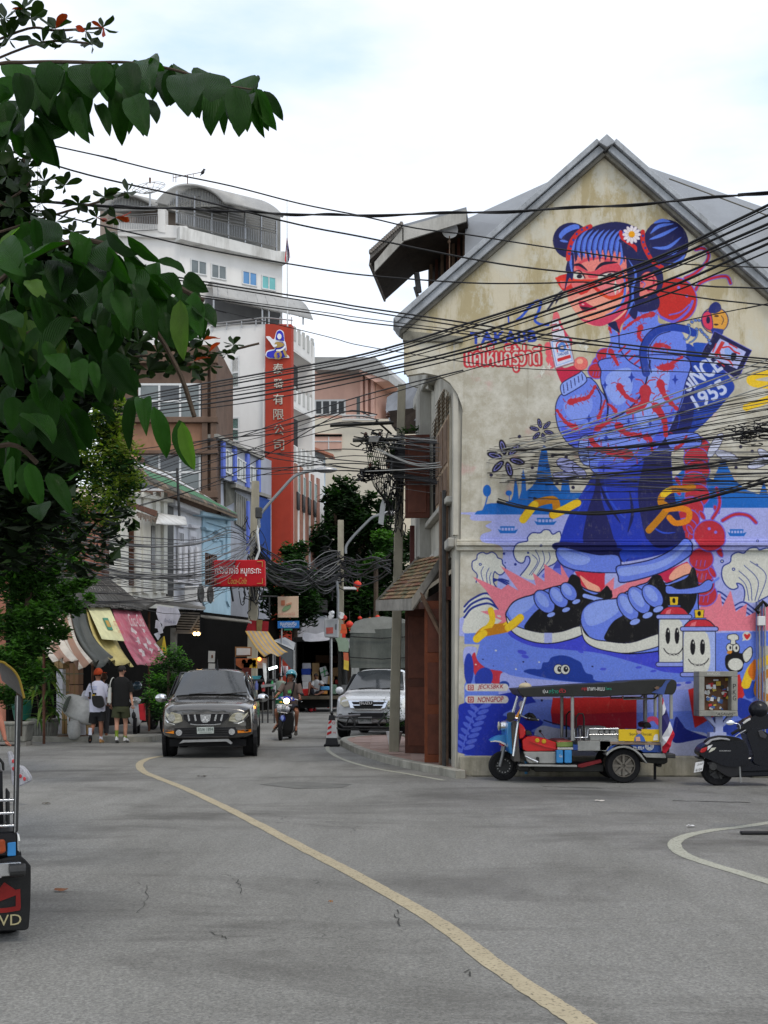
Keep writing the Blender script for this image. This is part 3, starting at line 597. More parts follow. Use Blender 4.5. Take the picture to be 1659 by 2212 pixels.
def ds():
 m=bpy.data.materials.new('worn_asphalt');m.use_nodes=True;nt=m.node_tree;L=nt.links;b=nt.nodes['Principled BSDF']
 g=N(nt,'ShaderNodeNewGeometry')
 def aM(sc,gK,rough=.6,st=None,dist=0):
  n=N(nt,'ShaderNodeTexNoise');_i(n,'Scale',sc);_i(n,'Detail',gK);_i(n,'Roughness',rough);_i(n,'Distortion',dist)
  if st:mp=N(nt,'ShaderNodeMapping');_i(mp,'Scale',st[0]);_i(mp,'Rotation',(0,0,st[1]));L.new(g.outputs[0],mp.inputs[0]);L.new(mp.outputs[0],n.inputs[0])
  else:L.new(g.outputs[0],n.inputs[0])
  return n
 def bQ(gh,a,b_,lo,hi):
  r=N(nt,'ShaderNodeMapRange');_i(r,1,a);_i(r,2,b_);_i(r,3,lo);_i(r,4,hi);L.new(gh,r.inputs[0]);return r.outputs[0]
 def ck(gI,a,c,eC='MIX'):
  x=N(nt,'ShaderNodeMix',data_type='RGBA',blend_type=eC)
  if isinstance(gI,(int,float)):_i(x,0,gI)
  else:L.new(gI,x.inputs[0])
  for i,v in((6,a),(7,c)):
   if isinstance(v,tuple):_i(x,i,v)
   else:L.new(v,x.inputs[i])
  return x.outputs[2]
 c8=aM(.16,5,.6,((1,.35,1),R(12)));g9=aM(.9,6,.65,((1,.22,1),R(-14)));gH=aM(38,4,.75);fK=aM(110,3,.85)
 c=ck(bQ(c8.outputs[0],.35,.65,0,1),(.175,.172,.155,1),(.235,.232,.215,1))
 c=ck(bQ(g9.outputs[0],.42,.62,0,.7),c,(.135,.132,.118,1))
 c=ck(bQ(aM(2.6,8,.7,((.12,1.4,1),R(8))).outputs[0],.55,.75,0,.35),c,(.235,.232,.222,1))
 c=ck(bQ(gH.outputs[0],.42,.62,0,.62),c,(.085,.085,.08,1))
 c=ck(bQ(fK.outputs[0],.55,.66,0,.6),c,(.34,.33,.31,1))
 vs=N(nt,'ShaderNodeTexVoronoi');_i(vs,'Scale',75);L.new(g.outputs[0],vs.inputs[0]);c=ck(1,c,bQ(vs.outputs[1],.1,.9,.74,1.28),'MULTIPLY')
 st=aM(.45,7,.7,((.5,1.1,1),0),.6);c=ck(bQ(st.outputs[0],.5,.64,0,.75),c,(.065,.062,.055,1))
 vo=N(nt,'ShaderNodeTexVoronoi',feature='DISTANCE_TO_EDGE');_i(vo,'Scale',.22)
 wn=aM(1.4,5);wv=N(nt,'ShaderNodeVectorMath',operation='ADD');sc=N(nt,'ShaderNodeVectorMath',operation='SCALE');_i(sc,3,1.1)
 L.new(wn.outputs[1],sc.inputs[0]);L.new(g.outputs[0],wv.inputs[0]);L.new(sc.outputs[0],wv.inputs[1]);L.new(wv.outputs[0],vo.inputs[0])
 cm=N(nt,'ShaderNodeMath',operation='MULTIPLY');L.new(bQ(vo.outputs[0],0,.0035,1,0),cm.inputs[0]);L.new(bQ(aM(.5,2).outputs[0],.56,.6,0,.75),cm.inputs[1])
 c=ck(cm.outputs[0],c,(.03,.03,.028,1))
 L.new(c,b.inputs['Base Color']);L.new(bQ(g9.outputs[0],.3,.7,.62,.86),b.inputs['Roughness']);_i(b,'Specular IOR Level',.35)
 bp=N(nt,'ShaderNodeBump');_i(bp,'Strength',.45);_i(bp,'Distance',.006);L.new(fK.outputs[0],bp.inputs['Height']);L.new(bp.outputs[0],b.inputs['Normal'])
 return m
eb=ds()
MB().quad((-400,-60,0),(400,-60,0),(400,900,0),(-400,900,0)).mk('road',eb,kind='structure',lQ='worn grey asphalt road surface')
def cB(am,w,z,closed=False,jag=0.):
 q=ah(am,8,False);L=[]
 rr=random.Random(5)
 for i,p in enumerate(q):
  t=(q[min(i+1,len(q)-1)]-q[max(i-1,0)]);t.z=0;t.normalize();n=V3(-t.y,t.x,0);j=rr.uniform(-jag,jag)
  L.append((V3(p.x,p.y,z)+n*(w/2+j),V3(p.x,p.y,z)-n*(w/2-rr.uniform(-jag,jag))))
 m=MB();m.grid(L);return m
def bV(name,a0,fJ=.5):
 m=M(name,a0,.7,.12,4,.1);nt=m.node_tree;b=nt.nodes['Principled BSDF']
 g=N(nt,'ShaderNodeNewGeometry');n=N(nt,'ShaderNodeTexNoise');_i(n,'Scale',45);_i(n,'Detail',6);nt.links.new(g.outputs[0],n.inputs[0])
 r=N(nt,'ShaderNodeMapRange');_i(r,1,.54);_i(r,2,.68);_i(r,3,1);_i(r,4,1-fJ);nt.links.new(n.outputs[0],r.inputs[0]);nt.links.new(r.outputs[0],b.inputs['Alpha']);return m
cZ=bV('faded_yellow_road_paint',(.36,.31,.21));bJ=bV('pale_road_paint',(.34,.34,.28))
cl=_p("352 1633 318 1640 301 1652 312 1668 345 1682 400 1704 480 1741 560 1782 650 1830 740 1876 830 1925 920 1977 985 2020 1060 2078 1140 2134 1210 2180 1272 2222 1420 2330")
am=[G(x,y)for x,y in cl]
e4=cB(am,.135,.004,jag=.006).mk('road_marking',cZ,kind='structure',lQ='faded yellow centre line curving along the road')
cB([G(*p)for p in _p("2300 1712 1900 1745 1700 1772 1659 1778 1600 1787 1540 1794 1490 1804 1462 1816 1458 1830 1480 1848 1530 1866 1590 1884 1659 1905 1760 1936 2300 2110")],.13,.004,jag=.004).mk('road_marking',bJ,kind='structure',lQ='pale line bending round the side street mouth')
cB([G(*p)for p in _p("742 1598 716 1606 708 1620 740 1640 800 1658 880 1672 960 1686")],.09,.004,jag=.006).mk('road_marking',bJ,kind='structure',lQ='thin worn line along the pavement kerb')
m=MB();q=[G(*p)for p in _p("560 1695 620 1688 760 1694 740 1702 640 1704")];m.add([v+V3(0,0,.004)for v in q],[tuple(range(len(q)))]);m.mk('road_patch',M('dark_asphalt_patch',(.13,.13,.12),.8,.3,3,.3),kind='structure')
def fP(am,w):
 rr=random.Random(len(am));q=[G(*p)for p in am];q=[v+Ve((rr.uniform(-.02,.02),rr.uniform(-.03,.03),0))for v in ah(q,5,False)];m=MB();L=[]
 for i,v in enumerate(q):t=q[min(i+1,len(q)-1)]-q[max(i-1,0)];t.normalize();n=V3(-t.y,t.x,0)*w*rr.uniform(.3,1);L.append((v+n+V3(0,0,.005),v-n+V3(0,0,.005)))
 m.grid(L);return m
cm=M('tar_black',(.05,.05,.045),.8,.3,8,0)
for am,w in((_p("505 1898 513 1905 517 1918 521 1930"),.005),([(482,1890),(498,1893)],.004),(_p("456 2014 472 2021 488 2028"),.005),(_p("862 1966 856 1985 862 2000"),.006),([(1008,2098),(1014,2108)],.006),(_p("1175 1699 1230 1701 1300 1703"),.022),(_p("1455 1730 1540 1732 1618 1734"),.028),(_p("300 1905 318 1922 312 1950 296 1972"),.003)):
 fP(am,w).mk('road_crack',cm,kind='structure',fix=False)
KO=_p("985 1682 940 1672 870 1658 810 1642 765 1626 742 1614 735 1608 745 1603 780 1599 830 1595 862 1593 878 1598")
ko=ah([G(*p)for p in KO],5,False)
KH=.13
hq,hp=V3(1.16,19.4,0),V3(.52,27.6,0)
eT=[V3(.62,28.2,0),V3(.6,27.6,0),V3(1.2,19.6,0),V3(1.24,19.4,0)]
cD=[V3(p.x,p.y,0)for p in ko]+eT
du=M('pink_paving',(.3,.2,.165),.85,.35,2.2,.25,sk=0.)
cF=M('kerb_concrete',(.3,.29,.25),.9,.3,3,.3,sk=.5,dt=(.1,.09,.06))
cS=[]
for i,p in enumerate(ko):
 t=ko[min(i+1,len(ko)-1)]-ko[max(i-1,0)];t.z=0;t.normalize();cS.append(V3(p.x,p.y,0)+V3(t.y,-t.x,0)*.17)
MB().pr_([p+V3(0,0,-.02)for p in(cS+eT)],(0,0,KH-.01+.02)).mk('pavement',du,kind='structure',lQ='pink paved corner pavement')
pv=bpy.data.objects['pavement']
kc=af('kerb','rounded concrete kerb of the corner pavement in front of the gabled building','kerb',(0,22,0));kc['kind']='structure'
del kc['category']
gO=0;eg=0
g4=[]
for i in range(1,len(ko)):
 gO+=(ko[i]-ko[i-1]).length
 if gO>.85 or i==len(ko)-1:
  g4.append((eg,i));eg=i;gO=0
for a,b in g4:
 m=MB();am=[ko[k]for k in range(a,b+1)]+[cS[k]for k in range(b,a-1,-1)]
 c=sum(am,Ve())/len(am);am=[c+(p-c)*.992 for p in am]
 m.pr_([V3(p.x,p.y,-.02)for p in am],(0,0,KH+.02));m.mk('kerb_stone',cF,kc,bevel=.012)
go=M('painted_pink_concrete',(.42,.2,.15),.85,.35,2.5,.3,sk=.3,dt=(.28,.26,.22))
tm=[M('paver_pink_pale',(.33,.235,.2),.85,.2,2,.2),M('paver_pink_red',(.36,.19,.145),.85,.25,2,.2)]
def eK(p,bv):
 c=False;n=len(bv)
 for i in range(n):
  a,b=bv[i],bv[(i+1)%n]
  if(a.y>p.y)!=(b.y>p.y)and p.x<(b.x-a.x)*(p.y-a.y)/(b.y-a.y)+a.x:c=not c
 return c
g0=[]
for k in range(2):
 q=MB();q.box((0,0,0),(.394,.394,.02));g0.append(q.mesh('paver',tm[k]))
hV=cS+eT;n=0
for i in range(-6,8):
 for j in range(0,30):
  p=V3(-.9+i*.4,19.2+j*.4,0);ps=[p+V3(a,b,0)for a in(-.2,.2)for b in(-.2,.2)]
  if all(eK(v,hV)for v in ps):
   o=bpy.data.objects.new('paver',g0[1 if p.y<22.2+.8*math.sin(i)else 0]);dQ.objects.link(o);o.parent=pv;o.location=(p.x,p.y,KH-.01+random.uniform(-.002,.003));o.rotation_euler=(random.uniform(-.004,.004),random.uniform(-.004,.004),0)
def wx(x):return(x-CX)/F*WY
def wz(y):return CH-(y-HY)/F*WY
def W(x,y,dy=0.):return Ve((wx(x),WY+dy,wz(y)))
def c6():
 m=bpy.data.materials.new('stained_plaster_with_mural');m.use_nodes=True;nt=m.node_tree;L=nt.links;b=nt.nodes['Principled BSDF']
 g=N(nt,'ShaderNodeNewGeometry');sx=N(nt,'ShaderNodeSeparateXYZ');L.new(g.outputs[0],sx.inputs[0])
 def mr(gh,a,b_,lo=0.,hi=1.):
  r=N(nt,'ShaderNodeMapRange');_i(r,1,a);_i(r,2,b_);_i(r,3,lo);_i(r,4,hi);L.new(gh,r.inputs[0]);return r
 U=mr(sx.outputs[0],wx(gT),wx(hw));V=mr(sx.outputs[2],wz(hv),wz(gS));U.clamp=False;V.clamp=False
 cb=N(nt,'ShaderNodeCombineXYZ');L.new(U.outputs[0],cb.inputs[0]);L.new(V.outputs[0],cb.inputs[1])
 tx=N(nt,'ShaderNodeTexImage');tx.image=fI;tx.extension='CLIP';L.new(cb.outputs[0],tx.inputs[0])
 def aM(sc,gK,hM,rough=.65,e5=(0,0,0)):
  mp=N(nt,'ShaderNodeMapping');_i(mp,'Scale',hM);_i(mp,'Location',e5);n=N(nt,'ShaderNodeTexNoise');_i(n,'Scale',sc);_i(n,'Detail',gK);_i(n,'Roughness',rough)
  L.new(g.outputs[0],mp.inputs[0]);L.new(mp.outputs[0],n.inputs[0]);return n.outputs[0]
 def ek(f,a,c,eC='MIX'):
  x=N(nt,'ShaderNodeMix',data_type='RGBA',blend_type=eC)
  if isinstance(f,(int,float)):_i(x,0,f)
  else:L.new(f,x.inputs[0])
  for i,v in((6,a),(7,c)):
   if isinstance(v,tuple):_i(x,i,v)
   else:L.new(v,x.inputs[i])
  return x.outputs[2]
 c=ek(mr(aM(1.1,8,(1.2,1,.32),.72),.47,.55).outputs[0],(.52,.47,.355,1),(.37,.31,.18,1))
 c=ek(mr(aM(2.6,8,(1,1,.7),.75,(3,0,1)),.5,.6,0,.8).outputs[0],c,(.52,.5,.42,1))
 f8=mr(sx.outputs[2],6.6,6.9,1,0)
 c2=ek(mr(aM(2.2,9,(1,1,1),.75,(7,0,2)),.42,.6).outputs[0],(.38,.35,.275,1),(.53,.51,.44,1))
 c=ek(f8.outputs[0],c,c2)
 pk=N(nt,'ShaderNodeMath',operation='MULTIPLY');L.new(mr(aM(1.9,5,(1,1,1),.6,(5,0,9)),.6,.7,0,.45).outputs[0],pk.inputs[0]);L.new(f8.outputs[0],pk.inputs[1])
 c=ek(pk.outputs[0],c,(.48,.22,.22,1))
 c=ek(mr(aM(1.5,8,(3.5,1,.22),.7,(1,0,4)),.6,.74,0,.45).outputs[0],c,(.17,.15,.105,1))
 al=N(nt,'ShaderNodeMath',operation='MULTIPLY');L.new(tx.outputs[1],al.inputs[0]);L.new(mr(aM(9,9,(1,1,.6),.8),.56,.76,1,.8).outputs[0],al.inputs[1])
 gm=N(nt,'ShaderNodeMix',data_type='RGBA',blend_type='MULTIPLY');_i(gm,0,1);_i(gm,7,(.76,.76,.77,1));L.new(tx.outputs[0],gm.inputs[6])
 c=ek(al.outputs[0],c,gm.outputs[2])
 c=ek(mr(aM(1.3,8,(2.2,1,.35),.7,(9,0,4)),.56,.82,0,.2).outputs[0],c,(.16,.15,.13,1))
 L.new(c,b.inputs['Base Color']);_i(b,'Roughness',.82);_i(b,'Specular IOR Level',.3)
 bp=N(nt,'ShaderNodeBump');_i(bp,'Strength',.35);_i(bp,'Distance',.015);L.new(aM(9,8,(1,1,1),.75),bp.inputs['Height']);L.new(bp.outputs[0],b.inputs['Normal'])
 return m
gm=c6()
H1=af('gabled_shophouse','old plastered gabled shophouse with a huge blue mural of a girl in a bomber jacket','building',(wx(1305),WY,0))
MB().pr_([W(988,1690),W(1000,800),W(873,800),W(873,712),W(1305,322),W(1737,712),W(1760,1690)],(0,.28,0)).mk('gable_wall',gm,H1)
m=MB()
for y0,y1,pr in _p("1166 1172 .06 1172 1180 .09 1180 1190 .05",3):m.box((wx(1374),WY-pr/2,(wz(y0)+wz(y1))/2),(wx(1762)-wx(985),pr,wz(y0)-wz(y1)-.002))
m.mk('string_course',gm,H1,bevel=.01)
m=MB();m.box(((wx(992)+wx(1770))/2,WY-.07,wz(1632)/2),(wx(1770)-wx(992),.14,wz(1632)))
cf=M('plinth_concrete',(.33,.31,.25),.9,.3,2.2,.35,sk=.8,dt=(.09,.085,.05));m.mk('plinth',cf,H1,bevel=.02)
MB().box((wx(1700),WY-.26,wz(1642)/2),(wx(1790)-wx(1610),.25,wz(1642))).mk('plinth_step',cf,H1,bevel=.02)
e8=M('coping_grey',(.34,.36,.385),.75,.25,2.5,.3,sk=.55,dt=(.1,.1,.09));eP=M('coping_dark_edge',(.16,.15,.125),.9,.4,4,.4)
def di(x0,y0,x1,y1,lo,hi,d0,d1,aw,nm):
 a,b=W(x0,y0),W(x1,y1);t=(b-a).normalized();n=V3(-t.z,0,t.x);n=n if n.z>0 else-n
 m=MB();m.pr_([a+n*lo+V3(0,d0,0),b+n*lo+V3(0,d0,0),b+n*hi+V3(0,d0,0),a+n*hi+V3(0,d0,0)],(0,d1-d0,0));return m
for sg,(x0,y0,x1,y1)in enumerate(((868,722,1305,340),(1742,722,1305,340))):
 di(x0,y0,x1,y1-1,-.01,.05,-.1,.3,eP,'').mk('coping_underside',eP,H1,bevel=.01)
 di(x0,y0,x1,y1-1,.05,.155,-.17,.34,e8,'').mk('coping',e8,H1,bevel=.006)
 di(x0+(2 if sg==0 else-2),y0-2,x1,y1-4,.155,.235,-.23,.4,e8,'').mk('coping_top',e8,H1,bevel=.006)
MB().pr_([W(1305,304,-.25),W(1324,321,-.25),W(1305,332,-.25),W(1286,321,-.25)],(0,.67,0)).mk('apex_cap',e8,H1,bevel=.006)
MB().pr_([W(870,722,-.05),W(880,716,-.05),W(1000,728,-.05),W(1000,741,-.05),W(870,738,-.05)],(0,.1,0)).mk('corbel_band',M('mossy_concrete',(.22,.21,.17),.95,.5,6,.5,sk=.6),H1,bevel=.01)
MB().pr_([W(873,799,-.03),W(1000,799,-.03),W(1000,890,-.03),W(997,876,-.03),W(988,852,-.03),W(972,828,-.03),W(950,813,-.03),W(915,806,-.03),W(880,812,-.03)],(0,.1,0)).mk('arched_bracket',gm,H1)
dq=M('zinc_roof',(.235,.25,.27),.55,.16,.8,.1,ml=.25,sk=.35,dt=(.13,.13,.13))
def Q(x,y,d):return P(x,y,d)
m=MB();RP=Q(1318,332,22.5)
m.pr_([Q(1005,474,21.2),RP,Q(1305,520,19.9),Q(1003,640,19.9)],(.1,.25,-.02));m.mk('roof_slope',dq,H1)
MB().pr_([RP,Q(1760,486,21.2),Q(1760,760,19.9),Q(1305,520,19.9)],(-.1,.25,-.02)).mk('roof_slope',dq,H1)
MB().pr_([Q(1235,371,22.),Q(1400,368,22.),Q(1401,374,21.9),Q(1236,377,21.9)],(0,.1,0)).mk('ridge_flashing',e8,H1)
for a,b in(((1150,452),(1220,428)),((1310,420),(1310,420)),((1445,386),(1659,466)),((1402,372),(1450,430))):
 if a!=b:MB().tb([Q(a[0],a[1],20.2),Q(b[0],b[1],20.2)],.012,5).mk('roof_seam',eP,H1)
A,B,C=Q(1007,468,20.5),Q(869,506,20.5),Q(799,569,20.5)
s=V3(.26,2.,0)
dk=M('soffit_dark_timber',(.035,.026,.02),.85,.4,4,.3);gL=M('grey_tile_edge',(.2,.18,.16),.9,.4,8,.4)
def dV(a,b,c7,th,aw,nm):m=MB();m.pr_([a,b,b+V3(0,0,th),a+V3(0,0,th)],c7);return m.mk(nm,aw,H1)
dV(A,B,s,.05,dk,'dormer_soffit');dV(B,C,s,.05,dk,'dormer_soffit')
up=V3(0,-.05,.055);dV(A+up,B+up,s,.09,dq,'dormer_roof');dV(B+up,C+up,s,.09,gL,'dormer_roof')
hn=M('fascia_board',(.42,.41,.38),.8,.25,3,.2,sk=.6,dt=(.15,.14,.12))
MB().pr_([A+V3(0,-.06,-.1),B+V3(0,-.06,-.14),B+V3(0,-.06,.1),A+V3(0,-.06,.1)],(0,.05,0)).mk('fascia_board',hn,H1)
MB().pr_([B+V3(.02,-.06,-.14),C+V3(.08,-.06,-.16),C+V3(.08,-.06,0.),B+V3(.02,-.06,.1)],(0,.05,0)).mk('fascia_board',hn,H1)
MB().pr_([C+V3(-.02,0,-.03),C+s+V3(-.02,0,-.03),C+s+V3(0.,0,.1),C+V3(0,0,.1)],(.03,0,0)).mk('fascia_board',gL,H1)
q=MB();q.tb([(0,0,0),(0,.13,0.)],.035,6)
hO=q.mesh('roof_tile',gL)
for k in range(16):
 t=(k+.5)/16;p=B.lerp(C,t)+V3(0,-.12,.16);o=bpy.data.objects.new('roof_tile',hO);dQ.objects.link(o);o.parent=H1;o.location=p-dK[H1 .name]
for k in range(7):
 p0=Q(1003-k*12,470+k*4,21.2+k*.18);b0=V3(p0 .x,p0 .y,7.2)
 MB().box(((p0 .x),p0 .y,(p0 .z+7.2)/2),(.055,.04,p0 .z-7.2)).mk('plank',aP if k%2 else aI,H1)
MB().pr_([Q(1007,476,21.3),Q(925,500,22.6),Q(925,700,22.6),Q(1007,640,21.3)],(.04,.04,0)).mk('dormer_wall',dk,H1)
MB().lathe([(.14,0),(.14,.02)],Q(972,497,20.7),16,'Y').mk('hanging_disc',ae,H1)
m=MB();m.tb([Q(971,510,20.7),Q(971,640,20.7)],.01,5);m.ball(Q(970,522,20.7),.03);m.mk('pull_cord',aI,H1)
m=MB();m.tb([Q(900,590,21),Q(905,632,21)],.05,8);m.tb([Q(896,620,21),Q(903,643,21)],.03,8);m.mk('hanging_bracket',aa,H1)
FW=Wall((1.15,19.42),(.62,27.4));bG=M('side_plaster_grey',(.45,.43,.37),.9,.25,1.3,.2,sk=.75,dt=(.13,.125,.11))
def hj(am,oQ,th,name,aw,parent=H1,bevel=0.,mi=None):
 w=[FW.hit(x,y,oQ)for x,y in am];m=MB();m.pr_(w,-FW.n*th);return m.mk(name,aw,parent,bevel=bevel)
def aU(u0,u1,z0,z1,oQ,th,name,aw,parent=H1,bevel=0.):
 m=MB();m.pr_([FW.at(u0,z0,oQ),FW.at(u1,z0,oQ),FW.at(u1,z1,oQ),FW.at(u0,z1,oQ)],-FW.n*th);return m.mk(name,aw,parent,bevel=bevel)
aU(.02,5.2,3.6,7.25,0,.28,'side_wall',bG);aU(5.2,8.,3.6,6.4,0,.28,'side_wall',bG);aU(.9,5.3,7.1,7.32,.2,.25,'eaves_cornice',aL,bevel=.02);m=MB();q=[FW.at(8,0,0),FW.at(8,0,-2.5)];m.pr_([q[0],q[1],q[1]+V3(0,0,6.4),q[0]+V3(0,0,6.4)],(0,.2,0));m.mk('rear_wall',bG,H1)
aU(.02,.5,0,3.6,0,.28,'corner_pier',bG)
aU(7.2,8.,0,3.6,0,.28,'end_pier',bG);aU(0.,8.,0,3.6,-.4,.1,'shop_interior',aF)
aU(-.02,.16,3.9,7.1,.03,.08,'corner_pilaster',bG);aU(3.7,4.5,3.9,7.1,.22,.3,'party_pilaster',aL)
aU(0.,8.,3.7,3.86,.12,.12,'string_course',aL,bevel=.02);aU(.2,3.9,4.46,4.56,.12,.12,'window_ledge',aL,bevel=.01)
fZ=M('pale_window_frame',(.4,.37,.3),.8,.2,4,.2);dm=M('faded_shutter_paint',(.3,.215,.14),.75,.3,5,.2)
dR,eZ=.35,3.05;uc=(dR+eZ)/2
def eW(u0,u1,zs,gn,n=12):return[(u0+(u1-u0)*i/n,zs+gn*math.sin(math.pi*i/n)**.75)for i in range(n+1)]
ar=eW(dR,eZ,6.,.62)
MB().pr_([FW.at(dR,4.58,.035),FW.at(eZ,4.58,.035)]+[FW.at(u,z,.035)for u,z in reversed(ar)],-FW.n*.06).mk('window_frame',fZ,H1)
for k in range(4):
 u0=dR+.1+k*(eZ-dR-.2)/4+.02;u1=dR+.1+(k+1)*(eZ-dR-.2)/4-.02
 if k in(0,1,2):
  o=MB().pr_([FW.at(u0,4.6,.06),FW.at(u1,4.6,.06),FW.at(u1,5.95,.06),FW.at(u0,5.95,.06)],-FW.n*.03).mk('shutter',dm,H1)
  for z0,z1 in((4.68,5.1),(5.18,5.88)):
   MB().pr_([FW.at(u0+.06,z0,.075),FW.at(u1-.06,z0,.075),FW.at(u1-.06,z1,.075),FW.at(u0+.06,z1,.075)],-FW.n*.02).mk('panel',aI,o,bevel=.006)
 else:
  MB().pr_([FW.at(u0,4.6,.045),FW.at(u1,4.6,.045),FW.at(u1,5.95,.045),FW.at(u0,5.95,.045)],-FW.n*.02).mk('window_opening',aF,H1)
 for j in range(9):
  z=6.+j*.07;fG=5.95+.6*math.sin(math.pi*min(max(((u0+u1)/2-dR)/(eZ-dR),0),1))**.75
  if z<fG:MB().pr_([FW.at(u0+.03,z,.075),FW.at(u1-.03,z,.075),FW.at(u1-.03,z+.045,.05),FW.at(u0+.03,z+.045,.05)],-FW.n*.012).mk('slat',dm,H1)
def cG(u,w,z0,z1,name,aw,eA,f0):
 p=FW.at(u,0,.06);d=(FW.n*math.sin(f0)+FW.u*math.cos(f0));nn=V3(d.y,-d.x,0);nn=nn if nn.y<0 else-nn
 def pr(a,b,c,e,o,t):m=MB();m.pr_([p+d*a+V3(0,0,c)+nn*o,p+d*b+V3(0,0,c)+nn*o,p+d*b+V3(0,0,e)+nn*o,p+d*a+V3(0,0,e)+nn*o],-nn*t);return m
 o=pr(0,w,z0,z1,.02,.04).mk(name,aw,H1,bevel=.006)
 for a,b,c,e in eA:pr(w*a,w*b,z0+(z1-z0)*c,z0+(z1-z0)*e,.032,.02).mk('panel',M('door_panel_wood',(.1,.028,.014),.5,.25,6,.15),o,bevel=.01)
 return o
cG(3.35,.47,4.62,6.2,'open_shutter',M('red_brown_shutter',(.085,.022,.011),.6,.3,5,.15,sk=.5,dt=(.04,.015,.01)),((.12,.88,.06,.44),(.12,.88,.5,.95)),R(78))
cG(3.5,.47,.14,2.9,'folding_door',aP,((.14,.86,.05,.46),(.14,.86,.52,.95)),R(70))
cG(1.05,.33,.14,2.9,'folding_door',M('orange_brown_door',(.15,.036,.011),.5,.25,5,.15),_p(".16 .84 .05 .3 .16 .84 .36 .62 .16 .84 .68 .95",4),R(80))
aU(2.2,2.9,.14,2.86,.05,.04,'folding_door',aP);aU(6.75,7.2,.14,2.86,.05,.04,'folding_door',aP)
aU(.5,7.2,2.88,3.1,.1,.12,'door_lintel',aP)
def d5(u,w,z0,z1,oQ,aw,nm):m=MB();p=FW.at(u,0,oQ);m.box((p.x,p.y,(z0+z1)/2),(w,w,z1-z0),rz=math.atan2(FW.u.y,FW.u.x));m.mk(nm,aw,H1,bevel=.008)
d5(.72,.15,.1,4.7,.1,aI,'timber_post');d5(.5,.06,.1,4.7,.12,aa,'drain_pipe')
d5(5.2,.12,.1,3.9,.12,aI,'timber_post');d5(4.4,.09,2.6,4.6,.3,M('maroon_post_paint',(.12,.04,.035),.7,.2,4,.2),'timber_post')
m=MB();p=FW.at(.75,1.72,.16);m.box(p,(.02,.14,.3));m.mk('paper_notice',ae,H1)
Rz=lambda x,y,d:P(x,y,d)
ca,fQ,cc,cd=Rz(905,1210,23.2),Rz(965,1196,20.6),Rz(893,1302,20.3),Rz(815,1305,22.9)
dB=(fQ-ca).cross(cd-ca).normalized();dB=dB if dB.z>0 else-dB
cK=MB().pr_([ca,fQ,cc,cd],-dB*.05).mk('canopy_deck',aI,H1)
ge=[M('roof_tile_tan',(.26,.175,.095),.85,.35,4,.3),M('roof_tile_olive',(.17,.15,.085),.9,.35,4,.3),M('roof_tile_red',(.21,.1,.06),.85,.3,4,.3)]
aj,eQ=12,11
for i in range(aj):
 for j in range(eQ):
  u0,u1,v0,v1=j/eQ,(j+.93)/eQ,i/aj,(i+1.12)/aj
  f=lambda u,v:ca.lerp(fQ,u).lerp(cd.lerp(cc,u),min(v,1.))
  a,b,c,d=f(u0,v0),f(u1,v0),f(u1,v1),f(u0,v1);h0,h1=dB*.004,dB*(.03+random.uniform(0,.012))
  MB().pr_([a+h0,b+h0,c+h1,d+h1],dB*.016).mk('tile',ge[random.choice((0,0,1,1,2))],cK)
for a,b,nm in((ca,cd,0),(fQ,cc,1),(cd,cc,2)):
 MB().pr_([a+V3(0,0,-.13),b+V3(0,0,-.13),b+V3(0,0,.07),a+V3(0,0,.07)],(-.03,-.045,0)).mk('barge_board',M('grey_weathered_board',(.27,.255,.225),.85,.3,4,.25,sk=.6,dt=(.1,.09,.08)),cK)
MB().tb([FW.at(1.,2.2,.05),cc.lerp(fQ,.2)],.04,4).mk('canopy_strut',aI,cK)
MB().pr_([P(940,790,26.5),P(836,858,27.5),P(833,886,27.4),P(842,912,27),P(940,905,26)],(.4,.5,0)).mk('bay_hood',M('grey_sheet_hood',(.22,.23,.25),.6,.25,2,.2,ml=.2,sk=.5),H1)
MB().pr_([P(880,800,24.5),P(925,812,22.5),P(925,840,22.5),P(884,832,24.5)],(.15,.25,0)).mk('bay_cornice',aL,H1)
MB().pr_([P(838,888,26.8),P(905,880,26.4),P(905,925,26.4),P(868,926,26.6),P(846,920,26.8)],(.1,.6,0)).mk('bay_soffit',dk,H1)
for k in range(4):
 x=1632+k*6;MB().tb([W(x,1300,-.05),W(x+1,1480,-.05),W(x,1632,-.05)],.014,6).mk('service_pipe',aA if k%2 else M('blue_pipe',(.1,.13,.3),.5,.1,5,0),H1)
o=MB().box(W(1640,1342,-.08),(.12,.1,.15)).mk('meter_box',ae,H1,bevel=.01);MB().tb([W(1636,1325,-.1),W(1628,1318,-.1),W(1645,1300,-.08),W(1655,1310,-.08)],.03,6).mk('cable_clump',ag,H1)
MB().tb([W(1120,1622,-.16),W(1134,1622,-.16),W(1134,1670,-.16)],.025,8).mk('water_pipe',M('blue_pipe_paint',(.05,.22,.42),.5,.1,5,0),H1)
MB().pr_([W(985,1700,-.02),W(1048,1698,-.42),W(1050,1690,-.15),W(1000,1668,-.15)],(0,.1,.02)).mk('concrete_wedge',cF,H1)
H2=af('neighbour_house','plain grey rendered house adjoining the mural house beyond the right frame edge','building',(9,WY,0));MB().box((11.5,WY+3,3.6),(9,5,7.2)).mk('wall',bG,H2);MB().box((11.5,WY+2.9,7.3),(9.5,5.8,.2)).mk('roof',aE,H2)
def ak(w,am,th,name,aw,parent,oQ=0.,bevel=0.):
 m=MB();m.pr_([w.hit(x,y,oQ)for x,y in am],-w.n*th);return m.mk(name,aw,parent,bevel=bevel)
def bP(w,a,b,wd,name,aw,parent,oQ=.05):
 m=MB();m.tb([w.hit(*a,oQ),w.hit(*b,oQ)],wd,5);return m.mk(name,aw,parent)
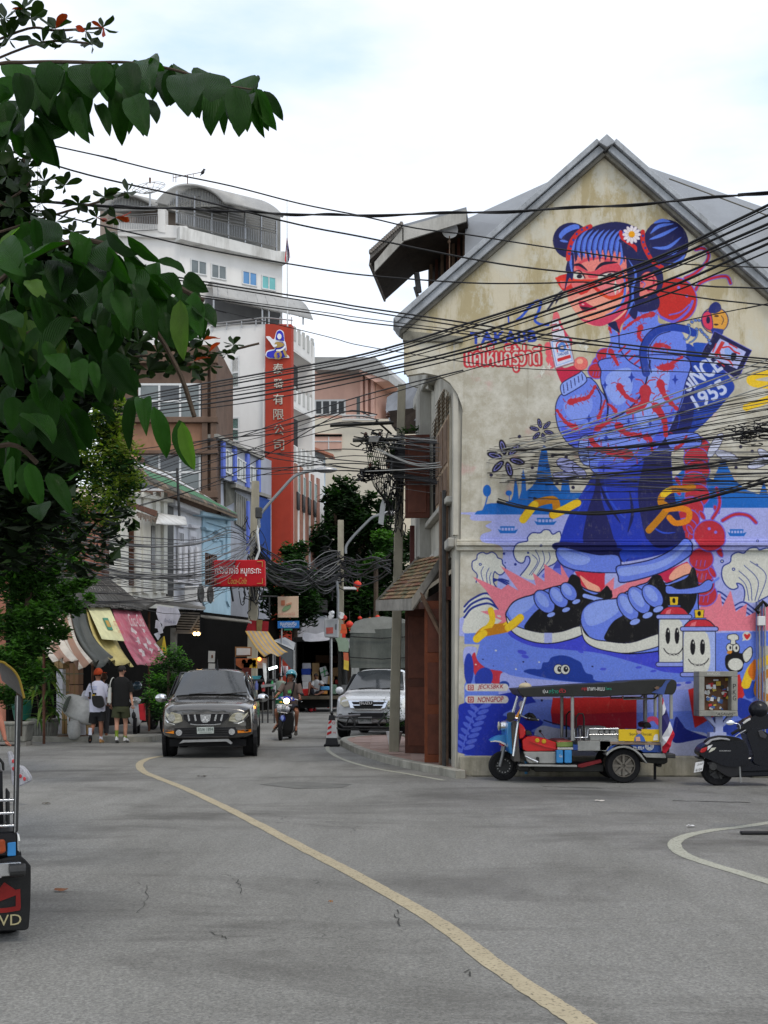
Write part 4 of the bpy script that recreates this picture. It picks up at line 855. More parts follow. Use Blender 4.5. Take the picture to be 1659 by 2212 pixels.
def aW(w,q,parent,fM,cT,nv=2,nh=1,th=.06,oQ=.03,fw=.05,hL=True):
 """a real window: frame bars round the opening, mullions and a pane each, set in the plane of wall w"""
 p=[w.hit(x,y,oQ)for x,y in q]
 m=MB();d=-w.n*th
 f=lambda u,v:p[0].lerp(p[1],u).lerp(p[3].lerp(p[2],u),v)
 L=(p[1]-p[0]).length;Hh=(p[3]-p[0]).length;fu,fv=fw/L,fw/Hh
 def e9(u0,u1,v0,v1):m.pr_([f(u0,v0),f(u1,v0),f(u1,v1),f(u0,v1)],d)
 e9(0,1,0,fv);e9(0,1,1-fv,1);e9(0,fu,fv,1-fv);e9(1-fu,1,fv,1-fv)
 for i in range(1,nv):e9(i/nv-fu/2,i/nv+fu/2,fv,1-fv)
 for i in range(1,nh):e9(fu,1-fu,i/nh-fv/2,i/nh+fv/2)
 o=m.mk('window',fM,parent,fix=True)
 for i in range(nv):
  for j in range(nh):
   MB().pr_([f(i/nv+fu*.4,j/nh+fv*.4)-w.n*.03,f((i+1)/nv-fu*.4,j/nh+fv*.4)-w.n*.03,f((i+1)/nv-fu*.4,(j+1)/nh-fv*.4)-w.n*.03,f(i/nv+fu*.4,(j+1)/nh-fv*.4)-w.n*.03],d*.3).mk('pane',cT[(i+j)%len(cT)]if isinstance(cT,list)else cT,o,fix=True)
 return o
cN=M('white_window_frame',(.55,.56,.56),.5,.08,8,0);h9=M('aluminium_frame',(.42,.43,.43),.4,.1,8,0,ml=.5)
be=M('curtained_glass_grey',(.11,.13,.13),.15,.25,1.5,0,spec=.7);eL=M('curtained_glass_teal',(.12,.4,.4),.2,.15,1.5,0,spec=.7);eM=M('curtained_glass_blue',(.07,.22,.45),.2,.15,1.5,0,spec=.7)
cI=M('window_dark_glass',(.03,.035,.04),.1,.3,2,0,spec=.8);b4=M('green_tinted_glass',(.12,.2,.18),.15,.2,2,0,spec=.7)
zk=lambda k,*p:Z(k,*p)
LA=V3(-9.17,40,0);LD=V3(.18,1,0)
L1=Wall(LA,LA+LD*14)
def a7(name,lQ,am,aw):
 c=L1 .hit(*am[-1]);o=af(name,lQ,'building',(c.x,c.y,0));q=[L1 .hit(x,y)for x,y in am]
 lo=[V3(v.x,v.y,0)for v in q]
 MB().pr_([q[0],q[1],lo[1],lo[0]],-L1 .n*5).mk('wall',aw,o);return o
b5=M('cream_white_wall',(.66,.65,.59),.85,.12,1.4,.12,sk=.45,dt=(.3,.27,.19));cC=M('pale_lilac_wall',(.56,.57,.6),.85,.1,1.4,.1,sk=.3,dt=(.25,.25,.26))
bB=M('powder_blue_wall',(.36,.52,.62),.85,.12,1.2,.1,sk=.25,dt=(.25,.33,.36));fe=M('terracotta_wall',(.42,.175,.115),.85,.25,1.6,.2,sk=.5,dt=(.15,.07,.05))
hA=a7('terracotta_house','terracotta house with rusty lattice behind the hanging tree branches',[(20,1040),(236,1095)],fe)
hB=a7('white_shophouse','cream white shophouse with fluted pilasters and a curved tin canopy',zk('V4',(-28,420),(543,560)),b5)
hC=a7('lilac_shophouse','pale lilac shophouse with tall panelled shutters next to the blue one',zk('V4',(543,545),(800,655)),cC)
hD=a7('blue_shophouse','powder blue shophouse with moulded frieze at the end of the row',zk('V4',(800,645),(1046,745)),bB)
for k in range(7):
 y=1112+k*26;bP(L1,(30,y-14),(232,y+4),.03,'lattice_rail',bu,hA,.08)
for k in range(9):
 x=50+k*22;bP(L1,(x,1096+k),(x,1290),.025,'lattice_bar',bu,hA,.12)
ak(L1,_p("226 1080 236 1083 236 1300 226 1296"),.1,'corner_post',bu,hA,.12)
for x0,x1 in _p("75 140 205 255 275 340 385 420 455 487"):
 ak(L1,zk('V4',(x0,480),(x1,492),(x1,1385),(x0,1375)),.12,'pilaster',b5,hB,.12)
for x0,x1,y0,y1 in((148,202,800,1310),(345,382,780,1180)):
 ak(L1,zk('V4',(x0,y0),(x1,y0+8),(x1,y1),(x0,y1)),.05,'window_opening',aF,hB,.02)
 for k in range(5):
  x=x0+(x1-x0)*(k+.5)/5;bP(L1,Z('V4',(x,y0))[0],Z('V4',(x,y1))[0],.018,'window_bar',bu if x0<200 else aA,hB,.06)
 for yy in(y0+180,y0+340):
  if yy<y1:bP(L1,Z('V4',(x0,yy))[0],Z('V4',(x1,yy+5))[0],.02,'window_bar',bu,hB,.08)
ak(L1,zk('V4',*_p("60 455 540 545 540 575 60 485")),.3,'cornice',b5,hB,.3)
def bj(w,f4,h7,o0,o1,name,aw,parent,en=.35,n=7,hR=0,f6=None):
 a=[w.hit(x,y,o0)for x,y in f4];b=[w.hit(x,y,o1)for x,y in h7];aj=[]
 for i in range(n+1):
  t=i/n;r=[]
  for p,q in zip(a,b):v=p.lerp(q,t);v=v+Ve((0,0,math.sin(math.pi*t)*en))+w.n*math.sin(math.pi*t)*en*.5;r.append(v)
  aj.append(r)
 o=MB().grid(aj).mk(name,aw,parent,sQ=60,fix=False)
 sm=o.modifiers.new('thickness','SOLIDIFY');sm.thickness=.04;return o
hJ=M('white_tin_canopy',(.52,.52,.5),.6,.15,2,.1,ml=.1,sk=.6,dt=(.16,.13,.1))
bj(L1,zk('V4',*_p("400 665 470 678 560 690 600 700")),zk('V4',*_p("385 760 470 768 600 772 660 770")),.1,1.3,'tin_canopy',hJ,hB,.12)
ak(L1,zk('V4',*_p("135 560 400 650 388 700 140 600")),.06,'rusted_awning',bu,hB,.9)
for k in range(12):bP(L1,Z('V4',(220+k*15,655+k*5))[0],Z('V4',(220+k*15,695+(k%3)*14+k*4))[0],.03,'awning_fringe',M('soiled_rag',(.2,.16,.13),.9,.4,6,.2),hB,.9)
ak(L1,zk('V4',*_p("487 600 541 600 541 1405 487 1400")),.2,'downpipe_chase',aa,hB,.06)
bP(L1,Z('V4',(572,270))[0],Z('V4',(592,695))[0],.05,'iron_mast',aa,hB,.9)
for x0 in(585,690):
 xs=x0-585;fr=M('lilac_frame',(.6,.6,.63),.8,.1,3,.05)
 ak(L1,zk('V4',(x0,800+xs*.2),(x0+58,812+xs*.2),(x0+58,1270+xs*.1),(x0,1262+xs*.1)),.08,'window_surround',fr,hC,.08,.01)
 aW(L1,zk('V4',(x0+8,835+xs*.3),(x0+50,845+xs*.3),(x0+50,930+xs*.25),(x0+8,922+xs*.25)),hC,fr,be,3,1,oQ=.11,fw=.03)
 for k in range(2):
  ak(L1,zk('V4',(x0+5+k*50,945+xs*.2),(x0+32+k*50,950+xs*.2),(x0+32+k*50,1255+xs*.1),(x0+5+k*50,1250+xs*.1)),.06,'shutter',cC,hC,.16+.1*k,.01)
  for yy in(960,1110):ak(L1,zk('V4',(x0+9+k*50,yy+xs*.2),(x0+27+k*50,yy+3+xs*.2),(x0+27+k*50,yy+125+xs*.1),(x0+9+k*50,yy+122+xs*.1)),.03,'panel',fr,hC,.18+.1*k,.008)
 ak(L1,zk('V4',(x0-4,1262+xs*.1),(x0+66,1270+xs*.1),(x0+66,1292+xs*.1),(x0-4,1284+xs*.1)),.2,'window_sill',fr,hC,.22,.01)
 ak(L1,zk('V4',(x0+10,755+xs*.1),(x0+92,768+xs*.1),(x0+80,800+xs*.1),(x0+12,785+xs*.1)),.2,'hood_mould',fr,hC,.2,.02)
ak(L1,zk('V4',*_p("560 550 800 640 800 690 560 600")),.35,'cornice',cC,hC,.35,.03)
ak(L1,zk('V4',*_p("800 650 1105 715 1105 735 800 690")),.45,'cornice',bB,hD,.45,.03)
ak(L1,zk('V4',*_p("815 715 1035 775 1030 830 1000 800 830 748 825 800 815 790")),.06,'frieze_moulding',bB,hD,.08,.01)
for x0,y0 in((825,790),(930,820)):ak(L1,zk('V4',(x0,y0),(x0+82,y0+22),(x0+75,y0+45),(x0+12,y0+28)),.25,'hood_mould',bB,hD,.25,.02)
for a,b in(((840,875),(890,885)),((890,885),(893,912)),((893,912),(935,915)),((935,915),(938,900)),((938,900),(976,910)),((976,910),(976,1040))):bP(L1,Z('V4',a)[0],Z('V4',b)[0],.045,'plaster_moulding',bB,hD,.04)
for x0,x1 in((805,822),(1018,1040)):ak(L1,zk('V4',(x0,700),(x1,705),(x1,1500),(x0,1450)),.08,'pilaster',bB,hD,.08,.01)
ak(L1,zk('V4',*_p("812 1015 925 1045 925 1310 812 1300")),.05,'window_opening',aF,hD,.03)
for k in range(5):bP(L1,Z('V4',(824+k*22,1022+k*6))[0],Z('V4',(824+k*22,1305))[0],.03,'window_bar',bu,hD,.1)
rf=af('mossy_shophouse_roof','long mossy roof with green and white sheets over the row of shophouses','roof',tuple(L1 .hit(400,1080)))
ej=[M('mossy_dark_tile',(.075,.07,.058),.95,.4,5,.5,sk=.5),M('white_roof_sheet',(.5,.51,.52),.7,.2,3,.2,sk=.5),M('green_roof_sheet',(.06,.17,.09),.8,.25,3,.3,sk=.5),M('brown_roof_tile',(.16,.12,.085),.9,.4,5,.4)]
gJ=zk('V4',*_p("330 395 625 520 880 610 1106 700"));fm=zk('V4',*_p("160 205 420 290 800 500 1085 670"))
e3=[L1 .hit(x,y,.75)for x,y in gJ];r3=[L1 .hit(x,y,-3.2)for x,y in fm]
def lp(L,t):t=t*(len(L)-1);i=min(int(t),len(L)-2);return L[i].lerp(L[i+1],t-i)
fY=_p("0 .16 0 .16 .34 1 .34 .48 0 .48 .8 2 .8 1 0",3)
for v0,v1,mi in fY:
 for i in range(26):
  a,b=i/26,(i+.94)/26
  p=[lp(r3,a).lerp(lp(e3,a),v0),lp(r3,b).lerp(lp(e3,b),v0),lp(r3,b).lerp(lp(e3,b),v1),lp(r3,a).lerp(lp(e3,a),v1)]
  MB().pr_([v+Ve((0,0,.01*(mi+1)))for v in p],(0,0,.06)).mk('roof_sheet',ej[mi if random.random()>.12 else 3],rf)
MB().pr_(r3+e3[::-1],(0,0,-.08)).mk('roof_deck',ej[3],rf)
def cX(x0,y0,x1,y1,dO):
 a=L1 .hit(x0,y1,.8);o=af('air_conditioner',dO,'air conditioner',tuple(a))
 ak(L1,[(x0,y0),(x1,y0),(x1,y1),(x0,y1)],.5,'casing',ae,o,.8,.02)
 c=L1 .hit((x0+x1)/2,(y0+y1)/2,.83);r=(L1 .hit(x1,y0,.8)-L1 .hit(x0,y0,.8)).length*.38
 Mx=L1 .n.to_track_quat('Z','Y').to_matrix();MB().lathe([(r,0),(r*.9,.03),(r*.2,0.),(0,0)],c,14,M=Mx).mk('fan_grille',aa,o)
cX(425,1266,443,1298,'outdoor air conditioner under the lilac house, left of a pair');cX(446,1268,463,1300,'outdoor air conditioner right beside the powder blue wall')
E1=Wall((-15,57),(-7,57));dH=M('brown_render',(.13,.085,.062),.85,.25,1.2,.15,sk=.6,dt=(.08,.05,.035));eB=M('orange_panel',(.27,.145,.09),.85,.2,1.2,.15,sk=.4,dt=(.16,.09,.06))
c=E1 .hit(350,1073);hE=af('brown_apartment_block','brown concrete block with gridded white windows behind the shophouse roofs','building',(c.x,c.y,0))
m=MB();q=[E1 .hit(x,y)for x,y in((228,745),(469,745))];m.pr_([q[0],q[1],V3(q[1].x,57,0),V3(q[0].x,57,0)],(0,6,0));m.mk('wall',dH,hE)
for y0,y1 in((908,975),):ak(E1,[(240,y0),(438,y0-4),(438,y1),(240,y1)],.1,'panel',eB,hE,.08)
for y0,y1 in _p("900 912 972 980 1060 1075 770 784"):ak(E1,[(230,y0),(470,y0),(470,y1),(230,y1)],.4,'floor_band',dH,hE,.4,.02)
for x0 in(436,455):ak(E1,[(x0,745),(x0+12,745),(x0+12,1080),(x0,1080)],.3,'pilaster',dH,hE,.3)
for x0,y0,x1,y1 in _p("299 828 434 905 299 980 434 1060 230 980 295 1060",4):aW(E1,[(x0,y0),(x1,y0),(x1,y1),(x0,y1)],hE,cN,[be,cI,be],3,2,oQ=.12,fw=.1)
MB().pr_([P(240,968,55.5),P(302,985,55.5),P(300,995,55.5),P(232,1000,55.5)],(0,1.2,.1)).mk('tiled_ledge',M('pinkish_tiles',(.36,.2,.15),.9,.3,5,.4),hE)
D1=Wall((-8.,58),(-6.41,64));dF=M('grey_blue_render',(.33,.35,.4),.8,.12,1.2,.1,sk=.3,dt=(.2,.2,.2));db=M('ultramarine_paint',(.1,.15,.52),.7,.12,2,.1);eO=M('deep_blue_panel',(.015,.06,.26),.6,.15,1,.1)
c=D1 .hit(520,1300);hF=af('grey_blue_house','grey house with ultramarine pilasters and projecting upper storey','building',(c.x,c.y,0))
def dl(*p):return zk('A4',*p)
m=MB();q=[D1 .hit(*Z('A4',p)[0],.3)for p in _p("325 830 572 965 572 1195 325 1105")];m.pr_(q,-D1 .n*.5);m.mk('upper_storey',dF,hF)
q=[D1 .hit(*Z('A4',p)[0])for p in((285,815),(640,985))];MB().pr_([q[0],q[1],V3(q[1].x,q[1].y,0),V3(q[0].x,q[0].y,0)],-D1 .n*1.6).mk('wall',dF,hF)
ak(D1,dl(*_p("285 805 592 960 592 978 285 830")),.8,'roof_slab',aE,hF,.5)
ak(D1,dl(*_p("405 1135 640 1215 640 1235 405 1160")),.5,'floor_slab',aE,hF,.4)
for x,y0,y1 in _p("322 835 1095 398 880 1120 483 935 1160 556 975 1190",3):ak(D1,dl((x,y0),(x+15,y0+6),(x+15,y1+4),(x,y1)),.15,'pilaster',db,hF,.45,.01)
for a,b,c_,d,n in(((340,905),(396,940),(396,1090),(340,1060),3),((414,955),(482,1000),(482,1135),(414,1100),4),((500,1010),(554,1040),(554,1140),(500,1125),3)):aW(D1,dl(a,b,c_,d),hF,cN,[be,M('frosted_glass',(.42,.45,.45),.3,.1,2,0)],n,1,oQ=.38,fw=.07)
ak(D1,dl(*_p("405 1190 480 1240 480 1450 405 1400")),.1,'grey_grille_wall',M('grey_block_wall',(.26,.27,.25),.85,.25,1,.2),hF,.1)
for k in range(6):bP(D1,*[Z('A4',p)[0]for p in((408+k*14,1195+k*8),(408+k*14,1405+k*8))],.03,'grille_bar',aE,hF,.14)
ak(D1,dl(*_p("545 1215 635 1245 635 1650 545 1650")),.1,'blue_hoarding',eO,hF,.3);ak(D1,dl(*_p("485 1250 497 1255 497 1600 485 1600")),.1,'pilaster',db,hF,.35)
ak(D1,dl(*_p("335 1110 400 1110 395 1260 340 1290")),.1,'dark_wall_patch',M('blackish_render',(.1,.1,.085),.95,.5,1.5,.3),hF,.12)  # patch of darker render below the upper storey
K=Ve(((632-CX)/F*66,66,0));TF=Wall((K.x-11,68.2),(K.x,66));TR=Wall(K,K+V3(.29,1,0)*5);ft=M('red_sign_pillar',(.36,.045,.025),.75,.14,1.,.08,sk=.25,dt=(.2,.04,.03))
hT=af('white_office_block','tall white office block with a red pillar of gilt characters on its corner','building',(K.x,K.y,0))
ow=M('office_white_wall',(.66,.65,.63),.8,.06,.8,.06,sk=.2,dt=(.42,.41,.38))
def bM(w,x0,y0,x1,y1,th,name,aw,oQ=0.,z=0.,parent=hT):
 a,b=w.hit(x0,y0,oQ),w.hit(x1,y1,oQ);m=MB();m.pr_([a,b,V3(b.x,b.y,z),V3(a.x,a.y,z)],-w.n*th);return m.mk(name,aw,parent)
bM(TF,300,712,573,700,9,'front_wall',ow);bM(TF,573,700,629,700,.5,'sign_pillar',ft,.45)
m=MB();a,b=TF.hit(568,698,.2),TF.hit(573.5,700,.2);m.box(((a.x+b.x)/2,a.y,9.3),(.12,.3,18.6));m.mk('pillar_edge_strip',ow,hT)
bM(TR,633,960,700,1000,6,'side_wall',ow,0)
bM(TR,634,720,679,740,.3,'recess_wall',M('balcony_recess_shade',(.035,.035,.036),.9,.1,2,0),-1.8)  # dark base colour puts the recess shade into this wall
for y0,y1,y2,y3 in _p("700 741 790 752 830 862 906 876 960 985 1010 990",4):
 ak(TR,[(632,y0+10),(678,y1),(678,y2),(632,y3)],.12,'balcony_parapet',ow,hT,.02)
 for k in range(5):x=636+k*9.5;t=(x-632)/46;ak(TR,[(x,y0+2+(y1-y0-10)*t),(x+4,y0+4+(y1-y0-10)*t),(x+4,y0+34+(y1-y0)*t),(x,y0+32+(y1-y0)*t)],.1,'parapet_fin',M('fin_grey',(.42,.42,.4),.8,.1,3,.05),hT,.05)
 ak(TR,[(632,y3-2),(678,y2-6),(678,y2),(632,y3+5)],1.,'balcony_slab',ow,hT,.01)
ak(TR,_p("675 745 680 750 680 990 675 985"),.9,'end_fin',ow,hT,.06)
for k in range(5):
 x=638+k*12;ak(TR,[(x,1000+k*8),(x+5,1003+k*8),(x+5,1230),(x,1230)],.12,'facade_fin',M('brown_fin',(.3,.15,.11),.8,.15,2,.1),hT,.08)
 if k<4:aW(TR,[(x+5.5,1022+k*7),(x+11.5,1026+k*7),(x+11.5,1068+k*6),(x+5.5,1064+k*6)],hT,cN,b4,1,1,oQ=.05,fw=.05);ak(TR,[(x+5,1062+k*6),(x+10,1066+k*6),(x+10,1103+k*5),(x+5,1099+k*5)],.1,'window_box',ab,hT,.15)
aW(TF,dl(*_p("370 300 428 285 428 500 370 505")),hT,cN,b4,1,2,fw=.09);aW(TF,dl(*_p("370 695 428 690 428 860 370 850")),hT,cN,b4,1,2,fw=.09)
for k,(xa,ya,xb,yb)in enumerate(_p("455 700 573 686 455 706 573 693 573 686 632 692",4)):
 MB().tb([TF.hit(xa,ya,.1),TF.hit(xb,yb,.1)],.035,6).mk('terrace_rail',aA,hT)
for x in(458,490,522,553,573,605,630):m=MB();t=(x-455)/118;m.tb([TF.hit(x,700-14*min(t,1.1),.1),TF.hit(x,716-14*min(t,1.1),.1)],.03,5);m.mk('rail_post',aA,hT)
gD=M('gilt_letter',(.52,.5,.42),.35,.15,5,0,ml=.55)
for i,ch in enumerate('泰發有限公司'):
 fO,fN=Z('A4',(684+i*1,372+i*101.5))[0];s_=22.5;a=TF.hit(fO-s_/2,fN+s_/2,.5);b=TF.hit(fO+s_/2,fN+s_/2,.5);t=TF.hit(fO-s_/2,fN-s_/2,.5)
 o=au(ch,a,b-a,t-a,gD,hT,thick=.1)
bl=M('board_blue',(.03,.03,.42),.5,.1,3,0);wh=M('board_white',(.72,.72,.74),.5,.05,3,0);gE=M('board_gold',(.36,.24,.07),.5,.1,3,0)
def bD(am,oQ,aw,name='signboard_shape',sQ=True):
 q=Z('A3',*am);q=[tuple(v)[:2]for v in ah([(x,y,0)for x,y in q],4)]if sQ else q
 m=MB();m.pr_([TF.hit(x,y,oQ)for x,y in q],-TF.n*.05);return m.mk(name,aw,hT)
bD(_p("1285 1300 1300 1250 1325 1232 1352 1250 1360 1310 1368 1330 1375 1380 1365 1400 1390 1425 1392 1440 1350 1440 1315 1452 1280 1445 1240 1442 1220 1420 1232 1390 1262 1380 1288 1372 1262 1340 1245 1300 1222 1285 1250 1282 1270 1300"),.52,wh)
bD(_p("1296 1290 1305 1250 1328 1238 1348 1258 1355 1310 1340 1312 1300 1305"),.57,bl);bD(_p("1228 1418 1240 1395 1290 1380 1300 1330 1350 1325 1368 1390 1360 1432 1300 1440 1240 1435"),.57,bl)
bD(_p("1306 1285 1316 1262 1334 1268 1336 1292 1320 1304"),.62,wh);bD(_p("1288 1336 1304 1322 1350 1330 1352 1352 1300 1366"),.62,gE);bD(_p("1346 1376 1362 1380 1378 1426 1362 1424"),.62,gE)
bD(_p("1226 1288 1250 1290 1275 1330 1286 1344 1300 1340 1304 1352 1280 1360 1258 1330"),.63,wh);bD(_p("1300 1380 1330 1376 1352 1362 1360 1350 1366 1366 1330 1392 1304 1392"),.63,wh)
cc=Z('A3',(1314,1422))[0];Mx=TF.n.to_track_quat('Z','Y').to_matrix();MB().lathe([(.22,0),(.22,.05)],TF.hit(*cc,.62),18,M=Mx).mk('money_bag',gE,hT)
a=TF.hit(cc[0]-3.5,cc[1]+6,.7);au('$',a,TF.hit(cc[0]+3.5,cc[1]+6,.7)-a,TF.hit(cc[0]-3.5,cc[1]-6,.7)-a,bl,hT,thick=.02)
UA=Ve(((389-CX)/F*70,70,0));UW=Wall(UA,UA+V3(1.45,1,0)*4);UL=Wall(UA+V3(-6,1.2,0),UA)
cL=16.
def d3(*p):return zk('A3',*p)
qa=[UW.hit(*p)for p in d3((590,540),(1345,735))];MB().pr_([qa[0],qa[1],V3(qa[1].x,qa[1].y,cL),V3(qa[0].x,qa[0].y,cL)],-UW.n*4).mk('upper_wall',ow,hT)
ql=[UL.hit(*p)for p in d3((130,500),(590,530))];MB().pr_([ql[0],ql[1],V3(ql[1].x,ql[1].y,cL),V3(ql[0].x,ql[0].y,cL)],-UL.n*4).mk('upper_wall',ow,hT)
ak(UW,d3(*_p("590 468 1300 652 1378 655 1380 745 590 565")),.9,'parapet',M('stained_parapet',(.6,.6,.58),.85,.12,1,.1,sk=.8,dt=(.22,.21,.19)),hT,.55,.02)
ak(UL,d3(*_p("130 440 640 468 640 560 130 540")),.5,'parapet',ow,hT,.25,.02);ak(UL,d3(*_p("425 330 480 335 480 520 425 510")),.5,'parapet_pier',ow,hT,.3,.02)
for a,b,c_,d,g in(((668,705),(790,732),(790,835),(668,815),be),((820,740),(935,765),(935,870),(820,850),be),((1050,790),(1160,815),(1160,917),(1050,896),eM),((1192,825),(1300,848),(1300,950),(1192,930),eL)):
 aW(UW,d3(a,b,c_,d),hT,cN,g,2,1,oQ=.06,fw=.07)
ep=M('grey_corrugated_sheet',(.34,.34,.33),.6,.12,1.5,.1,ml=.15,sk=.4,dt=(.2,.19,.18))
def dJ(eW,d,c7,name):
 q=[P(x,y,d)for x,y in[tuple(v)[:2]for v in ah([(a,b,0)for a,b in eW],5,False)]];c7=Ve(c7);aj=[]
 for k in range(2):aj.append([v+c7*k for v in q])
 o=MB().grid(aj).mk(name,ep,hT,sQ=60,fix=False);s_=o.modifiers.new('thickness','SOLIDIFY');s_.thickness=.14
 lo=min(q[0].z,q[-1].z);n=len(q)
 MB().pr_([v+V3(0,.35,-.12)for v in q],(0,.05,0)).mk(name+'_end',M('ribbed_end_sheet',(.27,.27,.255),.7,.2,1.5,.1,sk=.5,dt=(.16,.16,.15)),hT)
 for i in range(2,n-2):MB().tb([V3(q[i].x,q[i].y+.3,q[i].z-.12),Ve((q[i].x,q[i].y+.3,max(lo,q[i].z-1.4)))],.03,4).mk('end_rib',aA,hT)
dJ(_p("334 438 352 418 378 401 406 396 438 401 466 416 486 436"),70,(3.25,2.15,0),'barrel_roof')
dJ(_p("196 446 222 424 252 416 285 419 315 431 334 446"),70.5,(3.,2.,0),'barrel_roof')
bM(UW,372,440,600,470,.1,'terrace_back_wall',M('terrace_shade_wall',(.17,.165,.155),.9,.3,.8,0),-2.6,22.)  # dark grey carries the terrace's interior shade in its colour
bM(UW,390,420,606,458,.25,'terrace_beam',M('terrace_beam',(.2,.2,.19),.8,.2,1,0),-.3,25.3)
for x in(850,1215):ak(UW,d3((x,300),(x+36,305),(x+36,600),(x,595)),.4,'terrace_column',ow,hT,-.6)
xs=[565,695,822,945,1068,1188,1300]
ya=lambda x:458+(x-640)*.283;yt=lambda x:350+(x-565)*.21
for x in xs:MB().tb([UW.hit(*Z('A3',(x,yt(x)-140+(x-565)*.09))[0],.35),UW.hit(*Z('A3',(x,ya(x)+12))[0],.35)],.06,4).mk('rail_post',aA,hT)
for k in range(7):MB().tb([UW.hit(*Z('A3',(570,205+k*22))[0],.35),UW.hit(*Z('A3',(1300,400+k*17))[0],.35)],.02,4).mk('cage_rail',aA,hT)
for h4,h3 in _p("0 0 22 18 100 120"):MB().tb([UW.hit(*Z('A3',(565,345+h4))[0],.4),UW.hit(*Z('A3',(1300,505+h3))[0],.4)],.035,4).mk('rail',aA,hT)
eo=MB()
for k in range(58):x=575+k*12.6;t=(x-565)/735;eo.tb([UW.hit(*Z('A3',(x,347+160*t+16))[0],.4),UW.hit(*Z('A3',(x,445+180*t))[0],.4)],.016,4)
eo.mk('balusters',aA,hT,kind='stuff')
eo=MB()
for k in range(26):x=100+k*12.6;eo.tb([UL.hit(*Z('A3',(x,395))[0],.4),UL.hit(*Z('A3',(x,490))[0],.4)],.016,4)
eo.mk('balusters',aA,hT,kind='stuff')
for y in(320,345,375,390,495):MB().tb([UL.hit(*Z('A3',(60,y+20))[0],.4),UL.hit(*Z('A3',(425,y))[0],.4)],.03,4).mk('rail',aA,hT)
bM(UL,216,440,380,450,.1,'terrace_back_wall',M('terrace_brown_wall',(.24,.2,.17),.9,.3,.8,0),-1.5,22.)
bj(UW,d3(*_p("790 905 950 930 1150 975 1300 1005 1400 1025")),d3(*_p("835 985 1020 1025 1240 1080 1420 1120 1572 1158")),.05,2.8,'curved_awning',ep,hT,.45,8)
for k in range(9):
 x0,y0,x1,y1=820+k*62,915+k*13,870+k*75,995+k*18;a,b=UW.hit(*Z('A3',(x0,y0))[0],.05),UW.hit(*Z('A3',(x1,y1))[0],2.8);m=MB();q=[a.lerp(b,t/6)+Ve((0,0,math.sin(math.pi*t/6)*.47))+UW.n*math.sin(math.pi*t/6)*.235 for t in range(7)];m.tb(q,.03,4);m.mk('awning_rib',aA,hT)
ak(UW,d3(*_p("780 1000 1330 1110 1330 1190 780 1190")),.1,'shaded_veranda',M('veranda_shade_grey',(.14,.145,.15),.8,.2,1,0),hT,.12)  # dark grey sheet paints the shade below the curved awning
for x in(838,1197,1245,1498):MB().tb([UW.hit(*Z('A3',(x,985+(x-838)*.23))[0],2.6),UW.hit(*Z('A3',(x,1195))[0],2.6)],.05,5).mk('awning_post',aA,hT)
PW=Wall((-5.2,84),(1.2,82));cW=M('coral_wall',(.58,.36,.29),.85,.1,1,.1,sk=.2,dt=(.35,.2,.16));dG=M('cream_block_wall',(.62,.57,.47),.85,.06,1,.1,sk=.15,dt=(.4,.36,.3))
c=PW.hit(760,1075);hP=af('coral_house','coral and cream villa with a dark strip window and grey sheet eaves','building',(c.x,c.y,0))
bM(PW,660,795,812,795,6,'wall',cW,0,10,hP);bM(PW,660,903,860,905,7,'lower_wall',dG,.5,0,hP)
ak(PW,dl(*_p("915 295 1330 297 1420 400 1420 455 1230 380 915 380")),7,'eaves',ep,hP,1.2);ak(PW,dl(*_p("1225 370 1420 455 1330 460 1225 400")),3,'eaves_soffit',cW,hP,1.1)
for x in(1228,1262,1300):ak(PW,dl((x,375),(x+18,378),(x+18,700),(x,700)),.3,'fin',cW,hP,.35)
aW(PW,dl(*_p("925 578 1132 576 1132 683 925 683")),hP,cN,cI,4,1,oQ=.06,fw=.12)
ak(PW,dl(*_p("1205 560 1228 560 1228 700 1205 700")),.1,'balcony_door',be,hP,.05)
for y in(683,712):MB().tb([PW.hit(*Z('A4',(1110,y))[0],.9),PW.hit(*Z('A4',(1330,y))[0],.9)],.05,5).mk('balcony_rail',cN,hP)
eo=MB()
for k in range(24):x=1112+k*9;eo.tb([PW.hit(*Z('A4',(x,684))[0],.9),PW.hit(*Z('A4',(x,712))[0],.9)],.02,4)
eo.mk('balusters',cN,hP,kind='stuff')
ak(PW,dl(*_p("925 805 1105 805 1105 912 925 912")),.1,'inset_panel',cW,hP,.56);ak(PW,dl(*_p("925 808 1105 808 1105 822 925 822")),.2,'slot_vent',aF,hP,.62)
for a in(((925,855),(1105,855)),((1020,825),(1020,912))):bP(PW,*Z('A4',*a),.04,'panel_joint',cN,hP,.58)
ga=Wall((-4.6,77),(-2.8,79));c=ga.hit(700,1100);hQ=af('pale_blue_house','small pale blue house with louvred window and tiled eave beyond the red pillar','building',(c.x,c.y,0))
bM(ga,660,960,703,985,4,'wall',M('ice_blue_wall',(.48,.56,.62),.8,.1,1,.1),0,0,hQ)
MB().pr_([ga.hit(*p,.9)for p in dl(*_p("905 885 1050 940 1050 955 905 905"))],(0,3,.3)).mk('tiled_eave',M('clay_eave_tile',(.34,.14,.09),.9,.3,4,.4),hQ)
for q in(dl(*_p("942 955 985 970 985 1040 942 1020")),dl(*_p("942 1215 990 1225 990 1320 942 1300"))):aW(ga,q,hQ,cN,cI,2,5,oQ=.05,fw=.06)
bM(PW,845,860,900,860,3,'side_wing',dG,-1,0,hP)
d9=af('satellite_dish','mesh satellite dish on the terrace roof beside the barrel vault','satellite dish',tuple(P(324,440,69)))
c=P(324,416,69);Mx=Matrix.Rotation(R(-12),3,'Y')@Matrix.Rotation(R(8),3,'X');g8=M('dish_mesh',(.3,.3,.29),.6,.1,3,0,ml=.4)
m=MB()
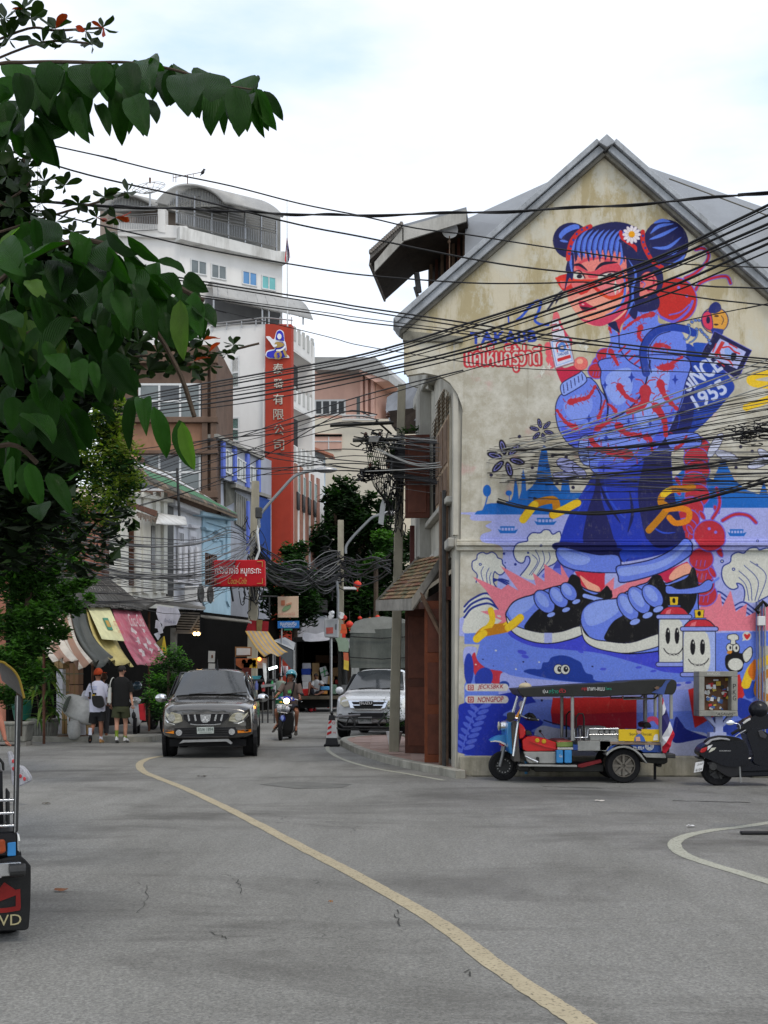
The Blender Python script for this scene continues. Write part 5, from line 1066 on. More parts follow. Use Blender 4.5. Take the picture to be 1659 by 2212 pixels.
for r in(.3,.6,.95):m.tb([c+Mx@Ve((r*math.cos(a),r*math.sin(a),r*r*.32))for a in np.linspace(0,2*math.pi,25)],.014,4)
m.mk('dish_ring',g8,d9,kind='stuff')
m=MB()
for k in range(12):a=k*math.pi/6;m.tb([c+Mx@Ve((r*math.cos(a),r*math.sin(a),r*r*.32))for r in(0,.3,.6,.95)],.012,4)
m.mk('dish_rib',g8,d9,kind='stuff');MB().tb([c,c+V3(0,0,-.8)],.05,6).mk('dish_mast',aA,d9)
m=MB();m.tb([c+Mx@V3(.9,0,.25),c+V3(0,0,.62),c+Mx@V3(-.9,0,.25)],.015,4);m.tb([c+V3(0,0,.55),c+V3(0,0,.85)],.06,6);m.mk('feed_horn',bu,d9)
an=af('roof_aerial','spindly television aerial above the barrel roof with a bird at its tip','aerial',tuple(P(405,395,69)))
for a,b,r in(((405,397),(405,378),.03),((374,384),(436,372),.02),((374,378),(374,393),.02),((380,379),(380,394),.02),((418,375),(418,382),.015)):MB().tb([P(*a,69),P(*b,69)],r,5).mk('aerial_rod',bu,an)
bd=MB();bc=P(438,372,69);bd.ball(bc,(.1,.08,.14),10,7,M=Matrix.Rotation(R(30),3,'Y'));bd.ball(bc+V3(.07,0,.14),.065,8,6);bd.tb([bc+V3(.12,0,.14),bc+V3(.19,0,.12)],[.03,.005],5);bd.tb([bc+V3(-.05,0,-.05),bc+V3(-.14,0,-.2)],[.05,.02],5)
bd.mk('bird',ab,None,sQ=60,lQ='small dark bird perched on the tip of the roof aerial',cat='bird',org=bc)
ms=af('radio_mast','distant red and white lattice mast rising behind the near branches','mast',tuple(P(84,470,120)))
for s_ in(-1,1):
 for k in range(6):m=MB();y0,y1=345+k*22,345+(k+1)*22;m.tb([P(84+s_*2.6,y0,120),P(84+s_*2.6,y1,120)],.035,4);m.mk('mast_leg',bu if k%2 else cN,ms)
for k in range(16):MB().tb([P(81.4,345+k*8.2,120),P(86.6,349+k*8.2,120)],.025,4).mk('mast_brace',bu,ms)
fl=af('flagpole','thin white flagpole on the white block with a limp striped flag','flagpole',tuple(P(621,700,64)))
MB().tb([P(620,430,64),P(621,705,64)],[.02,.045],6).mk('pole',cN,fl)
for k,(c_,a,b)in enumerate(((M('flag_red',(.45,.03,.04),.7,.1,3,.05),0.,.25),(M('flag_white',(.7,.7,.7),.7,.1,3,.05),.25,.45),(M('flag_navy',(.04,.03,.16),.7,.1,3,.05),.45,.8),(bS['flag_white'],.8,.92),(bS['flag_red'],.92,1))):
 xa=lambda t,v:620-6*v+12*t*v;aj=[]
 for j in range(8):v=j/7;aj.append([P(620+(-5+12*t)*(.15+.85*v),514+v*(48+8*math.sin(t*4)),64-.15*math.sin(t*9+j))for t in(a,(a+b)/2,b)])
 MB().grid(aj).mk('flag_stripe',c_,fl,fix=False)
MB().lathe(_p("0 1 .35 .98 .5 .8 .5 .05 .45 0"),UW.hit(*Z('A3',(1130,500))[0],-1.5),16).mk('water_tank',M('steel_tank',(.42,.43,.43),.45,.15,3,.05,ml=.4),None,sQ=40,lQ='ribbed steel water tank behind the terrace railing',cat='tank')
o=af('air_conditioner','white outdoor air conditioner standing on the roof terrace','air conditioner',tuple(UW.hit(*Z('A3',(1000,560))[0],-1.2)))
m=MB();cc=UW.hit(*Z('A3',(995,500))[0],-1.2);m.box(cc,(.9,.5,1.1),rz=.4);m.mk('casing',ae,o,bevel=.03);MB().lathe(_p(".3 0 .28 .04 0 .02"),cc+V3(-.1,-.34,0),14,'Y').mk('fan_grille',aa,o)
def aT(x0,y0,x1,y1,d,w0,w1,lQ,fb=0.):
 b=P(x0,y0,d);b=V3(b.x,d,fb);t=P(x1,y1,d)
 o=af('utility_pole',lQ,'utility pole',tuple(b));m=MB();aj=[]
 for k in range(5):
  f=k/4;c=b.lerp(t,f);w=(w0+(w1-w0)*f)/2;aj.append([c+V3(a*w,e*w,0)for a,e in _p("-1 -1 1 -1 1 1 -1 1")])
 m.grid(aj,closed=True);m.add(aj[-1],[(0,1,2,3)]);m.mk('pole',ez,o,bevel=.012);return o,b,t
ez=M('pole_concrete',(.3,.275,.21),.85,.2,1.6,.2,sk=.5,dt=(.12,.11,.08))
p1,io,ii=aT(851,1610,868,832,23.7,.205,.155,'tall square concrete pole on the corner pavement hung with black cable clumps',.12)
DP=23.3
def ea(a,b,r,name,aw,parent,d=DP,n=4):m=MB();m.tb([P(*a,d),P(*b,d)],r,n);return m.mk(name,aw,parent)
eU=M('dark_steel_arm',(.03,.028,.025),.7,.3,5,.1)
ea((713,919),(850,913),.036,'crossarm',eU,p1);ea((762,951),(868,949),.04,'crossarm',M('weathered_grey_arm',(.1,.095,.085),.8,.3,4,.2),p1);ea((777,1019),(888,1017),.045,'crossarm',eU,p1);ea((812,908),(846,938),.02,'arm_brace',eU,p1)
for k,(x,y)in enumerate(_p("838 902 790 945 820 945 800 1012 840 1012")):MB().lathe(_p(".03 0 .045 .02 .03 .05 .04 .07 .02 .1"),P(x,y,DP),8).mk('insulator',M('brown_insulator',(.1,.045,.03),.35,.1,5,0),p1)
MB().box(P(878,985,23.3),(.38,.25,.32)).mk('junction_box',ab,p1,bevel=.02)
MB().box(P(860,1005,23.2),(.3,.2,.36),rz=.3).mk('junction_box',aa,p1,bevel=.02)
hk=af('floodlight','grey floodlight hanging from the crossarm of the corner pole','floodlight',tuple(P(808,946,23)))
m=MB();q=[P(797,944,22.9),P(822,944,22.9),P(817,956,23),P(795,955,23)];m.pr_(q,(0,.1,.04));m.mk('housing',aA,hk);m=MB();q=[v+V3(0,-.008,-.002)for v in q];c=sum(q,Ve())/4;m.pr_([c+(v-c)*.85 for v in q],(0,-.01,0));m.mk('lens',ae,hk)
MB().pr_([P(822,1090,23.4),P(832,1062,23.4),P(836,1064,23.4),P(828,1134,23.4),P(817,1130,23.4)],(0,.04,0)).mk('perforated_strip',cN,p1)
rr=random.Random(11)
def bi(parent,fO,fN,sx,sy,n,d,r,aw,name='cable_coil'):
 m=MB()
 for i in range(n):
  x,y=rr.gauss(fO,sx),rr.gauss(fN,sy);a=rr.uniform(0,6.3);q=[]
  for k in range(7):t=k/6*rr.uniform(2.5,5);q.append(P(x+sx*.7*math.cos(a+t)+k*rr.uniform(-1,1),y+sy*.6*math.sin(a+t),d+rr.uniform(-.25,.25)))
  m.tb([tuple(v)for v in ah(q,2,False)],r*rr.uniform(.6,1.3),4,cap=False)
 return m.mk(name,aw,parent,kind='stuff',fix=False)
bi(p1,862,985,11,24,34,23.4,.015,ai);bi(p1,812,952,16,10,22,23.2,.013,ai);bi(p1,802,1022,16,8,24,23.2,.014,ai);bi(p1,846,1060,10,24,18,23.3,.013,ai);bi(p1,860,1110,8,30,12,23.3,.011,ai)
m=MB()
for k in range(18):
 x0=790+k*3.2;q=[P(x0,950+rr.uniform(-4,8),23.2),P(x0+6+k,1000,23.3),P(x0+18,1050+k*3,23.3),P(846+rr.uniform(-8,8),1090+k*4,23.4)];m.tb(ah(q,4,False),.007,4,cap=False)
m.mk('drooping_cables',ai,p1,kind='stuff',fix=False)
p2,_,_=aT(735,1500,736,1124,58,.34,.28,'distant concrete pole with a curved lamp arm before the trees')
p3,_,_=aT(543,1560,552,1040,47,.42,.28,'concrete pole behind the red restaurant sign carrying a long lamp arm')
bi(p3,547,1240,12,40,30,46.5,.022,ai);bi(p2,730,1235,22,22,40,57,.03,ai)
for pp,am,d in((p3,_p("560 1140 560 1118 573 1098 604 1063 635 1030 660 1020 690 1014"),46),(p2,_p("747 1196 748 1180 762 1160 785 1136 804 1118 820 1112 834 1108"),57)):
 MB().tb(ah([P(*q,d)for q in am],4,False),.06 if d<50 else .065,7).mk('lamp_arm',M('galvanised_arm',(.2,.21,.215),.5,.15,5,0,ml=.4),pp)
 m=MB();e=P(*am[-1],d);m.ball(e+V3(.25,0,-.02),(.45,.18,.12),10,6);m.mk('lamp_head',aA,pp,sQ=60)
MB().tb([P(560,1130,46),P(556,1150,46),P(560,1190,46),P(552,1212,46)],.05,6).mk('conduit',cN,p3)
MB().box(P(559,1108,46),(.25,.2,.42)).mk('control_box',aa,p3,bevel=.03)
def a2(am,r,d0,d1,lQ,gQ,aw=None,name='overhead_cable',n=5,twist=0):
 k=len(am);L=[0]
 for i in range(1,k):L.append(L[-1]+math.hypot(am[i][0]-am[i-1][0],am[i][1]-am[i-1][1]))
 q=[P(x,y,1/((1-l/L[-1])/d0+(l/L[-1])/d1))for(x,y),l in zip(am,L)]
 if am[-1][0]>1700:q.append(q[-1]+(q[-1]-q[-2]).normalized()*9)
 if am[0][0]<480 and d0<30:q.insert(0,q[0]+(q[0]-q[1]).normalized()*(9 if d0<25 else 14))
 m=MB();m.tb(ah(q,5,False),r,n,cap=False)
 if twist:
  c=ah(q,14,False);s=[v+Ve((0,math.cos(i*.35)*r*1.6,math.sin(i*.35)*r*1.6))for i,v in enumerate(c)];m.tb(s,r*.8,4,cap=False)
 o=m.mk(name,aw or ai,None,fix=False,lQ=lQ,cat='cable',gQ=gQ);return o
ic='first second fifth sixth seventh eighth third fourth ninth'.split()
GD='thick black power cables rising across the gable'
for i,(am,r)in enumerate(((_p("235 870 378 840 560 808 783 766 1000 702 1215 633 1440 548 1720 414"),.0165),(_p("235 878 378 852 560 819 783 777 1000 713 1215 643 1440 562 1720 438"),.014),(_p("235 886 378 862 560 832 783 789 1000 730 1215 660 1440 578 1720 458"),.0165),(_p("235 893 378 873 560 846 783 805 1000 755 1215 688 1440 606 1720 488"),.0145),(_p("235 899 378 882 560 855 783 811 1000 762 1215 700 1440 622 1720 500"),.0155),(_p("235 906 378 890 560 866 783 822 1000 772 1215 712 1440 636 1720 518"),.01),(_p("235 872 560 813 783 771 1000 707 1215 638 1440 553 1720 421"),.007),(_p("235 890 560 838 783 796 1000 738 1215 668 1440 585 1720 466"),.008),(_p("260 1010 450 965 640 900 800 850 1000 800"),.008))):
 a2(am,r,27,12,ic[i]+' in order of the black power cables rising left to right across the gable',GD)
OF='topmost second third fourth fifth lowest-but-one lowest sixth'.split()
GF='black cables falling from the upper left past the dormer'
for i,(am,r,d0,d1,tw)in enumerate((((_p("96 311 211 336 352 371 500 402 648 440 783 467 898 493 1010 507 1161 531 1380 562 1539 574 1720 580")),.009,14,15,0),(_p("0 320 39 332 195 379 420 430 648 486 783 512 1010 558 1161 581 1400 605 1539 619 1720 625"),.011,14,15,0),(_p("180 478 273 500 450 540 648 574 783 594 1010 611 1161 612 1284 610 1420 628 1539 647 1720 666"),.01,15,15,0),(_p("330 590 444 609 702 650 783 664 1010 698 1161 721 1389 749 1539 765 1720 781"),.011,16,14,0),(_p("330 596 450 616 702 657 783 671 1010 707 1161 729 1389 757 1720 792"),.009,16,14,0),(_p("330 620 447 640 702 675 783 687 1010 716 1215 739 1450 762 1720 786"),.006,16,14.5,0),(_p("400 650 459 667 702 726 783 747 991 780 1161 798 1420 802 1720 812"),.006,18,15,0),(_p("330 628 450 645 702 681 783 696 1010 722 1161 748 1390 772 1539 784 1720 800"),.009,16,14.5,0))):
 a2(am,r,d0,d1,OF[i]+' of the thin black cables falling gently from the upper left across the gable',GF)
a2(_p("170 440 250 446 400 452 508 457 648 463 783 465 1000 460 1215 451 1429 437 1659 416 1760 405"),.011,15,12.5,'twisted double black cable running almost level under the peak of the gable',None,twist=1)
a2(_p("378 960 560 935 783 868 1107 773 1350 722 1539 680 1659 656 1760 634"),.007,20,14,'single thin cable crossing below the jacket collar and above the Thai writing',None)
GL='black cables strung low across the mural from the corner pole'
for am,r,d1 in((_p("850 960 937 955 1107 971 1161 970 1330 967 1512 949 1760 915"),.019,13.5),(_p("860 1022 980 1040 1161 1036 1267 1028 1512 1004 1760 970"),.014,13.5),(_p("850 1028 937 1042 1020 1068 1107 1092 1161 1100 1267 1110 1351 1106 1457 1092 1600 1056 1760 1010"),.022,13.2),(_p("850 1024 937 1038 1030 1062 1120 1090 1230 1105 1351 1102 1457 1086 1600 1048 1760 1000"),.01,13.2)):
 a2(am,r,23,d1,'heavy black cable sagging from the corner pole across the skirt of the mural',GL)
for k,am in enumerate((_p("812 967 900 1002 1000 988 1107 965 1300 905 1512 830 1760 740"),_p("812 970 905 1006 1010 993 1107 972 1300 914 1512 842 1760 752"),_p("790 1018 900 1013 1000 1003 1161 972 1330 930 1512 880 1760 800"),_p("840 945 930 950 1040 960 1161 952 1330 905 1512 845 1760 765"))):
 a2(am,.0085,23,13.6,'pale grey cable running up to the right over the jacket sleeves','pale grey cables over the sleeves',M('pale_cable',(.32,.32,.3),.4,.1,8,0))
rr=random.Random(4)
for k in range(64):
 y0=rr.uniform(935,1050);y1=rr.uniform(815,1060)if k%3 else rr.uniform(985,1075);sag=rr.uniform(6,46);x0=rr.uniform(805,872);q=[]
 for t in(0,.12,.28,.45,.62,.8,1):
  q.append((x0+(1760-x0)*t,y0+(y1-y0)*t+sag*4*t*(1-t)*(1.2-t)+rr.uniform(-2,2)))
 a2(q,rr.choice((.0035,.0045,.005,.006)),23.1,rr.uniform(13,15.5),'thin dark wire fanning from the corner pole over the lower mural','thin wires over the lower mural',ai if k%4 else bq,name='overhead_wire',n=4)
tg=af('cable_tangle','black tangle of coiled cable where the wires cross the right edge','cable coil',tuple(P(1640,940,13.6)))
bi(tg,1640,932,24,7,30,13.6,.007,ai);bi(tg,1605,950,22,5,14,13.6,.005,ai)
GS='grey wires looped along the left shop fronts'
for k in range(30):
 y0=rr.uniform(1130,1215);ym=y0+rr.uniform(28,62);q=[(rr.uniform(20,120),y0),(200,y0+(ym-y0)*.6),(330,ym),(430,ym-rr.uniform(-4,12)),(500,ym-rr.uniform(20,40)),(552,rr.uniform(1150,1190))]
 a2(q,rr.uniform(.006,.014),21,46,'thin grey wire looping in front of the left shop fronts',GS,bq if k%3 else ai,'overhead_wire',4)
for k in range(14):
 y0=rr.uniform(1235,1300);q=[(60,y0),(250,y0+rr.uniform(0,14)),(420,y0+rr.uniform(-8,22)),(548,1215+rr.uniform(0,60))]
 a2(q,rr.uniform(.006,.012),24,46,'dark wire slung low above the stall roofs','dark wires above the stall roofs',ai,'overhead_wire',4)
for k in range(14):
 y0=rr.uniform(905,1010);y1=rr.uniform(895,1030);q=[(300,y0+90),(450,y0+50-k),(600,(y0+y1)/2+20),(740,y1-6),(rr.uniform(790,850),y1)]
 a2(q,rr.uniform(.006,.012),34,23.2,'slim dark wire crossing in front of the red sign pillar to the corner pole','slim wires across the red pillar',ai,'overhead_wire',4)
for k in range(34):
 y0=rr.uniform(1170,1225);y1=rr.uniform(1190,1260);q=[(552+rr.uniform(-6,6),y0),(590+rr.uniform(-8,8),y0+rr.uniform(20,50)),(650,y0+rr.uniform(30,70)),(700,y1+rr.uniform(0,30)),(735,y1)]
 a2(q,rr.uniform(.014,.032),46,56,'sagging dark wire in the snarl between the two lamp poles','snarled wires between the lamp poles',ai if k%4 else bq,'overhead_wire',4)
for k in range(12):
 y0=rr.uniform(1190,1250);q=[(735,y0),(770,y0+rr.uniform(-4,22)),(810,y0+rr.uniform(-10,14)),(846,rr.uniform(1180,1240))]
 a2(q,rr.uniform(.01,.02),56,23.5,'dark wire running from the lamp pole to the corner pole','wires between lamp pole and corner pole',ai,'overhead_wire',4)
def aC(name,a0,gX=1.,veins=True,rough=.42,trans=.25):
 m=bpy.data.materials.new(name);m.use_nodes=True;nt=m.node_tree;L=nt.links;b=nt.nodes['Principled BSDF']
 tc=N(nt,'ShaderNodeTexCoord');oi=N(nt,'ShaderNodeObjectInfo');n=N(nt,'ShaderNodeTexNoise');_i(n,'Scale',3.5);_i(n,'Detail',5);L.new(tc.outputs['Object'],n.inputs[0])
 ad=N(nt,'ShaderNodeMath',operation='ADD');L.new(oi.outputs['Random'],ad.inputs[0]);L.new(n.outputs[0],ad.inputs[1])
 r=N(nt,'ShaderNodeMapRange');_i(r,1,.3);_i(r,2,1.7);_i(r,3,.55);_i(r,4,1.5);L.new(ad.outputs[0],r.inputs[0])
 mx=N(nt,'ShaderNodeMix',data_type='RGBA',blend_type='MULTIPLY');_i(mx,0,1);_i(mx,6,tuple(a0)+(1,));L.new(r.outputs[0],mx.inputs[7]);cD=mx.outputs[2]
 if veins:
  w=N(nt,'ShaderNodeTexWave',wave_type='BANDS',bands_direction='DIAGONAL');_i(w,'Scale',5.5);_i(w,'Distortion',.6);L.new(tc.outputs['UV'],w.inputs[0])
  bp=N(nt,'ShaderNodeBump');_i(bp,'Strength',.5);_i(bp,'Distance',.01);L.new(w.outputs[1],bp.inputs['Height']);L.new(bp.outputs[0],b.inputs['Normal'])
  m2=N(nt,'ShaderNodeMix',data_type='RGBA');fi=N(nt,'ShaderNodeMapRange');_i(fi,1,.9);_i(fi,2,1);_i(fi,4,.35);L.new(w.outputs[1],fi.inputs[0]);L.new(fi.outputs[0],m2 .inputs[0]);L.new(cD,m2 .inputs[6]);_i(m2,7,tuple(min(1,c*1.9)for c in a0)+(1,));cD=m2 .outputs[2]
 L.new(cD,b.inputs['Base Color']);_i(b,'Roughness',rough+.08);_i(b,'Specular IOR Level',.13)
 tr=N(nt,'ShaderNodeBsdfTranslucent');t2=N(nt,'ShaderNodeMix',data_type='RGBA',blend_type='MULTIPLY');_i(t2,0,1);L.new(cD,t2 .inputs[6]);_i(t2,7,(1.6,2.2,.5,1));L.new(t2 .outputs[2],tr.inputs[0])
 ms=N(nt,'ShaderNodeMixShader');_i(ms,0,trans);L.new(b.outputs[0],ms.inputs[1]);L.new(tr.outputs[0],ms.inputs[2]);L.new(ms.outputs[0],nt.nodes['Material Output'].inputs[0])
 return m
dE=aC('big_leaf_green',(.012,.046,.004));dC=aC('mid_leaf_green',(.007,.027,.003));dD=aC('sheen_leaf',(.014,.042,.008),rough=.2);eI=aC('backlit_leaf',(.07,.13,.025),trans=.45);eJ=aC('old_red_leaf',(.3,.03,.012),veins=False);bf=aC('glossy_small_leaf',(.012,.024,.007),veins=False,rough=.38)  # paler green of the backlit leaf puts light from behind into its colour
ba=M('twig_bark',(.07,.05,.035),.9,.3,12,.3)
def aH(name,aw,L,Wd,cU,gG,seed,gr=False):
 rr=random.Random(seed);nr,nc=9,5;aj=[];uv=[]
 for i in range(nr):
  t=i/(nr-1);w=(math.sin(math.pi*t**(.8 if not gr else 1.5))**.7)if 0<t<1 else .02
  r=[]
  for j in range(nc):
   s=j/(nc-1)*2-1;x=s*w*Wd/2;da=.03*Wd*math.sin(i*1.7+seed)*abs(s)
   r.append(Ve((x,-gG*abs(s)*w*Wd*.5-cU*math.sin(t*1.6)*L*.3+da,-t*L*(1-.08*cU))));uv.append((abs(s),t))
  aj.append(r)
 m=MB();m.grid(aj);me=m.mesh(name,aw);ul=me.uv_layers.new(name='UVMap')
 for ha in me.loops:ul.data[ha.index].uv=uv[ha.vertex_index]
 me.polygons.foreach_set('use_smooth',[True]*len(me.polygons));return me
BL=[aH('leaf',dE,1,.56,.5,.35,k)for k in range(3)]+[aH('leaf',dC,1,.56,.8,.3,7),aH('leaf',dC,1,.46,-.4,.9,9),aH('leaf',dE,1,.42,.9,1.1,12),aH('leaf',dD,1,.5,.6,.5,14)]
BY=aH('leaf',eI,1,.5,.5,.35,4)
SM=[aH('leaf',bf,1,.5,.5,.3,5,True),aH('leaf',bf,1,.44,-.3,.4,6,True)];SR=aH('leaf',eJ,1,.42,.4,.3,5,True)
c8=af('broadleaf_tree','near broadleaf tree whose large ribbed leaves hang in from the upper left','tree',tuple(P(-500,1900,6.2)))
bz=dK[c8.name]
fC=[0]
def bI(me,x0,y0,x1,y1,d,fc,parent,org,eq=1.):
 a,b=P(x0,y0,d),P(x1,y1,d-random.uniform(-.1,.16));v=b-a;L=v.length;z=-v.normalized();x=Ve((math.cos(fc),math.sin(fc),0));x=(x-z*x.dot(z)).normalized();y=z.cross(x)
 o=bpy.data.objects.new('leaf',me);dQ.objects.link(o);o.parent=parent;Mx=Matrix((x*L*eq,y*L,z*L)).transposed().to_4x4();Mx.translation=a-org;o.matrix_basis=Mx;fC[0]+=1;return o
def zl(k,L,d,meshes,org,parent,fc=.5,d8=0):
 for(x0,y0,x1,y1,w)in L:
  if d8:x1+=(x1-x0)*d8;y1+=(y1-y0)*d8;w*=1+d8*2
  p,q=Z(k,(x0,y0),(x1,y1));l=math.hypot(q[0]-p[0],q[1]-p[1]);bI(random.choice(meshes),p[0],p[1],q[0],q[1],d+random.uniform(-.35,.35),random.uniform(-fc,fc),parent,org,min(1.5,max(.6,w*ZT[k][2]/l/.6)))
hG=_p("60 345 110 505 125 280 338 265 548 140 390 365 420 570 120 470 350 510 560 140 610 338 605 520 130 740 330 800 590 150 690 345 760 560 110 900 372 900 610 130 950 356 960 515 90 1035 405 1055 710 130 1160 400 1150 585 120 1250 478 1195 750 120 1300 478 1310 755 115 1325 440 1385 625 115 1380 520 1352 770 100 1400 488 1480 755 90 1420 490 1535 705 70 630 490 665 785 90 690 480 775 745 80 730 530 822 775 90 340 500 417 740 70 430 540 520 790 80 500 500 490 655 100 535 580 597 705 50 280 520 290 730 140 190 640 307 885 85 190 690 215 900 90 90 600 75 870 130 20 560 60 720 120 150 400 190 620 140 330 400 300 690 150 60 420 30 570 120 820 320 860 560 120 1080 420 1120 640 110 580 340 560 500 110 10 640 20 780 120 120 560 140 760 140 830 318 900 372 60 230 420 210 620 140 440 400 460 640 130 640 400 640 590 120",5)
zl('A1',hG,6.2,BL,bz,c8,.5,.16)
zl('A1',[(x+38,y+12,a+30,b-20,w)for x,y,a,b,w in hG[:22]],6.5,BL,bz,c8,.9)
MB().tb(ah([P(*q,6.2)for q in zk('A1',*_p("-200 420 0 352 150 345 300 342 500 345 700 345 900 372 1100 425 1250 470 1400 496"))],5,False),[.009]*20+[.007]*15+[.004]*11,6).mk('branch',ba,c8)
ih=_p("870 575 850 970 125 1005 700 935 1090 135 1060 730 1095 1120 125 1130 785 1215 1185 135 1320 885 1450 1270 155 920 590 890 860 115 1440 20 1520 330 120 1000 -20 1030 300 140 1100 -30 1180 310 150 90 1150 130 1450 120 210 1200 310 1560 140 350 1275 530 1625 165 190 1190 240 1500 130 300 1500 330 1700 120 760 540 760 790 100 30 370 170 660 130 360 400 510 640 120 560 450 640 740 140 330 300 420 520 110 850 -80 950 280 140 1250 -40 1290 320 130 680 450 720 680 90 1200 850 1250 1150 110 420 520 560 620 110 230 -40 310 140 90",5)
zl('A2',ih,5.8,BL,bz,c8);zl('A2',[(1330,0,1385,485,170),(1340,900,1455,1265,120)],5.7,[BY],bz,c8)
ig=_p("30 480 360 640 150 200 545 465 720 110 60 620 275 885 190 270 780 375 1025 120 390 730 640 870 110 370 860 585 1150 170 620 840 835 975 140 570 1020 750 1250 150 640 1000 820 1230 150 200 640 330 780 90 330 1050 400 1290 170 190 1000 230 1300 150 470 1100 530 1330 130 80 850 160 1150 150 250 880 300 1180 170 700 1060 860 1280 130",5)
zl('A3',ig,5.9,BL,bz,c8,.8)
def d7(x,y,bv):
 c=False;n=len(bv)
 for i in range(n):
  (ax,ay),(bx,by)=bv[i],bv[(i+1)%n]
  if(ay>y)!=(by>y)and x<(bx-ax)*(y-ay)/(by-ay)+ax:c=not c
 return c
def cA(bv,rr):
 xs=[p[0]for p in bv];ys=[p[1]for p in bv]
 while True:
  x,y=rr.uniform(min(xs),max(xs)),rr.uniform(min(ys),max(ys))
  if d7(x,y,bv):return x,y
M1=_p("-20 540 80 500 190 520 300 560 390 620 440 660 450 700 420 740 380 740 300 730 200 760 -20 760")
M2=_p("-20 740 230 740 250 830 240 880 180 930 100 960 -20 1010")
rr=random.Random(21);random.seed(5)
for bv,n in((M1,94),(M2,60),(_p("-20 190 100 190 120 290 60 330 -20 340"),12)):
 for k in range(n):
  x,y=cA(bv,rr);a=rr.gauss(.3,.55);l=rr.uniform(60,118);bI(BY if rr.random()<.05 else random.choice(BL),x,y-l*.5,x+l*math.sin(a),y+l*.5*math.cos(a),rr.uniform(5.8,6.9),rr.uniform(-1.,1.),c8,bz,rr.uniform(.75,1.1))
for am in(_p("-100 700 60 560 200 520 330 590 440 650"),_p("-100 800 120 700 300 690 380 790 420 900"),_p("-100 1000 20 960 80 1000")):
 MB().tb(ah([P(*q,6.4)for q in am],5,False),.014,6).mk('branch',ba,c8)
e_=af('almond_tree','tropical almond behind the big leaves, small glossy rosettes with a few red leaves','tree',tuple(P(-400,1700,9)));eH=dK[e_.name]
def d2(x,y,d,parent,org,n=7,s=34,hW=.04):
 for i in range(n):
  a=i/n*6.28+random.uniform(-.4,.4);l=s*random.uniform(.7,1.15);dy=math.sin(a)*l*.75-l*.12;bI(SR if random.random()<hW else random.choice(SM),x,y,x+math.cos(a)*l,y+dy,d+random.uniform(-.1,.1),random.uniform(-1.3,1.3),parent,org)
for x,y,s in _p("30 330 42 60 315 40 15 380 44 95 390 34 20 290 40 66 38 40 120 62 38 185 68 30 222 60 34 50 20 30 20 85 44 92 92 38 135 95 32 200 95 30 10 40 36 275 415 34 225 425 34 140 400 36 170 440 38 60 360 38 40 400 40 90 440 38 120 480 40 210 470 34 30 450 42 160 500 36 250 470 32 505 745 26 490 765 22 452 760 34 420 780 34 385 790 38 340 760 36 300 740 36 270 770 38 230 730 36 200 770 38 440 735 40 400 765 42 365 800 36 320 800 40 290 820 36 455 790 30 350 730 40 395 730 40 430 810 26",3):
 d2(x,y,8.6,e_,eH,7,s)
for k in range(5):MB().tb(ah([P(*q,8.7)for q in(_p("-60 110 60 62 120 66 222 60"),_p("-60 150 90 92 200 95"),_p("-60 520 100 470 275 418"),_p("-60 480 60 400 50 340"),_p("150 800 300 770 430 770 560 742"))[k]],5,False),.009,5).mk('branch',ba,e_)
def aO(name,parent,am,n,s0,s1,bb,seed=1,cU=.6,org=None):
 """n small leaves as two triangles each, scattered by pts() -> (centre, material index)"""
 rr=random.Random(seed);m=MB();rs=np.random.RandomState(seed)
 V=[];Fc=[];Mi=[]
 for i in range(n):
  c,mi=am(rr);l=rr.uniform(s0,s1);w=l*rr.uniform(.35,.55);a=rr.uniform(0,6.28);e=rr.uniform(-1.2,.5)*cU
  d=Ve((math.cos(a)*math.cos(e),math.sin(a)*math.cos(e),math.sin(e)));up=Ve((rr.uniform(-.6,.6),rr.uniform(-.6,.6),1)).normalized();s=d.cross(up).normalized();f=s.cross(d)*l*.12
  b=len(V);V+=[c-d*l*.5,c+s*w*.5-f,c+d*l*.5,c-s*w*.5-f];Fc+=[(b,b+1,b+2),(b,b+2,b+3)];Mi+=[mi,mi]
 m.v=[tuple(v)for v in V];m.f=Fc;m.m=Mi
 return m.mk(name,bb,parent,fix=False,kind='stuff')
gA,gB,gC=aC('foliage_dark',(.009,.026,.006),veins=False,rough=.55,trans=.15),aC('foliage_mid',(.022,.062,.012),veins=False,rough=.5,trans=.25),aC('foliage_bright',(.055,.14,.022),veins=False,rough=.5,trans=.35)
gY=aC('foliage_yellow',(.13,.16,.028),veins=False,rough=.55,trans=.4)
M3=_p("-30 335 40 350 60 480 140 540 250 600 300 700 290 780 230 820 170 880 150 980 140 1080 120 1130 80 1150 60 1200 -30 1230")
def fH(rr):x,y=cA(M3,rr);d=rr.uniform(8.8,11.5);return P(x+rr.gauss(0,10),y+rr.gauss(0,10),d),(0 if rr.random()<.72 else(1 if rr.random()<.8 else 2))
cV=aC('shaded_inner_leaf',(.003,.007,.002),veins=False,rough=.6,trans=.12)  # near-black leaf colour paints in the shade inside the crown
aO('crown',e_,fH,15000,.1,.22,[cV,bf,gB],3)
M4=_p("60 1150 150 1110 280 1090 300 1130 250 1200 200 1250 120 1250 60 1210")
aO('low_sprays',e_,lambda rr:(P(*cA(M4,rr),rr.uniform(10.5,12)),0 if rr.random()<.6 else 1),320,.1,.2,[cV,bf],5)
MB().tb([P(-520,1900,9.5),P(-420,1300,9.5),P(-300,800,9.5),P(-60,560,9)],[.3,.24,.16,.06],10).mk('trunk',ba,e_)
MB().tb([Ve((P(-700,1900,6.2).x,6.2,0)),P(-600,1000,6.2),P(-300,720,6.2),P(-100,700,6.3)],[.2,.16,.08,.03],10).mk('trunk',ba,c8)
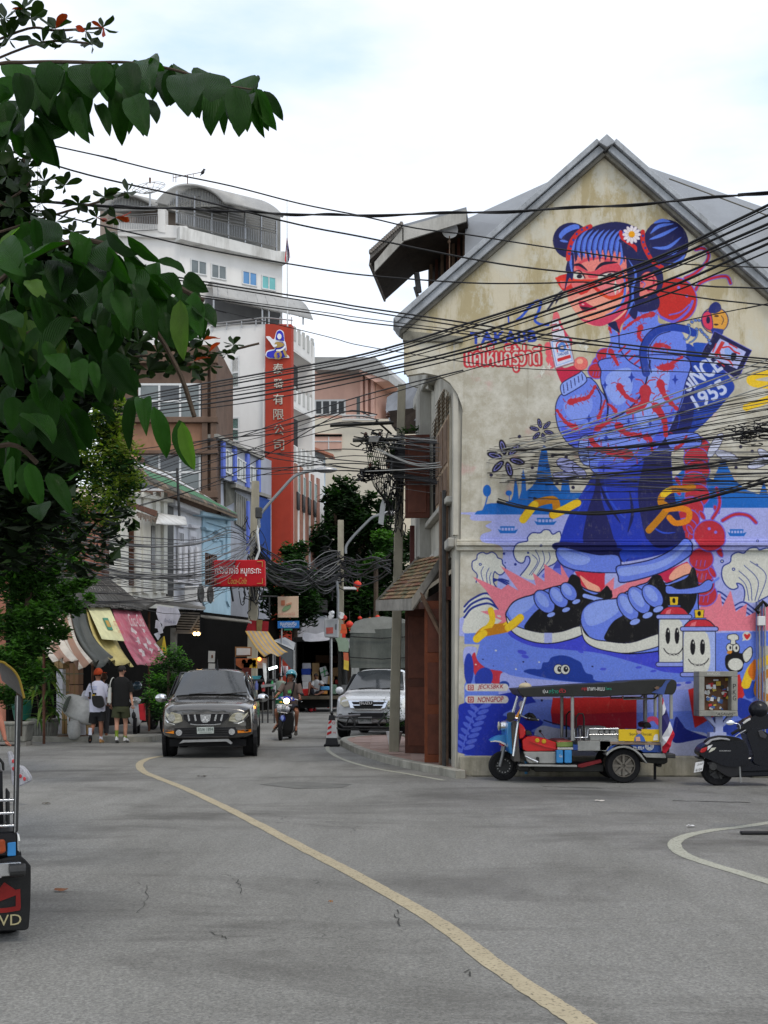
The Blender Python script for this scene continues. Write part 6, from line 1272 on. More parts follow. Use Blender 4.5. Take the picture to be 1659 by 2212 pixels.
def aJ(name,lQ,b6,d,dd,n,s0,s1,bb,seed,de=None,cat='tree',w=None,flat=1.):
 c0=b6[0];cL=P(c0[0],c0[1],d);cL.z=0;o=af(name,lQ,cat,tuple(cL));ik=random.Random(seed);hI=sum(c[2]**2 for c in b6)
 L=[]
 for c in b6:L+=[c]*max(1,int(60*c[2]**2/hI*len(b6)/3))
 dP={}
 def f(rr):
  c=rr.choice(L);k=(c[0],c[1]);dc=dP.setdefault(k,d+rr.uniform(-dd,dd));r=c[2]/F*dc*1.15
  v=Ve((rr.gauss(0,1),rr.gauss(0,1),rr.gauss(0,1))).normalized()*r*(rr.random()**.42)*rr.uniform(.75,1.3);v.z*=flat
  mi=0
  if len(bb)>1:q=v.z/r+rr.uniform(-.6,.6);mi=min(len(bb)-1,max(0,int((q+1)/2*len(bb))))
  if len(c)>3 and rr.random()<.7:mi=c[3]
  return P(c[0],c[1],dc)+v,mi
 aO('crown',o,f,n,s0,s1,bb,seed)
 if de:
  for tr in de:MB().tb(ah([P(x,y,d)for x,y,_ in tr],3,False),[r for _,_,r in tr for _ in range(3)][:(len(tr)-1)*3+1],8).mk('trunk'if tr is de[0]else 'limb',ba,o)
 return o
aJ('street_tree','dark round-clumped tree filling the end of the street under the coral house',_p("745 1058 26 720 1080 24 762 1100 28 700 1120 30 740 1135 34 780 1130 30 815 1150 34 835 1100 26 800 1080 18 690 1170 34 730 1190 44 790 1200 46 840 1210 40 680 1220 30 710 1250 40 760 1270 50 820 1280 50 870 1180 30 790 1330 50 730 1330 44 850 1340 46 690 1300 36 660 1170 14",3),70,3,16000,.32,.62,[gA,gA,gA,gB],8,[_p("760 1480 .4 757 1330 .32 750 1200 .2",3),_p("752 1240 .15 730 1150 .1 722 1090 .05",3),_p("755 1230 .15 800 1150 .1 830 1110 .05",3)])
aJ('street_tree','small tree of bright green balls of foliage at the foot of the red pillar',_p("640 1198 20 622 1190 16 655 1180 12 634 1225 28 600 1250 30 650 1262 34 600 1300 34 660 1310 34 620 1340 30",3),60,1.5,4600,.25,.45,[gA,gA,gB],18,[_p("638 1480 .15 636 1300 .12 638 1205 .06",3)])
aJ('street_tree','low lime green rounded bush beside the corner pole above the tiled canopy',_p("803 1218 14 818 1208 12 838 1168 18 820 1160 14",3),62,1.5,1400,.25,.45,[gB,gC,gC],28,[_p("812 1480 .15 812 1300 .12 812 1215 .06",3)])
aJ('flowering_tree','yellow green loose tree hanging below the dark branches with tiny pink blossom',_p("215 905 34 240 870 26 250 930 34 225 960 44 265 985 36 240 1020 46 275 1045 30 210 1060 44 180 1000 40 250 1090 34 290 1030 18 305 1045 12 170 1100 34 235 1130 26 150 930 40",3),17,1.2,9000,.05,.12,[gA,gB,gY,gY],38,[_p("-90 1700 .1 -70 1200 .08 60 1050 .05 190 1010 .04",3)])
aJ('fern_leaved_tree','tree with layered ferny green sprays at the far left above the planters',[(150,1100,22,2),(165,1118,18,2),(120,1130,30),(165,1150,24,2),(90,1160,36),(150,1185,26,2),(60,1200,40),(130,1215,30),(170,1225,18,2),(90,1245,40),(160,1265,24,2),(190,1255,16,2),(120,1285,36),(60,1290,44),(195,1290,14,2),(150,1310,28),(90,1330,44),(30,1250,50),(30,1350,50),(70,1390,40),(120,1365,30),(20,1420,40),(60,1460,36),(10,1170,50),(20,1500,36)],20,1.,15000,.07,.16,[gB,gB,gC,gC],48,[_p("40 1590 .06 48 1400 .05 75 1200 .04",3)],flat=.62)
aJ('hedge_shrub','leafy shrub growing up beside the striped stall awnings by the grey pickup',_p("350 1440 24 372 1422 26 395 1440 18 340 1480 26 375 1480 26 400 1500 20 350 1530 24 330 1510 20",3),30,.8,4200,.06,.14,[gA,gA,gB,gC],58,[_p("365 1580 .06 365 1500 .05 365 1440 .03",3)],cat='shrub')
aJ('creeper','sparse creeper of small leaves climbing the corner pole and its cables',[(848,975,12),(838,995,10),(812,1000,8),(800,985,7,1),(825,960,9),(872,930,8),(890,925,7),(900,928,6),(795,1010,6)],23.2,.2,420,.04,.09,[gA,gB,gB],68,cat='creeper')
SP=Wall(LA+L1 .n*3.-LD*14,LA+L1 .n*3.)
m=MB();q=[L1 .hit(x,y,.25)for x,y in((20,1302),(440,1318))];m.pr_([q[0],q[1],V3(q[1].x,q[1].y,0),V3(q[0].x,q[0].y,0)],-L1 .n*.1);eh=af('shop_front','dark open shop fronts behind the hanging awnings','shop front',tuple(V3(q[0].x,q[0].y,0)));m.mk('back_wall',aF,eh)  # near-black back walls paint the shade inside the open shops
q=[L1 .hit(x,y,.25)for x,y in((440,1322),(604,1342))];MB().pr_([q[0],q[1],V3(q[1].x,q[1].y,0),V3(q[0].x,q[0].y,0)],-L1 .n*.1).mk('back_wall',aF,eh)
q0=SP.hit(95,1312,0);q1=SP.hit(320,1322,0)
st=af('market_stall','low stall with patched grey tin roof and rusty posts under the wires','market stall',(q0 .x,q0 .y,0))
hU=zk('B2',*_p("215 628 480 652 720 690 935 705"));hS=zk('B2',*_p("400 945 620 948 900 955 1310 985"));c1=[M('patched_tin_pale',(.24,.235,.22),.8,.3,1.5,.3,sk=.5),M('patched_tin_dark',(.1,.1,.095),.85,.35,1.5,.3,sk=.5),M('patched_tin_green',(.05,.1,.06),.85,.35,1.5,.3)]
bk=[L1 .hit(x,y,.2)for x,y in hU];fr=[SP.hit(x,y,.15)for x,y in hS]
for i in range(22):
 a,b=i/22,(i+1.05)/22;b=min(b,1)
 for v0,v1 in((0,.5),(.46,1.)):
  p=[lp(bk,a).lerp(lp(fr,a),v0),lp(bk,b).lerp(lp(fr,b),v0),lp(bk,b).lerp(lp(fr,b),v1),lp(bk,a).lerp(lp(fr,a),v1)];z=Ve((0,0,.03*(i%2)+.02*(v0==0)+random.uniform(0,.02)))
  MB().pr_([v+z for v in p],(0,0,.03)).mk('roof_sheet',c1[0]if v0==0 and i>3 else(c1[2]if i<7 and v0>0 else c1[1]),st)
  for t in(.25,.75):c=p[0].lerp(p[1],t)+z,p[3].lerp(p[2],t)+z;MB().tb([c[0]+V3(0,0,.05),c[1]+V3(0,0,.05)],.025,4).mk('corrugation',c1[1],st)
for x,y in _p("95 1312 200 1318 322 1322"):p=SP.hit(x,y,0);MB().tb([V3(p.x,p.y,0),p],.035,6).mk('post',bu,st)
def cq(name,lQ,quad,o0,o1,aw,h8=.06,em=3.,nu=22,nv=12,sag=.15,gW=True,gQ=None,ww=None,hem=0.):
 w=ww or SP;tl,tr,br,bl=[w.hit(x,y,o)for(x,y),o in zip(quad,(o0,o0,o1,o1))]
 o=af(name,lQ,'awning',tuple(tl),gQ=gQ);rr=random.Random(len(lQ));ph=rr.uniform(0,6);aj=[];uv=[]
 nn=(tr-tl).cross(bl-tl).normalized();nn=nn if nn.y<0 else-nn
 for i in range(nv+1):
  v=i/nv;r=[]
  for j in range(nu+1):
   u=j/nu;p=tl.lerp(tr,u).lerp(bl.lerp(br,u),v);f=h8*(math.sin(u*em*6.28+ph+v*.9)+.5*math.sin(u*em*13.1+ph*2-v*1.7))*(.25+v);p=p+nn*(f+sag*math.sin(math.pi*v)*-1)+Ve((0,0,hem*math.sin(u*9+ph)*v**4));r.append(p);uv.append((u,v))
  aj.append(r)
 c=MB().grid(aj).mk('cloth',aw,o,fix=False);ul=c.data.uv_layers.new(name='UVMap')
 for l in c.data.loops:ul.data[l.index].uv=uv[l.vertex_index]
 c.data.polygons.foreach_set('use_smooth',[True]*len(c.data.polygons));s_=c.modifiers.new('thickness','SOLIDIFY');s_.thickness=.008;return o,tl,tr,bl,br,nn
gf=M('brown_striped_canvas',(.5,.46,.4),.85,.15,3,.1,sk=.5,dt=(.22,.18,.14),stripe=((.27,.16,.115,1),0,4.6,.48))
cq('striped_awning','hanging canvas with wide brown and cream stripes at the left end of the stall',zk('B2',*_p("330 1000 612 962 822 1475 470 1415")),0,1.2,gf,.07,2.6,hem=.05)
cq('dark_tarpaulin','sagging grey green tarpaulin between the striped and yellow awnings',zk('B2',*_p("612 965 752 958 1000 1435 826 1470")),0,1.15,M('grey_green_tarp',(.045,.05,.042),.5,.35,3,.2,spec=.5),.08,1.4,hem=.06)
yt=cq('yellow_awning','faded yellow plastic awning with a pale printed banner laid over it',zk('B2',*_p("757 962 965 962 1190 1470 975 1440")),0,1.25,M('faded_yellow_plastic',(.5,.42,.16),.6,.25,3,.15,sk=.5,dt=(.3,.22,.1)),.05,1.6,hem=.02)
g5=cq('pink_awning','faded pink awning with peeling white script lettering, last of the hanging awnings',zk('B2',*_p("988 966 1236 986 1502 1442 1205 1468")),0,1.25,M('faded_pink_plastic',(.42,.105,.15),.7,.18,3,.1,sk=.65,dt=(.5,.33,.34)),.025,1.,sag=.08)
def bK(c,u0,v0,u1,v1,body,aw,shear=0.,gu=.12):
 o,tl,tr,bl,br,nn=c;f=lambda u,v:tl.lerp(tr,u).lerp(bl.lerp(br,u),v)+nn*(gu-.12*math.sin(math.pi*v)*.6)
 a=f(u0,v1);return au(body,a,f(u1,v1)-a,f(u0,v0)-a,aw,o,shear)
pw=M('peeling_white_print',(.5,.42,.42),.8,.4,9,.1);bK(g5,.3,.12,.78,.34,'Coca-Cola',pw,.35,.14)
for(u,v)in _p(".3 .44 .62 .42 .28 .62 .6 .6 .44 .7 .24 .8 .55 .78 .78 .72 .8 .86"):
 o,tl,tr,bl,br,nn=g5;rr=random.Random(int(u*100+v*37));am=[]
 for k in range(12):a=k*6.28/12;r_=rr.uniform(.3,1.2);uu,vv=u+.07*r_*math.cos(a)+rr.uniform(-.02,.02),v+.085*r_*math.sin(a);am.append(tl.lerp(tr,uu).lerp(bl.lerp(br,uu),vv)+nn*.09)
 MB().pr_(am,nn*.002).mk('peeling_print',pw,o)
o,tl,tr,bl,br,nn=yt
def yq(u0,v0,u1,v1,aw,l,nm):f=lambda u,v:tl.lerp(tr,u).lerp(bl.lerp(br,u),v)+nn*l;m=MB();m.pr_([f(u0,v0),f(u1,v0),f(u1,v1),f(u0,v1)],nn*.004);return m.mk(nm,aw,o)
yq(.02,0.,.96,.6,M('pale_banner',(.62,.6,.34),.6,.2,3,.1),.05,'banner');yq(.44,.2,.66,.42,M('banner_green',(.05,.22,.14),.6,.2,5,.1),.06,'banner_picture');yq(.48,.25,.62,.37,M('banner_amber',(.42,.25,.05),.6,.2,5,.1),.066,'banner_picture')
bK(yt,.7,.26,.97,.38,'กาแฟ',M('banner_red',(.45,.06,.03),.6,.2,5,.1),0,.2);bK(yt,.72,.42,.96,.5,'โบราณ',bS['banner_red'],0,.2)
s2=af('market_stall','dark open stall with corrugated eave and a slatted wooden box with two tiny lamps','market stall',tuple(G(430,1590)))
D2=35.
def pq(am,d,c7,nm,aw,parent,bevel=0.):m=MB();m.pr_([P(x,y,d)for x,y in am],c7);return m.mk(nm,aw,parent,bevel=bevel)
pq(zk('A5',*_p("800 455 870 425 1200 465 1195 480 870 440 820 470")),D2,(-1,2.5,.3),'corrugated_eave',c1[1],s2)
for k in range(26):m=MB();a=P(*Z('A5',(875+k*12.5,432+k*1.5))[0],D2-.1);m.tb([a,a+V3(-.1,.3,.04)],.05,6);m.mk('corrugation',c1[0],s2)
pq(zk('A5',*_p("1165 512 1480 548 1480 562 1165 528")),D2+2,(0,1,0),'canopy_beam',aE,s2)
for k in range(8):pq(zk('A5',(1005,492+k*17),(1158,498+k*17),(1158,508+k*17),(1005,502+k*17)),D2,(0,.04,0),'slat',M('grey_slat_wood',(.12,.105,.085),.85,.3,5,.2),s2)
pq(zk('A5',*_p("1000 485 1162 490 1162 636 1000 630")),D2+.06,(0,.1,0),'box_back',aF,s2);pq(zk('A5',*_p("995 622 1165 628 1165 640 995 636")),D2-.05,(0,.15,0),'box_rail',bS['grey_slat_wood'],s2);pq(zk('A5',*_p("1150 520 1160 525 1105 620 1095 615")),D2-.04,(0,.04,0),'brace',bS['grey_slat_wood'],s2)
gz=M('warm_bulb',(1,.62,.25),.5,0,1,0,emit=6)
for x in(1127,1150):MB().ball(P(*Z('A5',(x,639))[0],D2-.1),.055,10,6).mk('bulb',gz,s2,sQ=60)
pq(zk('A5',*_p("965 600 1000 600 995 900 962 900")),D2,(0,.3,0),'pillar',M('dirty_pillar',(.13,.125,.11),.9,.3,3,.2),s2)
tb=af('torn_banner','torn white banner dangling in shreds from the dark stall eave','banner',tuple(P(360,1320,D2-.4)));wb=M('grimy_white_plastic',(.5,.51,.56),.6,.2,5,.2,sk=.3)
pq(zk('A5',*_p("880 452 1010 470 1027 515 1000 580 925 588 905 620 912 580 885 548 870 500")),D2-.4,(.02,.02,0),'sheet',wb,tb);pq(zk('A5',*_p("868 548 890 560 905 600 912 632 890 640 880 605 862 600")),D2-.45,(.02,.02,0),'shred',wb,tb);pq(zk('A5',*_p("855 640 885 628 893 655 880 680")),D2-.42,(.02,.02,0),'shred',wb,tb)
a=P(*Z('A5',(925,560))[0],D2-.42);au('น้ำแข็ง ส่ง',a,P(*Z('A5',(1000,575))[0],D2-.42)-a,P(*Z('A5',(925,535))[0],D2-.42)-a,M('grey_print',(.16,.17,.24),.7,.1,5,0),tb)
fg=af('folded_flag','small folded yellow and green flag hanging beside the pink awning','flag',tuple(P(352,1400,33)));pq(zk('A5',*_p("920 655 942 790 905 745")),33,(.02,.02,0),'yellow_half',M('flag_yellow',(.5,.36,.03),.7,.2,5,.1),fg);pq(zk('A5',*_p("920 655 905 745 868 700")),33.05,(.02,.02,0),'olive_half',M('flag_olive',(.12,.11,.03),.7,.2,5,.1),fg)
nb=af('paper_notice','two white paper notices hung one below the other in the dark shop','notice',tuple(P(458,1430,37)))
for y0,y1 in((752,828),(835,890)):pq(zk('A5',(1217,y0),(1262,y0+2),(1258,y1),(1215,y1)),37,(0,.02,0),'sheet',M('notice_paper',(.34,.34,.33),.8,.2,30,0),nb)
pq(zk('A5',*_p("1236 780 1248 780 1248 800 1236 800")),36.98,(0,.01,0),'printed_picture',bu,nb)
SY=Wall((-6,43),(-2,43));hH=M('yellow_grey_striped_canvas',(.42,.27,.08),.8,.15,3,.1,sk=.25,stripe=((.24,.215,.19,1),0,5.5,.5))
cq('yellow_striped_awning','yellow and grey striped awning sloping down over the food cart',zk('A6',*_p("140 478 302 482 440 634 272 657")),0,1.6,hH,.02,1.,sag=.1,ww=SY,hem=.04)
rc=af('red_cloth','dark red cloth hung above the yellow striped awning','cloth',tuple(P(557,1350,43.2)));pq(zk('A6',*_p("168 402 305 412 300 482 145 478")),43.2,(0,.05,0),'sheet',M('dark_red_cloth',(.22,.012,.018),.85,.3,3,.2),rc);pq(zk('A6',*_p("220 400 262 402 255 482 222 482")),43.15,(0,.05,0),'gilt_band',M('old_gilt',(.16,.12,.05),.7,.3,6,.2),rc)
tn=af('grey_canopy_tent','pale grey pitched tent canopy between the striped awning and the cargo truck','tent',tuple(P(612,1440,50)));gt=M('tent_grey_canvas',(.3,.31,.32),.8,.1,2,.1);ap=P(*Z('A6',(418,522))[0],51.5)
cs=[P(*Z('A6',(335,545))[0],50),P(*Z('A6',(480,612))[0],50),P(*Z('A6',(490,560))[0],53.5),P(*Z('A6',(350,540))[0],53.5)]
for k in range(4):MB().pr_([ap,cs[k],cs[(k+1)%4]],(0,0,-.04)).mk('canopy_panel',gt,tn)
MB().pr_([cs[0],cs[1],cs[1]+V3(0,0,-.9),cs[0]+V3(0,0,-.3)],(0,.03,0)).mk('valance',M('tent_dark_valance',(.09,.1,.11),.8,.2,2,.1),tn)
for c in cs:MB().tb([V3(c.x,c.y,0),c],.04,5).mk('pole',aA,tn)
ct=af('food_cart','food cart with round dish pictures and a blue bowl under the striped awning','food cart',(P(540,1500,42).x,42,0))
def aq(am,d,c7,nm,aw,bevel=0.,parent=ct):return pq(zk('A6',*am),d,c7,nm,aw,parent,bevel)
aq(_p("70 588 185 590 185 655 70 660"),42.3,(0,.1,0),'menu_frame',M('amber_frame',(.24,.12,.05),.7,.2,5,.1));aq(_p("80 598 176 600 176 645 80 648"),42.25,(0,.04,0),'menu_board',M('menu_white',(.45,.44,.42),.7,.1,5,0))
aq(_p("70 670 300 668 300 735 110 740 70 712"),42,(0,.15,0),'sign_board',M('cart_orange',(.36,.1,.035),.6,.35,6,.1));aq(_p("190 668 226 668 226 740 170 735"),41.98,(0,.02,0),'yellow_panel',M('cart_yellow',(.55,.36,.04),.6,.2,6,.1));aq(_p("226 668 300 668 300 738 226 740"),41.98,(0,.02,0),'beige_panel',M('cart_beige',(.36,.31,.25),.6,.2,6,.1))
for x,y,r,c,c2 in((132,692,16,(.6,.6,.58),(.4,.4,.4)),(176,692,20,(.5,.12,.04),(.5,.3,.1)),(205,692,14,(.6,.55,.3),(.4,.1,.05)),(205,717,14,(.55,.55,.5),(.3,.2,.1)),(150,720,22,(.35,.05,.03),(.5,.2,.05))):
 for q_,(fz,cc)in enumerate(((r,c),(r*.6,c2))):MB().lathe([(fz*.30925/F*42,0),(0,0.)],P(*Z('A6',(x,y))[0],41.94-q_*.02),16,'Y').mk('dish_picture',M('dish_%.2f_%.2f'%(cc[0],cc[1]),cc,.6,.3,9,0),ct,fix=False)
MB().ball(P(*Z('A6',(240,675))[0],41.8),.07,8,6).mk('lamp',M('orange_lamp',(1,.25,.05),.5,0,1,0,emit=3),ct)
aq(_p("185 792 250 792 236 818 200 818"),41.8,(0,.3,0),'blue_bowl',M('turquoise_plastic',(.05,.25,.3),.5,.1,5,0));aq(_p("60 818 350 812 350 828 60 834"),41.7,(0,1.,0),'counter',aa);aq(_p("250 855 350 848 345 862 255 875"),41.5,(0,.8,.1),'side_table',aA)
for x in(70,200,262,300,345):m=MB();p=P(*Z('A6',(x,820))[0],41.8);m.tb([V3(p.x,p.y,0),Ve((p.x,p.y,2.3 if x in(70,300)else p.z))],.03,5);m.mk('post',aa,ct)
aq(_p("262 700 285 705 292 800 285 850 270 800"),41.6,(0,.05,0),'hanging_bag',ae);aq(_p("120 735 180 735 180 800 110 800"),41.8,(0,.2,0),'fruit_heap',M('dark_red_fruit',(.1,.02,.015),.7,.4,9,.3))
MB().tb([P(*Z('A6',(305,745))[0],41.5),P(*Z('A6',(365,728))[0],41.5)],.045,6).mk('light_tube',M('cool_tube',(.85,1,.95),.4,0,1,0,emit=4),ct)
for i,(x,c)in enumerate(((400,(.6,.6,.66)),(412,(.5,.3,.34)),(425,(.6,.6,.64)),(392,(.55,.55,.6)))):aq([(x,725),(x+14,722),(x+18,790),(x-3,792)],43.5,(0,.04,0),'hanging_garment',M('garment_%d'%i,c,.8,.3,8,.2))
for i,(x,y,c)in enumerate(((330,870,(.04,.25,.09)),(342,885,(.3,.3,.32)),(268,880,(.4,.05,.05)),(220,870,(.1,.12,.3)))):MB().lathe(_p(".06 0 .065 .2 .03 .27 .03 .32"),P(*Z('A6',(x,y+20))[0],41.6),8).mk('bottle',M('bottle_%d'%i,c,.3,.1,5,0),ct,sQ=60)
bw=af('pale_corner_house','pale low house wall behind the signs and cargo truck','building',(P(620,1500,66).x,66,0));m=MB();a,b=P(516,1300,66),P(706,1330,66);m.pr_([a,b,V3(b.x,b.y,0),V3(a.x,a.y,0)],(0,4,0));m.mk('wall',M('pale_grey_wall',(.36,.37,.4),.85,.2,1,.1,sk=.4),bw)
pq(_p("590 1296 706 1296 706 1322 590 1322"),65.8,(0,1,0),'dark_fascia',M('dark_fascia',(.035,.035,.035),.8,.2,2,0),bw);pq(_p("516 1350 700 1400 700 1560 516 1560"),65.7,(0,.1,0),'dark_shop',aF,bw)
rb=af('far_shop_row','dark far shop fronts beneath the round-clumped tree','shop front',(P(780,1500,78).x,78,0));pq(_p("690 1330 905 1330 905 1492 690 1515"),78,(0,2,0),'front',M('far_dark_front',(.03,.032,.03),.9,.4,.6,0),rb)
for x,y,w_,h_,c in((790,1385,18,10,(.05,.12,.4)),(800,1400,14,10,(.5,.5,.5)),(808,1390,8,6,(.5,.06,.05)),(797,1412,14,20,(.08,.09,.1))):pq([(x-w_/2,y-h_/2),(x+w_/2,y-h_/2),(x+w_/2,y+h_/2),(x-w_/2,y+h_/2)],77.5,(0,.2,0),'shop_panel',M('shop_panel_%d'%x,c,.7,.2,3,0),rb)
e2=af('restaurant_sign','large red box sign with white Thai lettering above gold script','sign',tuple(P(515,1238,40)));fo=M('sign_red_enamel',(.4,.006,.012),.6,.08,2,.02)
pq(zk('A5',*_p("1243 178 1246 150 1590 148 1593 322 1243 325")),40,(0,.35,0),'sign_box',fo,e2,.02);pq(_p("458 1219 462 1210 462 1268 458 1268"),40.,(-.05,.3,0),'sign_edge',M('sign_dark_red',(.18,.01,.01),.5,.1,2,0),e2)
def aG(k,body,x0,y0,x1,y1,d,aw,parent,shear=0.,thick=0.):a=P(*Z(k,(x0,y1))[0],d);return au(body,a,P(*Z(k,(x1,y1))[0],d)-a,P(*Z(k,(x0,y0))[0],d)-a,aw,parent,shear,thick=thick)
aG('A5','ครัวนางไอ๋ หมูกระทะ',1264,185,1566,256,39.97,M('sign_white',(.75,.75,.74),.5,.05,3,0),e2);aG('A5','Coca-Cola',1346,266,1470,308,39.97,M('sign_gold',(.42,.26,.06),.5,.1,3,0),e2,.4)
for a,b in(((1262,270),(1262,305)),((1262,305),(1300,305)),((1575,160),(1575,195)),((1540,160),(1575,160)),((1575,270),(1575,305)),((1540,305),(1575,305))):MB().tb([P(*Z('A5',a)[0],39.97),P(*Z('A5',b)[0],39.97)],.012,4).mk('gold_corner',bS['sign_gold'],e2)
for x in(1360,1500):MB().tb([P(*Z('A5',(x,300))[0],40.4),P(*Z('A5',(x+20,420))[0],46)],.04,5).mk('bracket',aa,e2)
bs=af('beige_sign','square beige sign with a green leaf and small red script on a thin frame','sign',tuple(P(622,1311,50)));pq(zk('A6',*_p("368 238 512 235 512 384 368 384")),50,(0,.12,0),'sign_panel',M('sign_beige',(.52,.38,.27),.6,.08,3,0),bs,.01)
eG=_p("400 330 415 308 445 296 462 300 452 322 425 338 405 342");pq([tuple(v)[:2]for v in ah([(x,y,0)for x,y in zk('A6',*eG)],3)],49.97,(0,.02,0),'leaf_emblem',M('sign_leaf_green',(.16,.24,.13),.6,.1,3,0),bs);pq(zk('A6',*_p("392 265 418 263 418 300 392 300")),49.97,(0,.02,0),'lantern_emblem',M('sign_terracotta',(.42,.14,.07),.6,.1,3,0),bs);aG('A6','ครัวนางไอ๋',376,348,488,368,49.96,M('sign_rose',(.48,.16,.14),.6,.1,3,0),bs)
for a in(((425,292),(465,280)),((430,300),(466,288))):MB().tb([P(*Z('A6',p)[0],49.96)for p in a],.012,4).mk('chopstick_emblem',bS['sign_terracotta'],bs)
for am in([(310,232),(310,384)],[(240,236),(368,238)]):MB().tb([P(*Z('A6',p)[0],50.05)for p in am],.035,5).mk('bracket',aa,bs)
ss=af('street_name_sign','blue street name sign in white Thai under the beige sign','street sign',tuple(P(622,1350,50)));pq(zk('A6',*_p("367 410 518 408 518 458 367 460")),50,(0,.06,0),'panel',M('street_sign_blue',(.02,.14,.42),.4,.1,3,0),ss,.01);aG('A6','ถนนทรงเสริม',386,414,498,440,49.98,bS['sign_white'],ss);aG('A6','Thanon Song Soem',398,443,488,454,49.98,bS['sign_white'],ss);pq(zk('A6',*_p("412 462 470 462 470 474 412 474")),50,(0,.05,0),'small_green_plate',M('plate_green',(.02,.16,.1),.5,.1,3,0),ss)
m=MB();a=P(*Z('A6',(395,475))[0],50.1);m.tb([V3(a.x,a.y,0),a+V3(0,0,.2)],.04,6);m.mk('post',aA,ss)
cb=af('electrical_cabinet','grey roadside electrical cabinet with a red notice and two cameras above it','cabinet',tuple(P(715,1376,52)));pq(zk('A6',*_p("694 392 790 392 790 525 694 520")),52,(0,.6,0),'cabinet_box',M('cabinet_grey',(.4,.41,.42),.5,.1,2,0),cb,.03);pq(zk('A6',*_p("706 455 755 452 755 495 708 498")),51.97,(0,.02,0),'red_notice',M('notice_red',(.45,.1,.08),.6,.2,9,0),cb);pq(zk('A6',*_p("772 430 778 430 778 470 772 470")),51.97,(0,.02,0),'handle',aa,cb)
m=MB();a=P(715,1376,52.3);m.tb([V3(a.x,a.y,0),a],.07,6);m.mk('post',aA,cb)
MB().tb([P(*Z('A6',p)[0],52.2)for p in _p("788 392 790 225 782 130")],.055,8).mk('conduit_pole',M('galv_pole',(.22,.23,.235),.5,.1,4,0,ml=.3),cb)
for x,y in _p("752 350 806 358 748 375 800 375"):MB().tb([P(*Z('A6',(x,y))[0],51.8),P(*Z('A6',(x-14 if x<780 else x+14,y+5))[0],51.3)],.09,8).mk('camera',ae,cb)
pq(zk('A6',*_p("828 168 925 172 925 186 828 184")),51,(0,.5,0),'lamp_tray',ae,cb)
eF=M('lantern_red',(.52,.035,.02),.6,.12,3,.05,emit=0)
for i,(x,y,r,d,dO)in enumerate(((925,153,28,50,'highest red paper lantern, hanging alone by the lamp tray'),(830,386,22,52,'red paper lantern just right of the grey cabinet'),(870,433,27,50,'largest low red paper lantern above the orange banners'),(942,389,15,60,'small far red lantern between the cabinet and the corner pole'),(1012,402,20,60,'half hidden far red lantern above the tarpaulin load, left one'),(1066,382,17,60,'half hidden far red lantern above the tarpaulin load, right one'))):
 c=P(*Z('A6',(x,y))[0],d);R_=r*.30925/F*d;o=af('paper_lantern',dO,'lantern',tuple(c),gQ='red paper lanterns over the street');c5=[(R_*.35,-R_*.86)]+[(R_*math.cos(t)*(1+.03*(k%2)),R_*.86*math.sin(t))for k,t in enumerate(np.linspace(-1.2,1.2,13))]+[(R_*.35,R_*.86)]
 MB().lathe(c5,c,16).mk('shade',eF,o,sQ=30);MB().lathe([(R_*.36,-R_*1.),(R_*.36,-R_*.84)],c,10).mk('base_ring',M('lantern_gold',(.5,.3,.05),.5,.1,4,0),o);MB().lathe([(R_*.36,R_*.84),(R_*.36,R_*.98)],c,10).mk('top_ring',bS['lantern_gold'],o);MB().tb([c+V3(0,0,-R_),c+V3(0,0,-R_*1.7)],[R_*.1,R_*.2],6).mk('tassel',eF,o);MB().tb([c+V3(0,0,R_),c+V3(0,0,R_*3.5)],.012,4).mk('cord',aa,o)
bn=af('red_paper_banner','orange red paper banners with gold edging hung below the lanterns','banner',tuple(P(744,1380,53)));pq(zk('A6',*_p("812 430 845 428 850 470 812 472")),53,(0,.03,0),'banner',M('banner_orange',(.55,.09,.03),.6,.15,6,.05),bn);pq(zk('A6',*_p("806 470 852 468 852 496 806 496")),53,(0,.03,0),'banner',bS['banner_orange'],bn);pq(zk('A6',*_p("818 496 842 496 842 525 818 525")),53,(0,.03,0),'banner',eF,bn)
def b3(name,lQ,x0,x1,y1,h,dP,aw,cat='box',z=0.,rz=0.,tape=True,gQ=None,dY=0.):
 d=gd(y1)+dY;a=(x0-CX)/F*d;b=(x1-CX)/F*d;w=b-a;o=af(name,lQ,cat,((a+b)/2,d,z),rotz=rz,gQ=gQ,local=True)
 MB().box((0,dP/2,h/2),(w,dP,h)).mk('carton',aw,o,bevel=.012)
 if tape:MB().box((0,dP/2,h/2),(w+.006,dP+.006,.03)).mk('strap',M('packing_strap',(.1,.11,.06),.5,.1,4,0),o);MB().box((0,dP/2,h/2),(.03,dP+.008,h+.008)).mk('tape',M('brown_tape',(.2,.12,.04),.4,.1,4,0),o)
 return o
bO=M('cardboard_tan',(.38,.25,.12),.85,.12,5,.1);fS=M('cardboard_shade',(.25,.14,.08),.85,.12,5,.1);b8=M('white_wrap_plastic',(.6,.6,.64),.4,.15,6,.3)  # darker copy of the tan card, back-row shade put into its colour
pl=af('wooden_pallet','wooden pallet under the taped cartons at the left kerb','pallet',tuple(G(150,1600)))
for k,(x0,x1,y)in enumerate(((125,156,1602),(138,188,1601))):
 d=gd(y);a,b=(x0-CX)/F*d,(x1-CX)/F*d
 for zz in(0.,.12):MB().box(((a+b)/2,d+.3,zz+.012),(b-a,.7,.022)).mk('deck_board',aI,pl)
 for t in(.05,.5,.95):MB().box((a+(b-a)*t,d+.3,.066),(.08,.68,.09)).mk('block',aI,pl)
b3('white_parcel','white plastic wrapped parcel standing lowest left on the pallet',121,134,1597,.68,.35,b8,'parcel',.14,tape=False)
b3('carton','tan taped carton on the pallet between two white parcels',133,145,1597,.72,.4,bO,z=.14)
